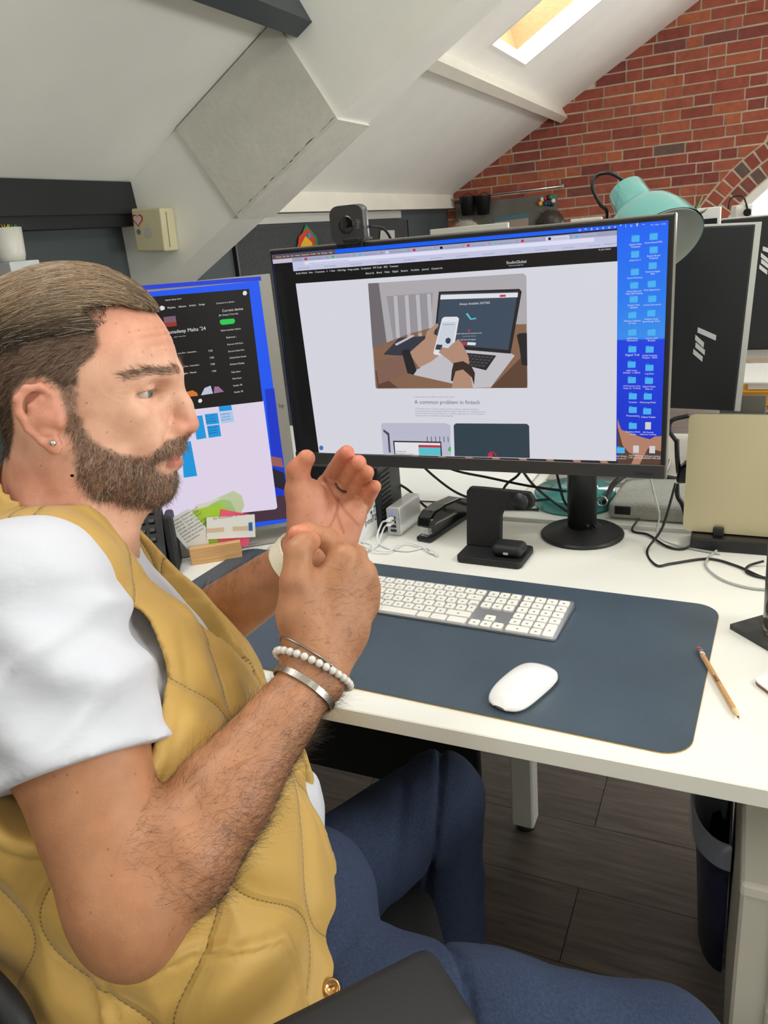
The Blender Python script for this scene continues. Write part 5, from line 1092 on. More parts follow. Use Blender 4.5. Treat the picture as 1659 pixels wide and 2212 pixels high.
# steel cuff
def band(name, c, n, wdt, extra, mat, thick=.0016, k=64, gap=0):
    pts, ds = ring_pts(c, n, k, extra); n = n/np.linalg.norm(n); b = MB(); R_ = []
    for p, d in zip(pts, ds): R_.append([b.bm.verts.new(V3(cam2w(p+n*sx*wdt/2+d*sy*thick))) for sx, sy in ((-1, 0), (1, 0), (1, 1), (-1, 1))])
    for i in range(k-gap):
        A, B = R_[i], R_[(i+1) % k]
        for j in range(4): f = b.bm.faces.new((A[j], A[(j+1) % 4], B[(j+1) % 4], B[j])); f.smooth = False
    return b.build(name, mat, person)
band('steel_cuff', Q(658, 1484, .716), np.array([.50, -.72, .46]), .0062, .0012, M('brushed_steel', (176, 172, 164), .28, metal=1))
pts, _ = ring_pts(Q(687, 1434, .730), np.array([.47, -.76, .42]), 60, .0010); b = MB(); b.tube([cam2w(p) for p in pts], .0010, 6, closed=True); b.build('chain_bracelet', M('chain_silver', (150, 148, 142), .3, metal=1), person)
fd2 = (WRF-ELF)/np.linalg.norm(WRF-ELF)
band('watch_strap', WRF-fd2*.020, fd2+np.array([.0, -.25, 0]), .020, .0010, M('cream_rubber', (226, 220, 198), .6), .003)
rd = Q(751, 1034, .866)-M2[1]; rdn = rd/np.linalg.norm(rd); ra_ = np.cross(rdn, [0, 0, 1.]); ra_ /= np.linalg.norm(ra_); rb_ = np.cross(rdn, ra_); pts = [M2[1]+rd*.62+(ra_*math.cos(x)+rb_*math.sin(x))*.0103 for x in np.linspace(0, 2*PI, 25)[:-1]]; b = MB(); b.tube([cam2w(p) for p in pts], .0013, 6, closed=True); b.build('finger_ring', M('dark_steel', (90, 84, 78), .25, metal=1), person)

# office chair
yaw = math.atan2((TF@RC)[1], (TF@RC)[0]); sw = cam2w(T(-.01, -.10, 0)); cz = .44
ch = thing('office_chair', 'black office chair with padded armrests under the seated man', 'chair', (sw[0], sw[1], 0))
cm = Matrix.Translation((sw[0], sw[1], 0)) @ Matrix.Rotation(yaw, 4, 'Z'); m_cf = M('black_fabric', (12, 12, 13), .9, bump=.4, bscale=500)
b = MB(); b.box(0, (.50, .47, .07), mat=cm @ Matrix.Translation((.03, 0, cz-.035)), bev=.03, seg=4); b.build('seat', m_cf, ch, smooth=True)
b = MB(); b.box(0, (.05, .44, .50), mat=cm @ Matrix.Translation((-.30, 0, cz+.36)) @ Matrix.Rotation(-.16, 4, 'Y'), bev=.022, seg=4); b.build('backrest', m_cf, ch, smooth=True)
b = MB(); b.tube([cm @ Vector(p) for p in ((-.10, 0, cz-.08), (-.28, 0, cz-.06), (-.315, 0, cz+.05), (-.32, 0, cz+.25))], .02, 10); b.build('back_bracket', m_blk, ch)
PA, PB = cam2w(Q(480, 2400, .56)), cam2w(Q(845, 2222, .615)); d = V3(PB)-V3(PA); d.z *= .3; c = V3(PB)-d*.5; Lh = d.length
am_ = Matrix.Translation(c) @ Matrix(((d.normalized().x, -d.normalized().y, 0, 0), (d.normalized().y, d.normalized().x, 0, 0), (0, 0, 1, 0), (0, 0, 0, 1)))
b = MB(); b.box(0, (max(Lh, .26), .09, .034), mat=am_, bev=.015, seg=4); b.build('armrest', m_blk2, ch, smooth=True)
side_near = cm @ Vector((0.05, -.30, cz-.07)); b = MB(); b.tube([cm @ Vector((.02, -.10, cz-.08)), cm @ Vector((.02, -.29, cz-.08)), cm @ Vector((.02, -.305, cz-.03)), c+Vector((0, 0, -.05)), c+Vector((0, 0, -.012))], .016, 10); b.build('armrest_post', m_blk, ch)
farc = cm @ Vector((.0, .29, c.z)); b = MB(); b.box(0, (.26, .09, .034), mat=Matrix.Translation(farc) @ Matrix.Rotation(yaw, 4, 'Z'), bev=.015, seg=4); b.build('armrest', m_blk2, ch, smooth=True)
b = MB(); b.tube([cm @ Vector((.02, .10, cz-.08)), cm @ Vector((.02, .28, cz-.08)), farc+Vector((0, 0, -.012))], .016, 10); b.build('armrest_post', m_blk, ch)
b = MB(); b.lathe([(.0, .08), (.03, .08), (.03, .22), (.022, .23), (.022, cz-.07), (.0, cz-.07)], cm, 18); b.build('gas_column', m_blk, ch)
for i in range(5):
    a = 2*PI*i/5+.3; e = cm @ Vector((.29*math.cos(a), .29*math.sin(a), .075)); b = MB(); b.tube([cm @ Vector((0, 0, .10)), cm @ Vector((.15*math.cos(a), .15*math.sin(a), .092)), e], .018, 8); s_ = b.build('base_spoke', m_blk, ch)
    b = MB(); b.lathe([(0, -.022), (.024, -.022), (.028, -.012), (.028, .012), (.024, .022), (0, .022)], Matrix.Translation((e.x, e.y, .0285)) @ Matrix.Rotation(a, 4, 'Z') @ Matrix.Rotation(PI/2, 4, 'X'), 16); b.build('caster', m_blkrub, s_)
b = MB(); b.tube([cam2w(p) for p in catmull([Q(-90, 2060, .66), Q(-20, 2130, .63), Q(28, 2190, .62), Q(60, 2260, .62)], 6)], .012, 10); b.build('side_bracket', m_blk2, ch)
# ------------------------------------------------------------------ portrait monitor on the left
HB = atd(654, 1131, 1.60); ha = math.radians(37); hw_ = np.array([math.cos(ha), math.sin(ha), 0]); hn3 = np.array([math.sin(ha), -math.cos(ha), 0])
def HPp(px, py, lay=0.0):
    o = HB+hn3*(.0004+.00008*lay); r = ray(px, py); t = ((o-CAM)@hn3)/(r@hn3); return tuple(CAM+t*r)
HH = HPp(583, 592)[2]-HB[2]; HWd = .335
def HQ(u, v, lay=0): p = HB-hw_*(HWd*(1-u))+np.array([0, 0, HH*v])+hn3*(.0004+.00008*lay); return tuple(p)
hp = thing('monitor', 'silver-framed upright monitor showing a music player, beside the man', 'monitor', tuple(HB-hw_*HWd/2+np.array([0, 0, DZ-HB[2]])))
b = MB(); q = [HQ(0, 0), HQ(1, 0), HQ(1, 1), HQ(0, 1)]; b.prism([np.array(p)-hn3*.0004 for p in q], tuple(-hn3*.03)); b.build('housing', m_silver, hp)
b = MB(); b.poly([HQ(.03, .018, 1), HQ(.934, .018, 1), HQ(.934, .980, 1), HQ(.03, .980, 1)]); hs = b.build('screen', EM('hp_blue', (16, 84, 240)), hp)
def hsheet(name, pts, mat, lay, parent=None): b = MB(); b.poly([HPp(x, y, lay) for x, y in pts]); return b.build(name, mat, parent or hs, recalc=False)
def htext(items, mat, lay, name, parent=None):
    b = MB()
    for txt, px, py, wpx, al in items:
        me = text_mesh(txt, .01, al); xs_ = [v.co.x for v in me.vertices]; w0 = max(xs_)-min(xs_); p = HPp(px, py, lay); k = np.linalg.norm(np.array(HPp(px+wpx, py-.09*wpx, lay))-np.array(p))/w0
        mtx = Matrix(((hw_[0], 0, hn3[0], p[0]), (hw_[1], 0, hn3[1], p[1]), (0, 1, 0, p[2]), (0, 0, 0, 1))); me.transform(mtx @ Matrix.Scale(k, 4)); b.bm.from_mesh(me); bpy.data.meshes.remove(me)
    o = b.build(name, mat, parent or hs, recalc=False); o['kind'] = 'stuff'; return o
hsheet('wallpaper_sea', [(572, 841), (592, 838.5), (627, 1114), (600, 1116)], EM('hp_sea', (10, 50, 200)), 2); hsheet('wallpaper_rock', [(584, 985), (608, 990), (613, 1010), (588, 1006)], EM('rock', (150, 92, 84)), 3); hsheet('wallpaper_rock', [(586, 1010), (614, 1022), (619, 1060), (588, 1050)], EM('rock2', (30, 24, 44)), 3); hsheet('wallpaper_rock', [(240, 1108), (621, 1070), (627, 1119.5), (240, 1166)], EM('rock3', (70, 44, 60)), 3)
hsheet('menu_bar', [(240, 622), (563, 597), (564.5, 606), (240, 632)], EM('hp_menu', (30, 60, 210)), 2)
bd = hsheet('planning_board', [(240, 900), (569, 866), (599, 1096), (595, 1100), (240, 1138)], EM('board', (222, 210, 232)), 4)
for k, (pts, c) in enumerate((([(472, 876), (499, 873), (501.5, 886), (474, 889)], 0), ([(416, 900), (437, 897), (446, 946), (425, 950)], 0), ([(442, 895), (470, 892), (474, 915), (446, 918)], 0), ([(447, 920), (474, 917), (478, 942), (451, 946)], 0), ([(474, 891), (502, 888), (506, 911), (478, 915)], 1), ([(391, 956), (412, 953), (426, 1028), (397, 1032)], 0))): hsheet('sticky_note', pts, EM('sticky', (22, 150, 220)) if c == 0 else EM('sticky_pale', (170, 200, 236)), 5, bd)
htext([('client review', 444, 901, 20, 'LEFT'), ('for website', 445, 907, 20, 'LEFT'), ('planning', 446, 913, 20, 'LEFT'), ('next steps', 449, 926, 20, 'LEFT'), ('social plan', 450, 932, 20, 'LEFT'), ('delivery', 451, 938, 20, 'LEFT'), ('create the', 476, 897, 20, 'LEFT'), ('content list', 477, 903, 20, 'LEFT'), ('and more', 478, 909, 20, 'LEFT')], EM('note_ink', (20, 50, 90)), 6, 'note_text', bd)
mp = hsheet('music_player', [(240, 648), (538, 624), (567.5, 867), (240, 905)], EM('player_black', (12, 12, 14)), 6)
htext([("Anjunadeep Malta '24", 350, 723, 95, 'LEFT'), ('Current device', 480, 674, 45, 'LEFT')], TXW, 8, 'player_heading', mp)
htext([('anjuna deep store', 357, 650, 35, 'LEFT'), ('Playlists    Albums    Artists    Songs', 362, 667, 80, 'LEFT'), ('playlist - Various Mixer', 376, 729, 26, 'LEFT'), ('Connect to a device', 467, 657, 39, 'LEFT'), ('JBL Charge 5 from this', 473, 683, 42, 'LEFT'), ('Select another device', 477, 716, 43, 'LEFT'), ('Bedroom...', 489, 731, 22, 'LEFT'), ("Darren's HH Echo", 491, 746, 34, 'LEFT'), ("Darren's Echo Dot", 493, 761, 35, 'LEFT'), ('Global Echo Studio', 496, 775, 36, 'LEFT'), ('Kitchen Display', 497, 789, 31, 'LEFT'), ('Main floor', 500, 806, 20, 'LEFT'), ('Main floor', 502, 820, 20, 'LEFT'), ('Studio 78', 504, 835, 19, 'LEFT'), ('Studio 78', 506, 849, 19, 'LEFT'), ('uma One - Anjunadee...', 384, 765, 42, 'LEFT'), ('uma One - Anjunadee...', 390, 794, 42, 'LEFT'), ('Again - Mixed', 394, 809, 30, 'LEFT'), ('7:20', 450, 760, 9, 'LEFT'), ('7:00', 453, 775, 9, 'LEFT'), ('7:00', 455, 789, 9, 'LEFT'), ('7:04', 458, 804, 9, 'LEFT')], TXW, 8, 'player_text', mp)
hsheet('player_button', [(475, 692), (480, 690), (505, 688), (508, 693), (505, 699), (480, 702), (475, 698)], EM('player_green', (30, 200, 80)), 8, mp); hsheet('album_cover', [(353, 685), (379, 682), (382, 704), (356, 707)], EM('cover', (120, 90, 110)), 8, mp); hsheet('album_cover_foot', [(355, 698), (381, 695), (382, 704), (356, 707)], EM('cover2', (150, 50, 30)), 9, mp)
hsheet('filter_chip', [(343, 665), (349, 660), (356, 663), (355, 669), (347, 671)], TXW, 8, mp); hsheet('play_button', [(428, 866), (430, 862), (435, 861.5), (437, 866), (434, 870), (429, 869.5)], TXW, 9, mp); hsheet('avatar', [(524, 634), (526, 629), (531, 628), (534, 633), (531, 638), (526, 637.5)], TXW, 8, mp)
hsheet('artist_picture', [(396, 858), (405, 846), (416, 843), (425, 848), (428, 855)], EM('orange', (206, 120, 50)), 8, mp); hsheet('artist_picture', [(434, 854), (442, 838), (455, 833), (460, 850)], EM('artist', (190, 196, 216)), 8, mp); hsheet('artist_picture', [(462, 850), (463, 835), (472, 835), (484, 846)], EM('artist2', (150, 110, 150)), 8, mp)
htext([('hp', 608, 880, 11, 'CENTER')], M('hp_logo_grey', (70, 68, 66), .4), 2, 'maker_logo', hp)
ctr = HB-hw_*HWd/2-hn3*.06; b = MB(); b.box(0, (.05, .03, .30), mat=Matrix.Translation((ctr[0], ctr[1], DZ+.16)) @ Matrix.Rotation(ha, 4, 'Z'), bev=.006); b.build('stand_column', m_silver, hp)
b = MB(); bc = ctr-hn3*.02; b.box(0, (.30, .17, .012), mat=Matrix.Translation((bc[0], bc[1], DZ+.0065)) @ Matrix.Rotation(ha, 4, 'Z'), bev=.004); b.build('stand_base', m_silver, hp)

# ---- desk phone
t = thing('desk_phone', 'black desk phone with rows of keys behind the man', 'phone', tuple(atz(330, 1215, DZ)))
pc = atz(258, 1268, DZ); pm = Matrix.Translation((pc[0]-.03, pc[1]+.03, DZ)) @ Matrix.Rotation(ha, 4, 'Z')
b = MB(); b.prism([pm @ Vector(p) for p in ((-.10, -.055, .0), (-.10, -.055, .02), (-.10, .06, .145), (-.10, .09, .14), (-.10, .09, 0))], pm.to_3x3() @ Vector((.20, 0, 0))); b.build('body', m_blk2, t)
pf = pm @ Matrix.Translation((0, -.055, .02)) @ Matrix.Rotation(math.atan2(.125, .115), 4, 'X')
b = MB(); b.box(0, (.085, .055, .003), mat=pf @ Matrix.Translation((.005, .12, .002))); b.build('display', M('phone_display', (60, 80, 130), .3), t)
for i in range(6):
    for j in range(2): b = MB(); b.box(0, (.012, .009, .005), mat=pf @ Matrix.Translation((.062+j*.018, .03+i*.0195, .002)), bev=.001, seg=1); b.build('key', m_blk, t)
b = MB(); b.box(0, (.045, .19, .035), mat=pf @ Matrix.Translation((-.072, .085, .02)), bev=.012, seg=3); b.build('handset', m_blk, t, smooth=True)
me = text_mesh('1665', .011, 'LEFT'); me.transform(pf @ Matrix.Translation((.058, .012, .0022))); link('extension_number', me, M('white_print', (220, 220, 220), .5), t)
b = MB(); b.box(0, (.016, .10, .11), mat=pm @ Matrix.Translation((.112, .02, .056)) @ Matrix.Rotation(-.15, 4, 'X'), bev=.005); b.build('side_stand', m_blk2, t)

# ---- oak card holder and the cards leaning in it
hL, hR = atz(414, 1222, DZ), atz(524, 1205, DZ); hd_ = (hR-hL)/np.linalg.norm(hR-hL); hnn = np.array([hd_[1], -hd_[0], 0]); hang = math.atan2(hd_[1], hd_[0]); hlen = np.linalg.norm(hR-hL)
t = thing('card_holder', 'small oak block card holder in front of the upright monitor', 'card holder', tuple((hL+hR)/2)); hm = Matrix.Translation(((hL+hR)/2)-hnn*.018) @ Matrix.Rotation(hang, 4, 'Z')
m_oak = M('oak', (204, 160, 106), .5, var=.14, vscale=7, stretch=(2, 2, 60)); b = MB(); b.box(0, (hlen, .014, .035), mat=hm @ Matrix.Translation((0, -.011, .0175)), bev=.001, seg=1); b.box(0, (hlen, .014, .035), mat=hm @ Matrix.Translation((0, .011, .0175)), bev=.001, seg=1); b.box(0, (hlen, .010, .016), mat=hm @ Matrix.Translation((0, 0, .008))); b.build('block', m_oak, t)
def CPp(px, py, k):
    o = hL-hnn*(.0165+.0015*k); r = ray(px, py); tt = ((o-CAM)@hnn)/(r@hnn); return CAM+tt*r
def card(name, label, pts, col, k, lines=(), ink=(90, 84, 80)):
    t = thing(name, label, 'card', tuple(np.mean([CPp(*p, k) for p in pts], 0)), 'cards in the oak holder'); b = MB(); b.prism([CPp(x, y, k) for x, y in pts], tuple(-hnn*.0005)); bo = b.build('sheet', M('card_'+name+str(k), col, .6), t)
    if lines:
        b = MB()
        for txt, x, y, size, ro in lines:
            me = text_mesh(txt, size, 'LEFT'); p = CPp(x, y, k)+hnn*.0002; ax_ = hd_*math.cos(ro)+np.array([0, 0, math.sin(ro)]); ay_ = -hd_*math.sin(ro)+np.array([0, 0, math.cos(ro)])
            me.transform(Matrix(((ax_[0], ay_[0], hnn[0], p[0]), (ax_[1], ay_[1], hnn[1], p[1]), (ax_[2], ay_[2], hnn[2], p[2]), (0, 0, 0, 1)))); b.bm.from_mesh(me); bpy.data.meshes.remove(me)
        b.build('print', M('card_ink_%d_%d_%d' % ink, ink, .7), bo, recalc=False)
card('green_note', 'pale green crumpled note, tallest paper in the oak holder', [(428, 1183), (420, 1112), (430, 1092), (470, 1075), (505, 1060), (522, 1070), (528, 1092), (522, 1105), (515, 1170)], (206, 220, 180), 5)
card('green_note', 'mint banknote-like slip with a circular print in the oak holder', [(440, 1180), (436, 1105), (458, 1088), (478, 1078), (498, 1082), (512, 1110), (510, 1170)], (176, 208, 140), 4)
card('lime_note', 'bright lime sticky note behind the business card', [(430, 1180), (415, 1104), (474, 1088), (492, 1098), (494, 1170)], (176, 214, 60), 3)
card('white_note', 'plain white paper strip standing behind the lime note', [(424, 1170), (420, 1092), (474, 1076), (478, 1098), (486, 1165)], (232, 230, 224), 4.5)
card('pink_note', 'hot pink sticky note sticking out behind the business card', [(472, 1180), (477, 1100), (548, 1113), (536, 1180)], (246, 92, 130), 2)
card('quote_card', 'tilted white card with printed paragraph at the end of the oak holder', [(404, 1186), (356, 1128), (407, 1098), (446, 1140), (452, 1178), (414, 1190)], (226, 224, 218), 1, [(t_, 371+i*4.6, 1131+i*6.0, .0058, .42) for i, t_ in enumerate(('Perhaps someone cleared', 'thinking. Don\'t start safe', 'with the "just get it done"', 'attitude - pause. You', 'grossly underestimate how', 'powerful those thoughts can', 'be and act on your', 'best instincts'))])
card('business_card', 'white business card with red heading and tan stripes in the oak holder', [(447, 1165), (446, 1118), (550, 1111), (552, 1160)], (238, 236, 230), 0, [('Jim Rottnsieyn Q. Stubbs', 461, 1122.5, .0068, .0)], (176, 70, 50))
b = MB(); b.poly([CPp(447, 1142, -.3), CPp(484, 1139, -.3), CPp(484, 1148, -.3), CPp(447, 1151, -.3)]); b.poly([CPp(503, 1138, -.3), CPp(537, 1136, -.3), CPp(537, 1145, -.3), CPp(503, 1147, -.3)]); o = b.build('card_stripe', M('tan_print', (222, 196, 160), .6), bpy.data.objects['business_card'], recalc=False)
b = MB(); b.poly([CPp(537, 1129, -.3), CPp(545, 1128, -.3), CPp(546, 1146, -.3), CPp(538, 1147, -.3)]); b.build('card_mark', M('blue_print', (50, 110, 170), .6), bpy.data.objects['business_card'], recalc=False)

# ---- white usb charger with plugs and cable
uf, ub = atz(851, 1158, DZ), atz(897, 1122, DZ); ud = (ub-uf)/np.linalg.norm(ub-uf); ua = math.atan2(ud[1], ud[0]); um = Matrix.Translation(V3(uf)) @ Matrix.Rotation(ua, 4, 'Z')
t = thing('usb_charger', 'white box-shaped USB charging hub behind the hands', 'charger', tuple((uf+ub)/2)); UL, UW, UH = .098, .029, .060
b = MB(); b.box(0, (UL, UW, UH), mat=um @ Matrix.Translation((UL/2+.004, 0, UH/2)), bev=.004, seg=3); b.build('body', M('gloss_white2', (240, 240, 238), .15, coat=.3), t)
b = MB(); b.box(0, (.004, UW*.98, UH*.98), mat=um @ Matrix.Translation((.003, 0, UH/2)), bev=.0018); fc = b.build('front_panel', M('grey_face', (186, 188, 192), .4, metal=.3), t)
for i in range(4): b = MB(); b.box(0, (.002, .013, .005), mat=um @ Matrix.Translation((.0008, 0, .012+i*.0095))); b.build('usb_port', m_blk, fc)
b = MB(); b.box(0, (.001, .006, .003), mat=um @ Matrix.Translation((.0006, 0, .052))); b.build('indicator', EM('led_blue', (90, 110, 255), 1.4), fc)
for i in (2, 3):
    b = MB(); b.box(0, (.020, .010, .006), mat=um @ Matrix.Translation((-.010, 0, .012+i*.0095)), bev=.002); b.build('plug', M('white_plug', (235, 235, 236), .4), t)
def cable(name, label, pts, r, mat, cat='cable', seg=8, ends=None):
    t = thing(name, label, cat, tuple(np.asarray(pts[0], float))); b = MB(); b.tube(catmull(pts, 10), r, seg); b.build('cord', mat, t)
    for i, (e, d, L_, rr) in enumerate(ends or ()): b = MB(); e = np.array(e, float); b.tube([e, e+np.array(d)*L_], rr, 8); b.build('connector', mat, t)
    return t
m_wcab = M('white_cable', (226, 226, 228), .45); m_bcab = M('black_cable', (20, 20, 22), .4); m_gcab = M('grey_cable', (176, 176, 174), .45)
up = np.array(um @ Vector((-.02, 0, .0405))); D_ = lambda x, y, z=.003: atz(x, y, DZ+z)
cable('charging_cable', 'white charging cable looping from the charging hub across the desk', [up, D_(825, 1130, .03), D_(815, 1165, .01), D_(838, 1184), D_(880, 1190), D_(918, 1183), D_(936, 1194)], .0019, m_wcab, ends=[(D_(936, 1194), (.6, -.6, .05), .022, .0032)])
cable('charging_cable', 'second white charging cable coiled beside the hands', [np.array(um @ Vector((-.02, 0, .031))), D_(830, 1140, .02), D_(812, 1180, .004), D_(780, 1192), D_(758, 1180), D_(775, 1170, .005), D_(800, 1176), D_(790, 1190, .007), D_(765, 1196)], .0018, m_wcab)
cable('charging_cable', 'white charging cable with a bare plug lying towards the stapler', [D_(770, 1172), D_(800, 1186, .008), D_(840, 1190, .007), D_(870, 1172, .007), D_(905, 1178, .006), D_(925, 1192)], .0017, m_wcab, ends=[(D_(925, 1192), (.8, -.4, .05), .02, .003)])
# ---- stapler
sf, sb = atz(914, 1172, DZ), atz(1006, 1112, DZ); sd_ = (sb-sf)/np.linalg.norm(sb-sf); sl_ = np.linalg.norm(sb-sf); sm_ = Matrix.Translation(V3(sf)) @ Matrix.Rotation(math.atan2(sd_[1], sd_[0]), 4, 'Z')
t = thing('stapler', 'glossy black stapler beside the charging stand', 'stapler', tuple((sf+sb)/2)); m_gb = M('gloss_black', (14, 14, 16), .12, coat=.6)
b = MB(); b.box(0, (sl_, .034, .010), mat=sm_ @ Matrix.Translation((sl_/2, 0, .0055)), bev=.004, seg=2); b.build('base', m_blk, t)
b = MB(); q = [(.004, .030), (.010, .048), (.03, .058), (.07, .060), (sl_*.75, .055), (sl_*.97, .042), (sl_*.99, .014), (sl_*.85, .014), (sl_*.6, .030), (.03, .034), (.02, .028)]
b.prism([sm_ @ Vector((x, -.017, z)) for x, z in q], sm_.to_3x3() @ Vector((0, .034, 0))); o = b.build('top_arm', m_gb, t); md_ = o.modifiers.new('bevel', 'BEVEL'); md_.width = .004; md_.segments = 3
b = MB(); b.box(0, (sl_*.72, .016, .010), mat=sm_ @ Matrix.Translation((sl_*.42, 0, .029)) @ Matrix.Rotation(.06, 4, 'Y')); b.box(0, (.012, .018, .020), mat=sm_ @ Matrix.Translation((.013, 0, .026))); b.build('magazine', m_steel, t)
b = MB(); b.box(0, (.02, .016, .002), mat=sm_ @ Matrix.Translation((.016, 0, .0115))); b.build('anvil', m_steel, t)
# ---- charging stand with earbud case
t = thing('charging_stand', 'matt black wireless charging stand behind the keyboard', 'charging stand', (-.40, 1.265, DZ)); ca = math.atan2(.0, 1.0)-.05; cm2 = Matrix.Translation((-.400, 1.266, DZ)) @ Matrix.Rotation(ca, 4, 'Z')
b = MB(); b.prism([cm2 @ Vector((x, y, .001)) for x, y in rrect(0, 0, .124, .086, .010, 5)], (0, 0, .012)); o = b.build('base', m_blk2, t); mdd = o.modifiers.new('bevel', 'BEVEL'); mdd.width = .002; mdd.segments = 2
um2 = cm2 @ Matrix.Translation((-.026, .012, .012)) @ Matrix.Rotation(-.13, 4, 'X'); b = MB(); b.prism([um2 @ Vector((x, 0, z)) for x, z in ([(-.036, 0), (.030, 0), (.033, .008), (.033, .062)]+[(.036, .072), (.045, .078), (.085, .079), (.094, .086), (.095, .100), (.087, .112), (.0, .115), (-.028, .115), (-.036, .105)])], um2.to_3x3() @ Vector((0, .012, 0))); o = b.build('upright', m_blk2, t); mdd = o.modifiers.new('bevel', 'BEVEL'); mdd.width = .003; mdd.segments = 3
b = MB(); b.lathe([(0, 0), (.016, 0), (.016, .006), (0, .006)], um2 @ Matrix.Translation((.070, -.006, .095)) @ Matrix.Rotation(-PI/2, 4, 'X') @ Matrix.Translation((0, 0, -.002)), 24); b.build('watch_puck', m_blk, t)
t = thing('earbud_case', 'small rounded black earbud case on the charging stand base', 'case', (-.365, 1.25, DZ+.013)); b = MB(); b.box(0, (.058, .044, .022), mat=cm2 @ Matrix.Translation((.030, -.006, .0245)), bev=.0105, seg=5); b.build('shell', m_blk2, t, smooth=True)
b = MB(); b.box(0, (.010, .002, .005), mat=cm2 @ Matrix.Translation((.030, -.0284, .022)), bev=.0009); b.build('charging_port', m_steel, t)
# ---- folded card peer2peer
q = [(770, 1178), (834, 1143), (829, 1056), (800, 1066)]; p0, p1 = atz(772, 1180, DZ), atz(834, 1142, DZ); pd_ = (p1-p0)/np.linalg.norm(p1-p0); pnn = np.array([pd_[1], -pd_[0], 0])
def PPp(x, y, k=0): o = p0+pnn*k; r = ray(x, y); return CAM+((o-CAM)@pnn)/(r@pnn)*r
t = thing('folded_card', 'white folded card printed with a dotted round emblem behind the hands', 'card', tuple((p0+p1)/2)); zt = PPp(829, 1056)[2]; e = np.array([0, 0, zt-DZ])
b = MB(); b.prism([p0, p1, p1+e, p0+e], tuple(-pnn*.0006)); b.build('front_leaf', M('card_white', (240, 240, 240), .6), t); b = MB(); b.prism([p0-pnn*.05, p1-pnn*.05, p1+e-pnn*.003, p0+e-pnn*.003], tuple(-pnn*.0006)); b.build('back_leaf', MATS['card_white'], t)
me = text_mesh('peer2peer', .0175, 'LEFT'); p = PPp(789, 1136, .0004); me.transform(Matrix(((pd_[0], 0, pnn[0], p[0]), (pd_[1], 0, pnn[1], p[1]), (0, 1, 0, p[2]), (0, 0, 0, 1)))); link('print', me, M('print_dark', (50, 50, 54), .6), t)
for i, (x, y, c) in enumerate(((809, 1094, (60, 150, 130)), (814, 1099, (110, 180, 80)), (802, 1107, (60, 70, 120)), (813, 1111, (50, 160, 150)), (805, 1114, (130, 130, 140)), (808, 1103, (150, 200, 190)))):
    p = PPp(x, y, .0004); b = MB(); b.poly([p+(pd_*math.cos(a)+np.array([0, 0, math.sin(a)]))*.0035 for a in np.linspace(0, 2*PI, 10)[:-1]]); b.build('emblem_dot', M('dot_%d' % i, c, .6), t)
# ---- small black computer behind the hands
x0, x1 = aty(690, 1060, 1.44)[0]+.02, aty(868, 1060, 1.44)[0]; t = thing('desktop_computer', 'small black desktop computer with a ribbed flank under the big monitor', 'computer', ((x0+x1)/2, 1.43, DZ))
b = MB(); b.box(((x0+x1)/2, 1.385, DZ+.07), (x1-x0, .11, .14), bev=.004); b.build('case', m_blk, t)
for i in range(12): b = MB(); b.box((x1+.0005, 1.36, DZ+.016+i*.0098), (.003, .05, .005)); b.build('rib', M('rib_grey', (52, 52, 54), .5), t)
# ---- slate coaster, patterned tumbler, white card edge
c0 = atz(1577, 1348, DZ+.008); c1 = atz(1659, 1395, DZ+.008); cdv = (c1-c0)/np.linalg.norm(c1-c0); cnv = np.array([-cdv[1], cdv[0], 0]); t = thing('coaster', 'square dark slate coaster under the patterned glass', 'coaster', tuple(c0+cdv*.05+cnv*.05)); b = MB(); b.prism([V3(c0+cdv*a+cnv*bb-np.array([0, 0, .008])) for a, bb in ((0, 0), (.105, 0), (.105, .105), (0, .105))], (0, 0, .008)); b.build('slab', M('slate', (62, 62, 60), .8, var=.2, vscale=60, bump=.5, bscale=120), t)
gc = c0+cdv*.060+cnv*.050; t = thing('drinking_glass', 'tall swirl-patterned drinking glass on the slate coaster', 'glass', (gc[0], gc[1], DZ+.008))
m_gl = M('smoky_glass', (212, 206, 196), .06, trans=.85, var=.5, vscale=9, stretch=(3, 3, 1), col2=(120, 104, 84)); b = MB(); b.lathe([(0, 0), (.033, 0), (.036, .006), (.0385, .13), (.0365, .13), (.034, .012), (0, .010)], Matrix.Translation((gc[0], gc[1], DZ+.0085)), 40); b.build('tumbler', m_gl, t)
k0_ = atz(1626, 1466, DZ+.006); k1_ = atz(1662, 1493, DZ+.006); kd = (k1_-k0_)/np.linalg.norm(k1_-k0_); kn = np.array([-kd[1], kd[0], 0]); t = thing('tablet', 'white tablet with a brown edge at the right end of the desk', 'tablet', tuple(k0_+kd*.1)); b = MB(); b.prism([(*p[:2], DZ+.0045) for p in [k0_+kd*x+kn*y for x, y in rrect(.118, .085, .24, .17, .012, 5)]], (0, 0, .0022)); b.build('screen_glass', M('tablet_white', (236, 236, 236), .2), t); b = MB(); b.prism([(*p[:2], DZ+.0006) for p in [k0_+kd*x+kn*y for x, y in rrect(.118, .085, .24, .17, .012, 5)]], (0, 0, .004)); b.build('case', M('brown_case', (120, 82, 62), .6), t)
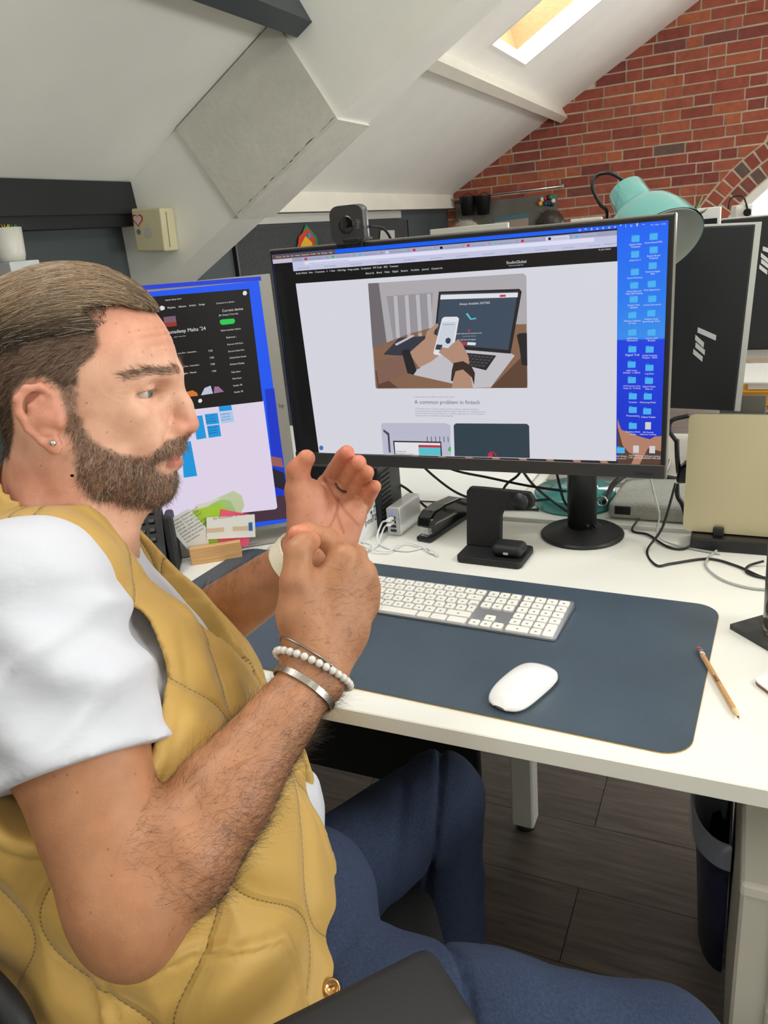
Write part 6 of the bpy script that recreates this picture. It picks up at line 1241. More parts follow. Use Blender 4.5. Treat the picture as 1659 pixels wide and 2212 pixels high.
# ---- laptop on an upright stand
lx = -.0855; t = thing('laptop', 'closed champagne-coloured laptop standing upright at the back of the desk', 'laptop', (lx+.15, 1.43, DZ+.025)); lean = .10
lmx = Matrix.Translation((lx, 1.402, DZ+.026)) @ Matrix.Rotation(-.03, 4, 'Z') @ Matrix.Rotation(-lean, 4, 'X')
b = MB(); b.prism([lmx @ Vector((x, 0, z)) for x, z in rrect(.152, .1065, .304, .213, .010, 6)], lmx.to_3x3() @ Vector((0, .006, 0))); b.build('lid', M('champagne_aluminium', (206, 196, 160), .35, metal=.55), t); b = MB(); b.prism([lmx @ Vector((x, .0066, z)) for x, z in rrect(.152, .1065, .304, .213, .010, 6)], lmx.to_3x3() @ Vector((0, .009, 0))); b.build('base', M('laptop_base', (150, 148, 142), .35, metal=.6), t)
t = thing('laptop_stand', 'black vertical laptop stand holding the champagne laptop', 'stand', (lx+.15, 1.41, DZ)); b = MB(); b.box((lx+.17, 1.412, DZ+.012), (.31, .075, .023), bev=.003); b.build('base', m_blk, t)
for dx in (.06, .25): b = MB(); b.box((lx+dx, 1.394, DZ+.031), (.018, .010, .016), bev=.002); b.build('clamp', m_blk, t)
# ---- cables
cable('black_cable', 'black cable snaking along the back of the desk by the laptop stand', [(-.10, 1.39, DZ+.12), (-.118, 1.375, DZ+.04), D_(1398, 1190), D_(1418, 1221), D_(1452, 1217), D_(1530, 1207), D_(1590, 1222), D_(1640, 1244), D_(1690, 1262)], .0022, m_bcab)
cable('black_cable', 'black cable drooping in front of the laptop stand base', [D_(1380, 1120, .012), D_(1366, 1146), D_(1400, 1155), D_(1440, 1180), D_(1475, 1186), D_(1504, 1170, .012)], .0022, m_bcab)
cable('black_cable', 'short black cable kinked beside the patterned glass', [D_(1650, 1212, .01), D_(1618, 1222), D_(1612, 1235), D_(1640, 1246), D_(1680, 1250)], .0022, m_bcab)
cable('white_cable', 'pale grey cable curving in front of the laptop stand', [D_(1558, 1172, .012), D_(1552, 1185), D_(1530, 1205), D_(1526, 1225), D_(1560, 1252), D_(1620, 1270), D_(1690, 1275)], .0021, m_gcab)
cable('white_cable', 'white cable dropping from the big monitor beside the grey bag', [(-.145, 1.36, .89), (-.135, 1.37, .84), (-.125, 1.385, .79), (-.128, 1.39, DZ+.02), (-.10, 1.385, DZ+.004), (-.02, 1.36, DZ+.003)], .0018, m_gcab)
hang_ = [('sagging lowest behind the charging stand', (-.62, .91), (-.50, .80), (-.33, .80)), ('looping from the monitor to its column', (-.60, .90), (-.45, .84), (-.29, .83)), ('tied around the monitor column', (-.40, .90), (-.33, .80), (-.25, .76)), ('hanging nearest the column foot', (-.32, .90), (-.30, .79), (-.235, .755)), ('crossing towards the teal lamp base', (-.36, .90), (-.42, .82), (-.47, .745)), ('draped from monitor to small computer', (-.52, .905), (-.66, .85), (-.78, .90))]
for i, (lb, a, m_, e) in enumerate(hang_):
    y0 = 1.385+i*.006; cable('black_cable', 'black cable '+lb, [(a[0], y0-.01, a[1]), ((a[0]+m_[0])/2, y0, (a[1]+m_[1])/2-.012), (m_[0], y0+.01, m_[1]), ((m_[0]+e[0])/2, y0+.01, (m_[1]+e[1])/2-.008), (e[0], y0-.02 if e[0] > -.3 else y0+.02, e[1])], .0026, m_bcab)
cable('black_cable', 'black power cable running across to the stapler', [(-.78, 1.39, .86), (-.66, 1.44, .80), (-.60, 1.47, DZ+.004), (-.50, 1.50, DZ+.004), (-.38, 1.52, DZ+.004)], .0028, m_bcab)
# ------------------------------------------------------------------ opposite desk: lamp, monitors, books, bag
t = thing('desk_lamp', 'glossy teal desk lamp with bell shade behind the big monitor', 'lamp', (-.315, 1.575, DZ)); m_teal = M('teal_enamel', (104, 166, 160), .2, coat=.5); m_teal2 = M('teal_base', (64, 150, 146), .2, coat=.5); lb = Matrix.Translation((-.318, 1.585, DZ))
b = MB(); b.lathe([(0, 0), (.083, 0), (.086, .006), (.086, .026), (.082, .032), (.05, .034), (.048, .040), (.024, .042), (0, .042)], lb, 44); b.build('base', m_teal2, t)
b = MB(); b.tube([(-.318, 1.585, DZ+.04), (-.318, 1.585, 1.05)], .009, 12); b.tube([(-.318, 1.585, 1.05), (-.255, 1.545, 1.285)], .008, 12); b.build('arm', m_teal2, t)
lt, lo_ = atd(1350, 408, 1.37), atd(1428, 545, 1.305); ld = lo_-lt; Ls = np.linalg.norm(ld); sq = V3(ld).to_track_quat('Z', 'Y').to_matrix().to_4x4(); sm3 = Matrix.Translation(V3(lt)) @ sq
prof = [(0, 0), (.026, .001), (.0315, .006), (.035, .050), (.036, .056), (.048, .062), (.062, .078), (.073, .104), (.081, .14)]
b = MB(); b.lathe(prof, sm3, 48); sh = b.build('shade', m_teal, t); b = MB(); b.lathe([(r*.97, z+.0015) for r, z in prof[3:]], sm3, 48); b.build('shade_lining', M('lamp_lining', (196, 200, 194), .4), sh)
b = MB(); bmesh.ops.create_uvsphere(b.bm, u_segments=20, v_segments=12, radius=.028, matrix=sm3 @ Matrix.Translation((0, 0, .085))); b.build('bulb', M('bulb_white', (236, 234, 226), .3), sh, smooth=True)
b = MB(); b.lathe([(0, -.012), (.006, -.012), (.008, .0), (0, .001)], sm3, 12); b.build('cable_grommet', m_blk, sh)
b = MB(); cpts = [lt+np.array([0, 0, .012]), atd(1318, 374, 1.36), atd(1288, 380, 1.37), atd(1280, 405, 1.375), atd(1296, 440, 1.38), atd(1312, 462, 1.385), atd(1300, 520, 1.42)]; b.tube(catmull(cpts, 8), .0032, 8); b.build('power_cord', m_bcab, t)
b = MB(); b.tube([(-.255, 1.545, 1.285), tuple(lt+ld*.30)], .007, 10); b.lathe([(0, -.012), (.011, -.012), (.011, .012), (0, .012)], Matrix.Translation((-.255, 1.545, 1.287)) @ Matrix.Rotation(PI/2, 4, 'Y'), 14); b.build('joint', m_steel, t)
def back_monitor(label, xr, y, z0, z1, w, roll, tilt, logo):
    t = thing('monitor', label, 'monitor', (xr-w/2, y+.05, DZ)); h = z1-z0
    mtx = Matrix.Translation((xr, y, (z0+z1)/2)) @ Matrix.Rotation(roll, 4, 'Y') @ Matrix.Rotation(tilt, 4, 'X')
    b = MB(); b.box(0, (w, .018, h), mat=mtx @ Matrix.Translation((-w/2, 0, 0)), bev=.003); b.build('back_shell', M('monitor_back', (28, 30, 32), .45), t)
    b = MB(); b.box(0, (.011, .026, h), mat=mtx @ Matrix.Translation((.0055, .006, 0))); b.box(0, (w+.011, .030, .003), mat=mtx @ Matrix.Translation((-w/2+.0055, .008, h/2+.0015))); b.build('silver_edge', M('pale_silver', (206, 206, 200), .35, metal=.15), t)
    b = MB(); b.box(0, (.20, .012, .15), mat=mtx @ Matrix.Translation((-w/2, -.012, -.02)), bev=.003); b.build('mount_plate', M('monitor_back2', (50, 52, 54), .5), t)
    b = MB()
    lx_, lz_ = logo
    for x, z, L_ in ((0, .032, .045), (-.004, .012, .022), (-.002, -.008, .024), (-.006, -.026, .024)): b.prism([mtx @ Vector((lx_+x*.8+a*.8, -.0102, lz_+z*.75+c*.8)) for a, c in ((0, 0), (0, .013), (L_, -.007), (L_, -.020))], mtx.to_3x3() @ Vector((0, .0012, 0)))
    b.build('maker_logo', M('logo_silver', (222, 222, 222), .3, metal=.3), t)
    b = MB(); b.box((xr-w/2, y+.02, DZ+(z0+.08-DZ)/2), (.06, .03, z0+.08-DZ), bev=.005); b.build('stand_column', m_silver, t); b = MB(); b.box((xr-w/2, y+.085, DZ+.006), (.26, .2, .011), bev=.003); b.build('stand_base', m_silver, t)
    b = MB(); b.box((xr-w/2, y-.03, (z0+z1)/2-.02), (.07, .05, .05), bev=.01); b.build('arm_head', m_blk, t)
    return t
back_monitor('monitor with black back and silver edge behind the champagne laptop', -.008, 1.72, .905, 1.268, .54, .04, .02, (-.085, -.045))
back_monitor('monitor seen from behind at the right edge above the book stack', .52, 2.28, .94, 1.272, .60, 0, 0, (-.50, .06))
# papers and book stack
rb2 = random.Random(2); bx = [(.004, .020, (228, 226, 218), 'white pad at the bottom of the stack by the monitor'), (.022, .022, (226, 214, 190), 'cream book with pink line, second up in the stack'), (.026, .024, (230, 220, 196), 'cream book below the yellow one in the stack'), (.026, .022, (236, 166, 40), 'bright yellow book near the top of the stack'), (.008, .010, (236, 234, 228), 'loose white papers on top of the yellow book')]
z = DZ+.048; t = thing('paper_tray', 'grey plastic tray under the book stack', 'tray', (.17, 2.05, DZ)); b = MB(); b.box((.17, 2.05, DZ+.024), (.36, .30, .046), bev=.004); b.build('tray', M('tray_grey', (120, 124, 126), .5), t)
for i, (h1, h2, c, lab) in enumerate(bx):
    h = h1+.012; t = thing('book', lab, 'book', (.16, 2.05, z), 'books stacked on the grey tray'); b = MB(); b.box((.165+rb2.uniform(-.01, .01), 2.05, z+h/2), (.33, .24, h-.002), bev=.001, seg=1); b.build('pages', M('pages_%d' % i, (226, 218, 198) if i in (1, 2) else c, .8), t)
    b = MB(); b.box((.165, 2.045, z+h-.002), (.335, .245, .003)); b.build('cover', M('cover_%d' % i, c if i not in (1, 2) else (196, 110, 70), .6), t); z += h
t = thing('pen', 'thick black textured pen lying against the book stack', 'pen', (.02, 1.90, .83)); b = MB(); b.tube([(-.02, 1.905, .842), (.03, 1.905, .842), (.042, 1.905, .842)], .006, 12, radii=[.0065, .0065, .002]); b.build('barrel', m_blk2, t)
t = thing('letter_tray', 'dark tray under the black pen beside the book stack', 'tray', (0, 1.93, DZ)); b = MB(); b.box((.005, 1.915, DZ+.052), (.10, .06, .104), bev=.003); b.build('tray', M('tray_dark', (98, 102, 104), .5), t)
# grey laptop bag lying on the opposite desk
g0 = [atz(1326, 1140, DZ), atz(1486, 1150, DZ)]; t = thing('laptop_bag', 'grey woven laptop bag lying behind the monitor column', 'bag', (-.10, 1.60, DZ)); b = MB(); b.prism([(-.235, 1.50, DZ+.002), (.10, 1.49, DZ+.002), (.10, 1.49, DZ+.036), (-.235, 1.50, DZ+.036)], (.012, .19, 0.0)); o = b.build('body', M('grey_weave', (168, 168, 158), .85, var=.2, vscale=400, bump=.8, bscale=500), t); mdd = o.modifiers.new('bevel', 'BEVEL'); mdd.width = .010; mdd.segments = 3
b = MB(); b.box((-.205, 1.4985, DZ+.022), (.03, .006, .016), rz=-.03); b.build('buckle_strap', m_blk, t); b = MB(); b.tube([(-.245+.010*math.cos(a), 1.495, DZ+.040+.010*math.sin(a)) for a in np.linspace(0, 2*PI, 17)[:-1]], .0018, 6, closed=True); b.build('d_ring', m_steel, t)
b = MB(); b.tube(catmull([(-.24, 1.50, DZ+.036), (-.236, 1.60, DZ+.045), (-.20, 1.66, DZ+.05), (-.10, 1.68, DZ+.03)], 8), .006, 8); b.build('shoulder_strap', m_blk, t)
# crumpled white sheet of paper
t = thing('paper_sheet', 'large creased sheet of white paper on the opposite desk', 'paper', (-.62, 1.75, DZ)); b = MB(); N_ = 20; r3 = random.Random(9); gv = [[b.bm.verts.new((-1.06+.62*i/N_, 1.53+.46*j/N_, DZ+.0025+.004*abs(math.sin(i*.7+j*.35))+r3.uniform(0, .0022))) for j in range(N_+1)] for i in range(N_+1)]
for i in range(N_):
    for j in range(N_): b.bm.faces.new((gv[i][j], gv[i+1][j], gv[i+1][j+1], gv[i][j+1]))
b.build('sheet', M('white_paper', (242, 242, 238), .8), t, smooth=True)
# black dock on a stalk beside the laptop
t = thing('headset_dock', 'black adapter with thick cables hanging beside the champagne laptop', 'adapter', (-.09, 1.46, DZ)); p = [aty(x, y, 1.462) for x, y in ((1462, 1020), (1475, 1005), (1496, 998), (1498, 1035), (1480, 1046), (1460, 1046))]; b = MB(); b.prism(p, (0, .035, 0)); o = b.build('adapter_body', m_gb, t); mdd = o.modifiers.new('bevel', 'BEVEL'); mdd.width = .005; mdd.segments = 2
b = MB(); b.tube(catmull([aty(1462, 950, 1.47), aty(1463, 985, 1.47), aty(1466, 1022, 1.475)], 6), .0045, 8); b.tube(catmull([aty(1462, 1046, 1.475), aty(1464, 1072, 1.475), aty(1474, 1090, 1.475), (-.085, 1.47, DZ+.03)], 6), .0045, 8); b.tube(catmull([aty(1460, 952, 1.47), aty(1446, 930, 1.47), aty(1452, 908, 1.47), aty(1490, 898, 1.475)], 6), .004, 8); b.build('cord', m_bcab, t)
# tablet-like black box and pale box under the far monitor
t = thing('docking_station', 'black docking box on a white plinth under the rear monitor', 'dock', (-.05, 1.80, DZ)); b = MB(); b.box((.06, 1.80, DZ+.045), (.20, .10, .09), bev=.003); b.build('plinth', M('plinth_white', (220, 218, 208), .5), t); b = MB(); b.box((.06, 1.795, DZ+.118), (.18, .09, .055), bev=.008); b.build('dock_body', m_blk, t); b = MB(); b.box((.0, 1.79, DZ+.168), (.09, .006, .05), bev=.002); b.build('card_back', M('taupe', (110, 106, 98), .5), t)

# ------------------------------------------------------------------ far end of the room
# felt board with bunting flag and paper on the eaves wall
XF = -2.436
def EW(px, py, k=0.0): return atx(px, py, XF+.006+k)
t = thing('felt_board', 'dark charcoal felt notice board on the low grey wall', 'notice board', (XF, 4.5, .9)); fy0, fy1 = EW(515, 560)[1], EW(880, 500)[1]; b = MB(); b.box((XF-.002, (fy0+fy1)/2, .98), (.018, fy1-fy0, .86)); b.build('board', M('charcoal_felt', (66, 68, 70), .95, var=.15, vscale=60, bump=.5, bscale=300), t)
b = MB(); b.box((XF-.002, fy0-.008, .98), (.024, .016, .86)); b.box((XF-.002, fy1+.008, .98), (.024, .016, .86)); b.build('edge_frame', m_blk, t)
t = thing('bunting_flag', 'triangular green bunting flag with red and yellow painting on the felt board', 'flag', tuple(EW(665, 520))); b = MB(); b.prism([EW(660, 484, .01), EW(636, 545, .01), EW(688, 545, .01), EW(684, 512, .01)], (.003, 0, 0)); fo_ = b.build('cloth', M('flag_green', (38, 130, 84), .8), t)
for nm, c, q in (('red_patch', (206, 66, 40), [(664, 492), (645, 512), (643, 545), (682, 545), (680, 515)]), ('yellow_patch', (232, 180, 40), [(660, 510), (650, 528), (652, 545), (676, 545), (674, 524)]), ('blue_spot', (60, 140, 200), [(663, 505), (670, 503), (672, 512), (665, 516)])):
    b = MB(); b.prism([EW(x, y, .0135 if nm[0] == 'r' else .015 if nm[0] == 'y' else .0165) for x, y in q], (.001, 0, 0)); b.build(nm, M(nm, c, .8), fo_)
t = thing('wall_paper_note', 'white paper note pinned to the felt board beside the webcam', 'note', tuple(EW(835, 510))); b = MB(); b.prism([EW(822, 498, .01), EW(852, 497, .01), EW(853, 525, .01), EW(820, 525, .01)], (.001, 0, 0)); b.build('sheet', M('note_white', (206, 206, 202), .7), t)
# notice board on the brick wall with black pots and beads
def BW(px, py, k=0.0): return aty(px, py, BY-.012-k)
rl_ = [BW(972, 433), BW(1218, 402)]; t = thing('hanging_rail', 'thin grey rail fixed on the brick wall above the pinboard', 'rail', tuple(rl_[0])); b = MB(); b.tube([rl_[0]-(0, .05, 0), rl_[1]-(0, .05, 0)], .008, 10); b.build('rod', m_steel, t)
for p in rl_: b = MB(); b.tube([p-np.array([0, .05, 0]), p+np.array([0, .03, 0])], .014, 10); b.build('bracket', m_steel, t)
for i, (x, y) in enumerate(((1009, 426), (1043, 424))):
    c = BW(x, y, .075); t = thing('hanging_pot', ('first black metal pot hanging from the rail, next to the eaves' if i == 0 else 'second black metal pot on the rail, farther from the eaves'), 'pot', tuple(c-np.array([0, 0, .15])), 'pots on the rail'); b = MB(); b.lathe([(0, -.145), (.048, -.145), (.068, 0), (.070, .004), (.064, .004), (.045, -.138), (0, -.138)], Matrix.Translation(V3(c)), 28); b.build('bucket', m_blk2, t); b = MB(); b.tube([c+np.array([-.066, .0, 0]), c+np.array([0, .045, .035]), c+np.array([.066, 0, 0])], .003, 6); b.build('hook', m_blk, t)
t = thing('pinboard', 'grey metal pinboard on the brick wall', 'pinboard', tuple(BW(1090, 470))); b = MB(); p0_, p1_ = BW(985, 441), BW(1204, 420); b.prism([(p0_[0], BY-.03, 1.0), (p1_[0], BY-.03, 1.0), (p1_[0], BY-.03, 1.512), (p0_[0], BY-.03, 1.512)], (0, .022, 0)); b.build('panel', M('galvanised', (122, 120, 112), .45, metal=.4, var=.15, vscale=6), t)
t = thing('photo_strip', 'printed landscape photo strip on the grey pinboard', 'photo', tuple(BW(1110, 480))); b = MB(); b.prism([BW(1068, 477, .02), BW(1141, 466, .02), BW(1142, 498, .02), BW(1069, 500, .02)], (0, .003, 0)); ps_ = b.build('print', M('strip_pale', (176, 158, 146), .5), t); b = MB(); b.prism([BW(1068, 471, .022), BW(1141, 461, .022), BW(1141, 470, .022), BW(1068, 480, .022)], (0, .003, 0)); b.build('print_sky', M('strip_blue', (84, 124, 140), .5), ps_)
r5 = random.Random(8)
mcol = [((190, 40, 44), 'red'), ((226, 220, 200), 'cream'), ((40, 70, 120), 'blue'), ((230, 190, 40), 'yellow'), ((30, 30, 34), 'black'), ((60, 130, 80), 'green')]
mg = [(1167, 440, 3, 'lowest yellow'), (1171, 431, 1, 'left cream'), (1164, 438, 0, 'outermost red'), (1178, 429, 0, 'upper red'), (1184, 427, 4, 'top black'), (1190, 426, 5, 'top green'), (1195, 434, 1, 'right cream'), (1179, 440, 2, 'middle blue'), (1187, 440, 2, 'lower blue'), (1192, 441, 4, 'lower black')]
for x, y, k, w_ in mg:
    c = BW(x, y, .03); t = thing('magnet', w_+' round magnet in the cluster on the pinboard', 'magnet', tuple(c), 'magnets on the pinboard'); b = MB(); bmesh.ops.create_uvsphere(b.bm, u_segments=12, v_segments=8, radius=.019, matrix=Matrix.Translation(V3(c))); b.build('knob', M('magnet_'+mcol[k][1], mcol[k][0], .4), t, smooth=True)
# two colleagues at the far desks: only the tops of their heads rise above the monitors
def colleague(label, px, py, y, hc, face, yaw_, shirt_c):
    c = aty(px, py, y); top = c[2]; base = np.array([c[0], y, top-.115]); inv = lambda P: (np.asarray(P)-CAM) @ RC.T; wa = RC.T
    fx = np.array([math.cos(yaw_), math.sin(yaw_), 0]); fs = np.array([-math.sin(yaw_), math.cos(yaw_), 0]); fz = np.array([0, 0, 1.]); A = np.array([fx, fs, fz]) @ RC.T
    W_ = lambda f, s, z: inv(base+fx*f+fs*s+fz*z)
    G = Field(); G.ell(W_(-.005, 0, .02), (.092, .075, .088), A, .004); G.ell(W_(.03, 0, -.05), (.055, .055, .062), A, .03); G.ell(W_(.05, 0, -.10), (.03, .035, .022), A, .02)
    G.cone(W_(.085, 0, .0), W_(.105, 0, -.035), .008, .011, .008); G.cone(W_(-.02, 0, -.06), W_(-.03, 0, -.20), .055, .062, .02)
    for s_ in (1, -1): G.ell(W_(-.01, .076*s_, -.02), (.016, .008, .03), A, .006); G.cone(W_(-.03, 0, -.21), W_(-.03, .19*s_, -.26), .06, .06, .03); G.cone(W_(-.03, .19*s_, -.26), W_(.03, .22*s_, -.52), .055, .045, .02); G.cone(W_(.03, .22*s_, -.52), W_(.24, .13*s_, -.54), .042, .03, .02); G.ell(W_(.28, .12*s_, -.545), (.05, .035, .018), A, .02); G.ell(W_(.082, .03*s_, -.005), (.012, .016, .008), A, .008, True)
    G.ell(W_(-.03, 0, -.42), (.12, .19, .24), A, .04); G.ell(W_(-.02, 0, -.66), (.13, .18, .10), A, .04)
    v_, q_ = grow(G, inv(base)-.85, inv(base)+.85, .009); wz = cam2w(v_); rel = (wz-base) @ np.array([fx, fs, fz]).T
    col_ = np.tile(np.array(lin(face)), (len(v_), 1)); col_[rel[:, 2] < -.20] = lin(shirt_c); o = skin_mesh('person', v_, q_, m_skin, None, col_); tag(o, label, 'person')
    G2 = Field(); G2.ell(W_(-.012, 0, .028), (.100, .083, .094), A, .004); G2.ell(W_(.095, 0, -.06), (.075, .12, .075), A, .02, True); G2.ell(W_(.02, 0, -.14), (.15, .15, .09), A, .02, True)
    v_, q_ = grow(G2, inv(base)-.2, inv(base)+.2, .006); skin_mesh('hair', v_, q_, m_hair, o, np.tile(np.array(lin(hc)), (len(v_), 1))); n_ = vnormals(v_, q_)
    ix = rg.choice(len(v_), 1500); tt = np.linspace(0, 1, 4)[None, :, None]; dr = (n_[ix]*.35+rg.normal(0, .5, (1500, 3))+inv(CAM-fx)*.6-(inv(CAM))*.6)[:, None]; strands('hair_strands', v_[ix][:, None]+dr*.02*tt, np.full(1500, .0006), np.tile(np.array(lin(hc)), (1500, 1))*rg.uniform(.7, 1.5, (1500, 1)), m_hair, o)
    zs = float(wz[:, 2].min())+.02; t = thing('office_chair', 'grey office chair under the '+label[7:label.index(' hair')+5]+'colleague at the far desk', 'chair', (base[0], base[1], 0)); cq = Matrix.Translation((base[0]-fx[0]*.02, base[1]-fx[1]*.02, 0)) @ Matrix.Rotation(yaw_, 4, 'Z'); mg_ = M('chair_grey', (60, 62, 66), .8)
    b = MB(); b.box(0, (.48, .48, .07), mat=cq @ Matrix.Translation((0, 0, zs-.035)), bev=.025); b.build('seat', mg_, t); b = MB(); b.box(0, (.05, .44, .45), mat=cq @ Matrix.Translation((-.27, 0, zs+.30)), bev=.02); b.build('backrest', mg_, t); b = MB(); b.tube([cq @ Vector((-.05, 0, zs-.08)), cq @ Vector((-.29, 0, zs-.06)), cq @ Vector((-.29, 0, zs+.2))], .02, 8); b.build('back_bracket', m_blk, t)
    b = MB(); b.lathe([(0, .05), (.03, .05), (.03, zs-.07), (0, zs-.07)], cq, 14); b.build('gas_column', m_blk, t)
    for i in range(5): b = MB(); e = (.27*math.cos(i*1.2566), .27*math.sin(i*1.2566)); b.tube([cq @ Vector((0, 0, .08)), cq @ Vector((*e, .045))], .018, 8); b.tube([cq @ Vector((*e, .045)), cq @ Vector((*e, .001))], .02, 10); b.build('base_spoke', m_blk, t)
    return o
colleague('person with tousled grey hair behind the far monitor, by the pinboard', 1010, 478, 4.9, (150, 142, 130), (206, 160, 136), .6, (90, 96, 104))
colleague('person with short dark brown hair in front of the magnets on the pinboard', 1192, 456, 5.85, (48, 38, 32), (216, 160, 140), .1, (70, 76, 88))
# far monitors and desks
def far_monitor(label, px0, py0, px1, y, w_extra, col=(214, 214, 208), screen=None):
    a, c = aty(px0, py0, y), aty(px1, py0, y); w = c[0]-a[0]; zt = a[2]; t = thing('monitor', label, 'monitor', ((a[0]+c[0])/2, y, DZ)); b = MB(); b.box(((a[0]+c[0])/2, y+.012, zt-.17), (w, .022, .34), bev=.004); b.build('casing', M('far_casing_%d' % col[0], col, .4), t)
    if screen: b = MB(); b.box(((a[0]+c[0])/2, y-.001, zt-.185), (w-.03, .006, .27)); b.build('screen', M('far_screen', screen, .3), t)
    b = MB(); b.box(((a[0]+c[0])/2, y+.05, (DZ+zt-.1)/2), (.06, .02, zt-.1-DZ)); b.box(((a[0]+c[0])/2, y+.06, DZ+.005), (.2, .16, .01)); b.build('stand', M('far_casing_%d' % col[0], col, .4), t); return t
far_monitor('pale monitor seen edge-on in front of the grey-haired person', 928, 496, 1098, 3.9, 0, (226, 226, 218)); far_monitor('pale monitor top behind the teal lamp in front of the brick wall', 1232, 474, 1300, 4.4, 0, (228, 226, 216))
far_monitor('white monitor with dark screen between the teal lamp and the arched window', 1488, 452, 1558, 4.2, 0, (236, 236, 236), (26, 27, 32))
t = thing('white_carton', 'white upright box with a black lens below the arched window', 'box', tuple(aty(1598, 462, 4.0))); a, c = aty(1571, 466, 4.0), aty(1612, 446, 4.0); b = MB(); b.box(((a[0]+c[0])/2+.02, 4.05, (c[2]+.01+DZ)/2), ((c[0]-a[0]), .1, c[2]+.01-DZ-.002), rz=.2, bev=.006); b.build('carton', M('carton_white', (232, 230, 222), .5), t); b = MB(); b.tube([(c[0]+.005, 3.97, c[2]-.025), (c[0]+.01, 3.99, c[2]-.025)], .016, 14); b.build('lens', m_blk, t); b = MB(); b.tube(catmull([aty(1573, 452, 4.0), aty(1580, 428, 4.0), aty(1603, 424, 4.0), aty(1612, 440, 4.0), aty(1618, 466, 4.0)], 8), .004, 6); b.build('wire_loop', m_bcab, t)
b0 = desk('office_desk', 'far white desk by the brick wall with pale monitors on it', -2.1, .6, 3.75, 5.0 if False else 4.48, [(-2.02, 3.83), (.52, 3.83), (-2.02, 4.40), (.52, 4.40)], False)
t = thing('leafy_plant', 'small green plant beside the arched window', 'plant', tuple(aty(1478, 452, 3.88))); pb = aty(1476, 470, 3.88); b = MB(); b.lathe([(0, DZ), (.05, DZ), (.06, DZ+.13), (.055, DZ+.13), (0, DZ+.12)], Matrix.Translation((pb[0], 3.88, 0)), 20); b.build('pot', m_blk2, t)
for i in range(9):
    a = i*.7; tip = np.array([pb[0]+.10*math.cos(a), 3.88+.10*math.sin(a), pb[2]+.03+.06*math.sin(i*1.7)]); b = MB(); b.tube(catmull([(pb[0], 3.88, DZ+.12), (pb[0]+.03*math.cos(a), 3.88+.03*math.sin(a), pb[2]-.05), tip], 5), .006, 5, radii=[.004, .004, .004, .005, .006, .008, .009, .009, .007, .004, .001]); b.build('leaf', M('leaf_green', (96, 112, 58), .6), t)
# plant pot on a white pillar at the left edge, in front of the low wall
pc_ = np.array([*aty(14, 520, 2.05)]); t = thing('plant_pot', 'white ceramic pot with small succulents on the white pillar behind the man', 'plant pot', (pc_[0], 2.05, pc_[2]-.10)); r_ = .058
zt_, zb_ = aty(14, 492, 2.05)[2], aty(14, 566, 2.05)[2]; b = MB(); b.lathe([(0, zb_), (r_*.80, zb_), (r_*.90, zb_+.02), (r_, zt_), (r_*.93, zt_), (r_*.85, zt_-.02), (0, zt_-.02)], Matrix.Translation((pc_[0], 2.05, 0)), 36); b.build('pot', M('white_ceramic', (226, 224, 214), .35), t)
for i, (dx, dy, c) in enumerate(((0, .01, (40, 150, 110)), (.022, -.01, (222, 196, 40)), (-.025, -.01, (60, 130, 70)), (.01, .03, (70, 150, 80)))):
    b = MB()
    for k_ in range(7): a = k_*.9; b.tube([(pc_[0]+dx, 2.05+dy, zt_-.015), (pc_[0]+dx+.014*math.cos(a), 2.05+dy+.014*math.sin(a), zt_+.010)], .004, 5, radii=[.004, .001])
    b.build('succulent', M('succulent_%d' % i, c, .6), t)
t = thing('white_pillar', 'white cracked plaster pillar carrying the plant pot at the left edge', 'pillar', (pc_[0], 2.05, 0)); b = MB(); b.box((pc_[0]-.01, 2.06, zb_/2-.0005), (.125, .13, zb_-.001), bev=.004); b.build('column', M('pale_plaster', (214, 218, 218), .7, var=.05, vscale=9), t)
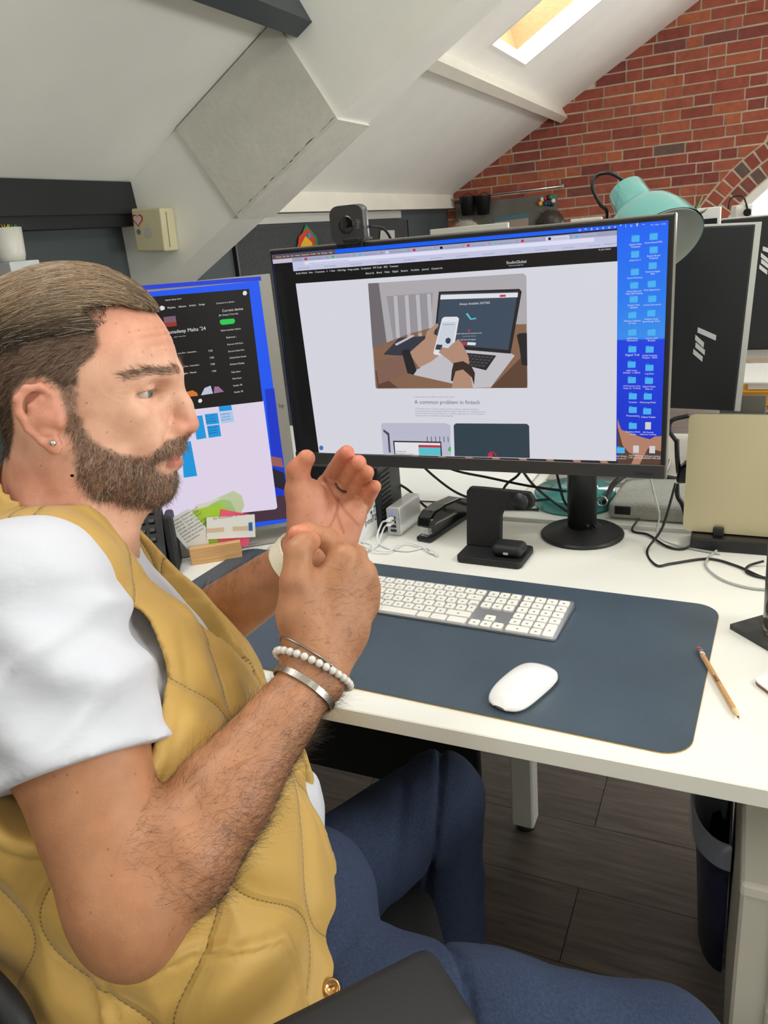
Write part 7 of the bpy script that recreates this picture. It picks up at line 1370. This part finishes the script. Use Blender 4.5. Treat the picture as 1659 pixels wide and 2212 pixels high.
# cream wall box with stickers on the rafter
q0, q1 = aty(322, 432, Yt), aty(405, 535, Yt); t = thing('wall_box', 'cream plastic box with heart and fruit stickers screwed to the white rafter', 'router', ((q0[0]+q1[0])/2, Yt, (q0[2]+q1[2])/2)); bw_, bh_ = .150, .165; bc_ = np.array([-2.235, Yt-.045, 1.415]); bmx = Matrix.Translation(V3(bc_)) @ Matrix.Rotation(.07, 4, 'Y')
b = MB(); b.box(0, (bw_, .088, bh_), mat=bmx, bev=.008, seg=3); bb_ = b.build('casing', M('cream_plastic', (214, 206, 168), .45), t); b = MB(); b.box(0, (.0015, .003, bh_*.82), mat=bmx @ Matrix.Translation((bw_/2+.0002, -.012, 0))); b.build('seam', M('seam_dark', (90, 86, 70), .7), bb_)
b = MB(); hp_ = [(16*math.sin(a)**3, 13*math.cos(a)-5*math.cos(2*a)-2*math.cos(3*a)-math.cos(4*a)) for a in np.linspace(0, 2*PI, 33)[:-1]]
b.prism([bmx @ Vector((-.045+x*.0017, -.0445, .040+z*.0017)) for x, z in hp_], (0, -.0008, 0)); hs_ = b.build('heart_sticker', M('sticker_red', (186, 52, 50), .5), bb_); b = MB(); b.prism([bmx @ Vector((-.045+x*.0013, -.0455, .040+z*.0013)) for x, z in hp_], (0, -.0006, 0)); b.build('heart_fill', M('sticker_pink', (226, 200, 200), .5), hs_)
fr_ = [(0, .9), (.35, 1.0), (.75, .9), (1.0, .5), (.82, .15), (.86, -.2), (1.0, -.45), (.7, -1.0), (.35, -1.1), (0, -1.0), (-.35, -1.1), (-.7, -.95), (-1.0, -.3), (-1.0, .4), (-.75, .9), (-.35, 1.0)]
b = MB(); b.prism([bmx @ Vector((.0+x*.021, -.0445, -.008+z*.021)) for x, z in fr_], (0, -.0006, 0)); b.prism([bmx @ Vector((.0+x*.021, -.0445, -.008+z*.021)) for x, z in ((.0, 1.1), (.05, 1.5), (.4, 1.75), (.42, 1.45))], (0, -.0006, 0)); b.build('fruit_sticker', M('sticker_white', (196, 194, 184), .5), bb_)
b = MB(); b.prism([bmx @ Vector((-.048+.011*math.cos(a), -.0445, -.006+.011*math.sin(a))) for a in np.linspace(0, 2*PI, 17)[:-1]], (0, -.0007, 0)); b.build('round_sticker', M('sticker_grey', (120, 124, 122), .5), bb_)
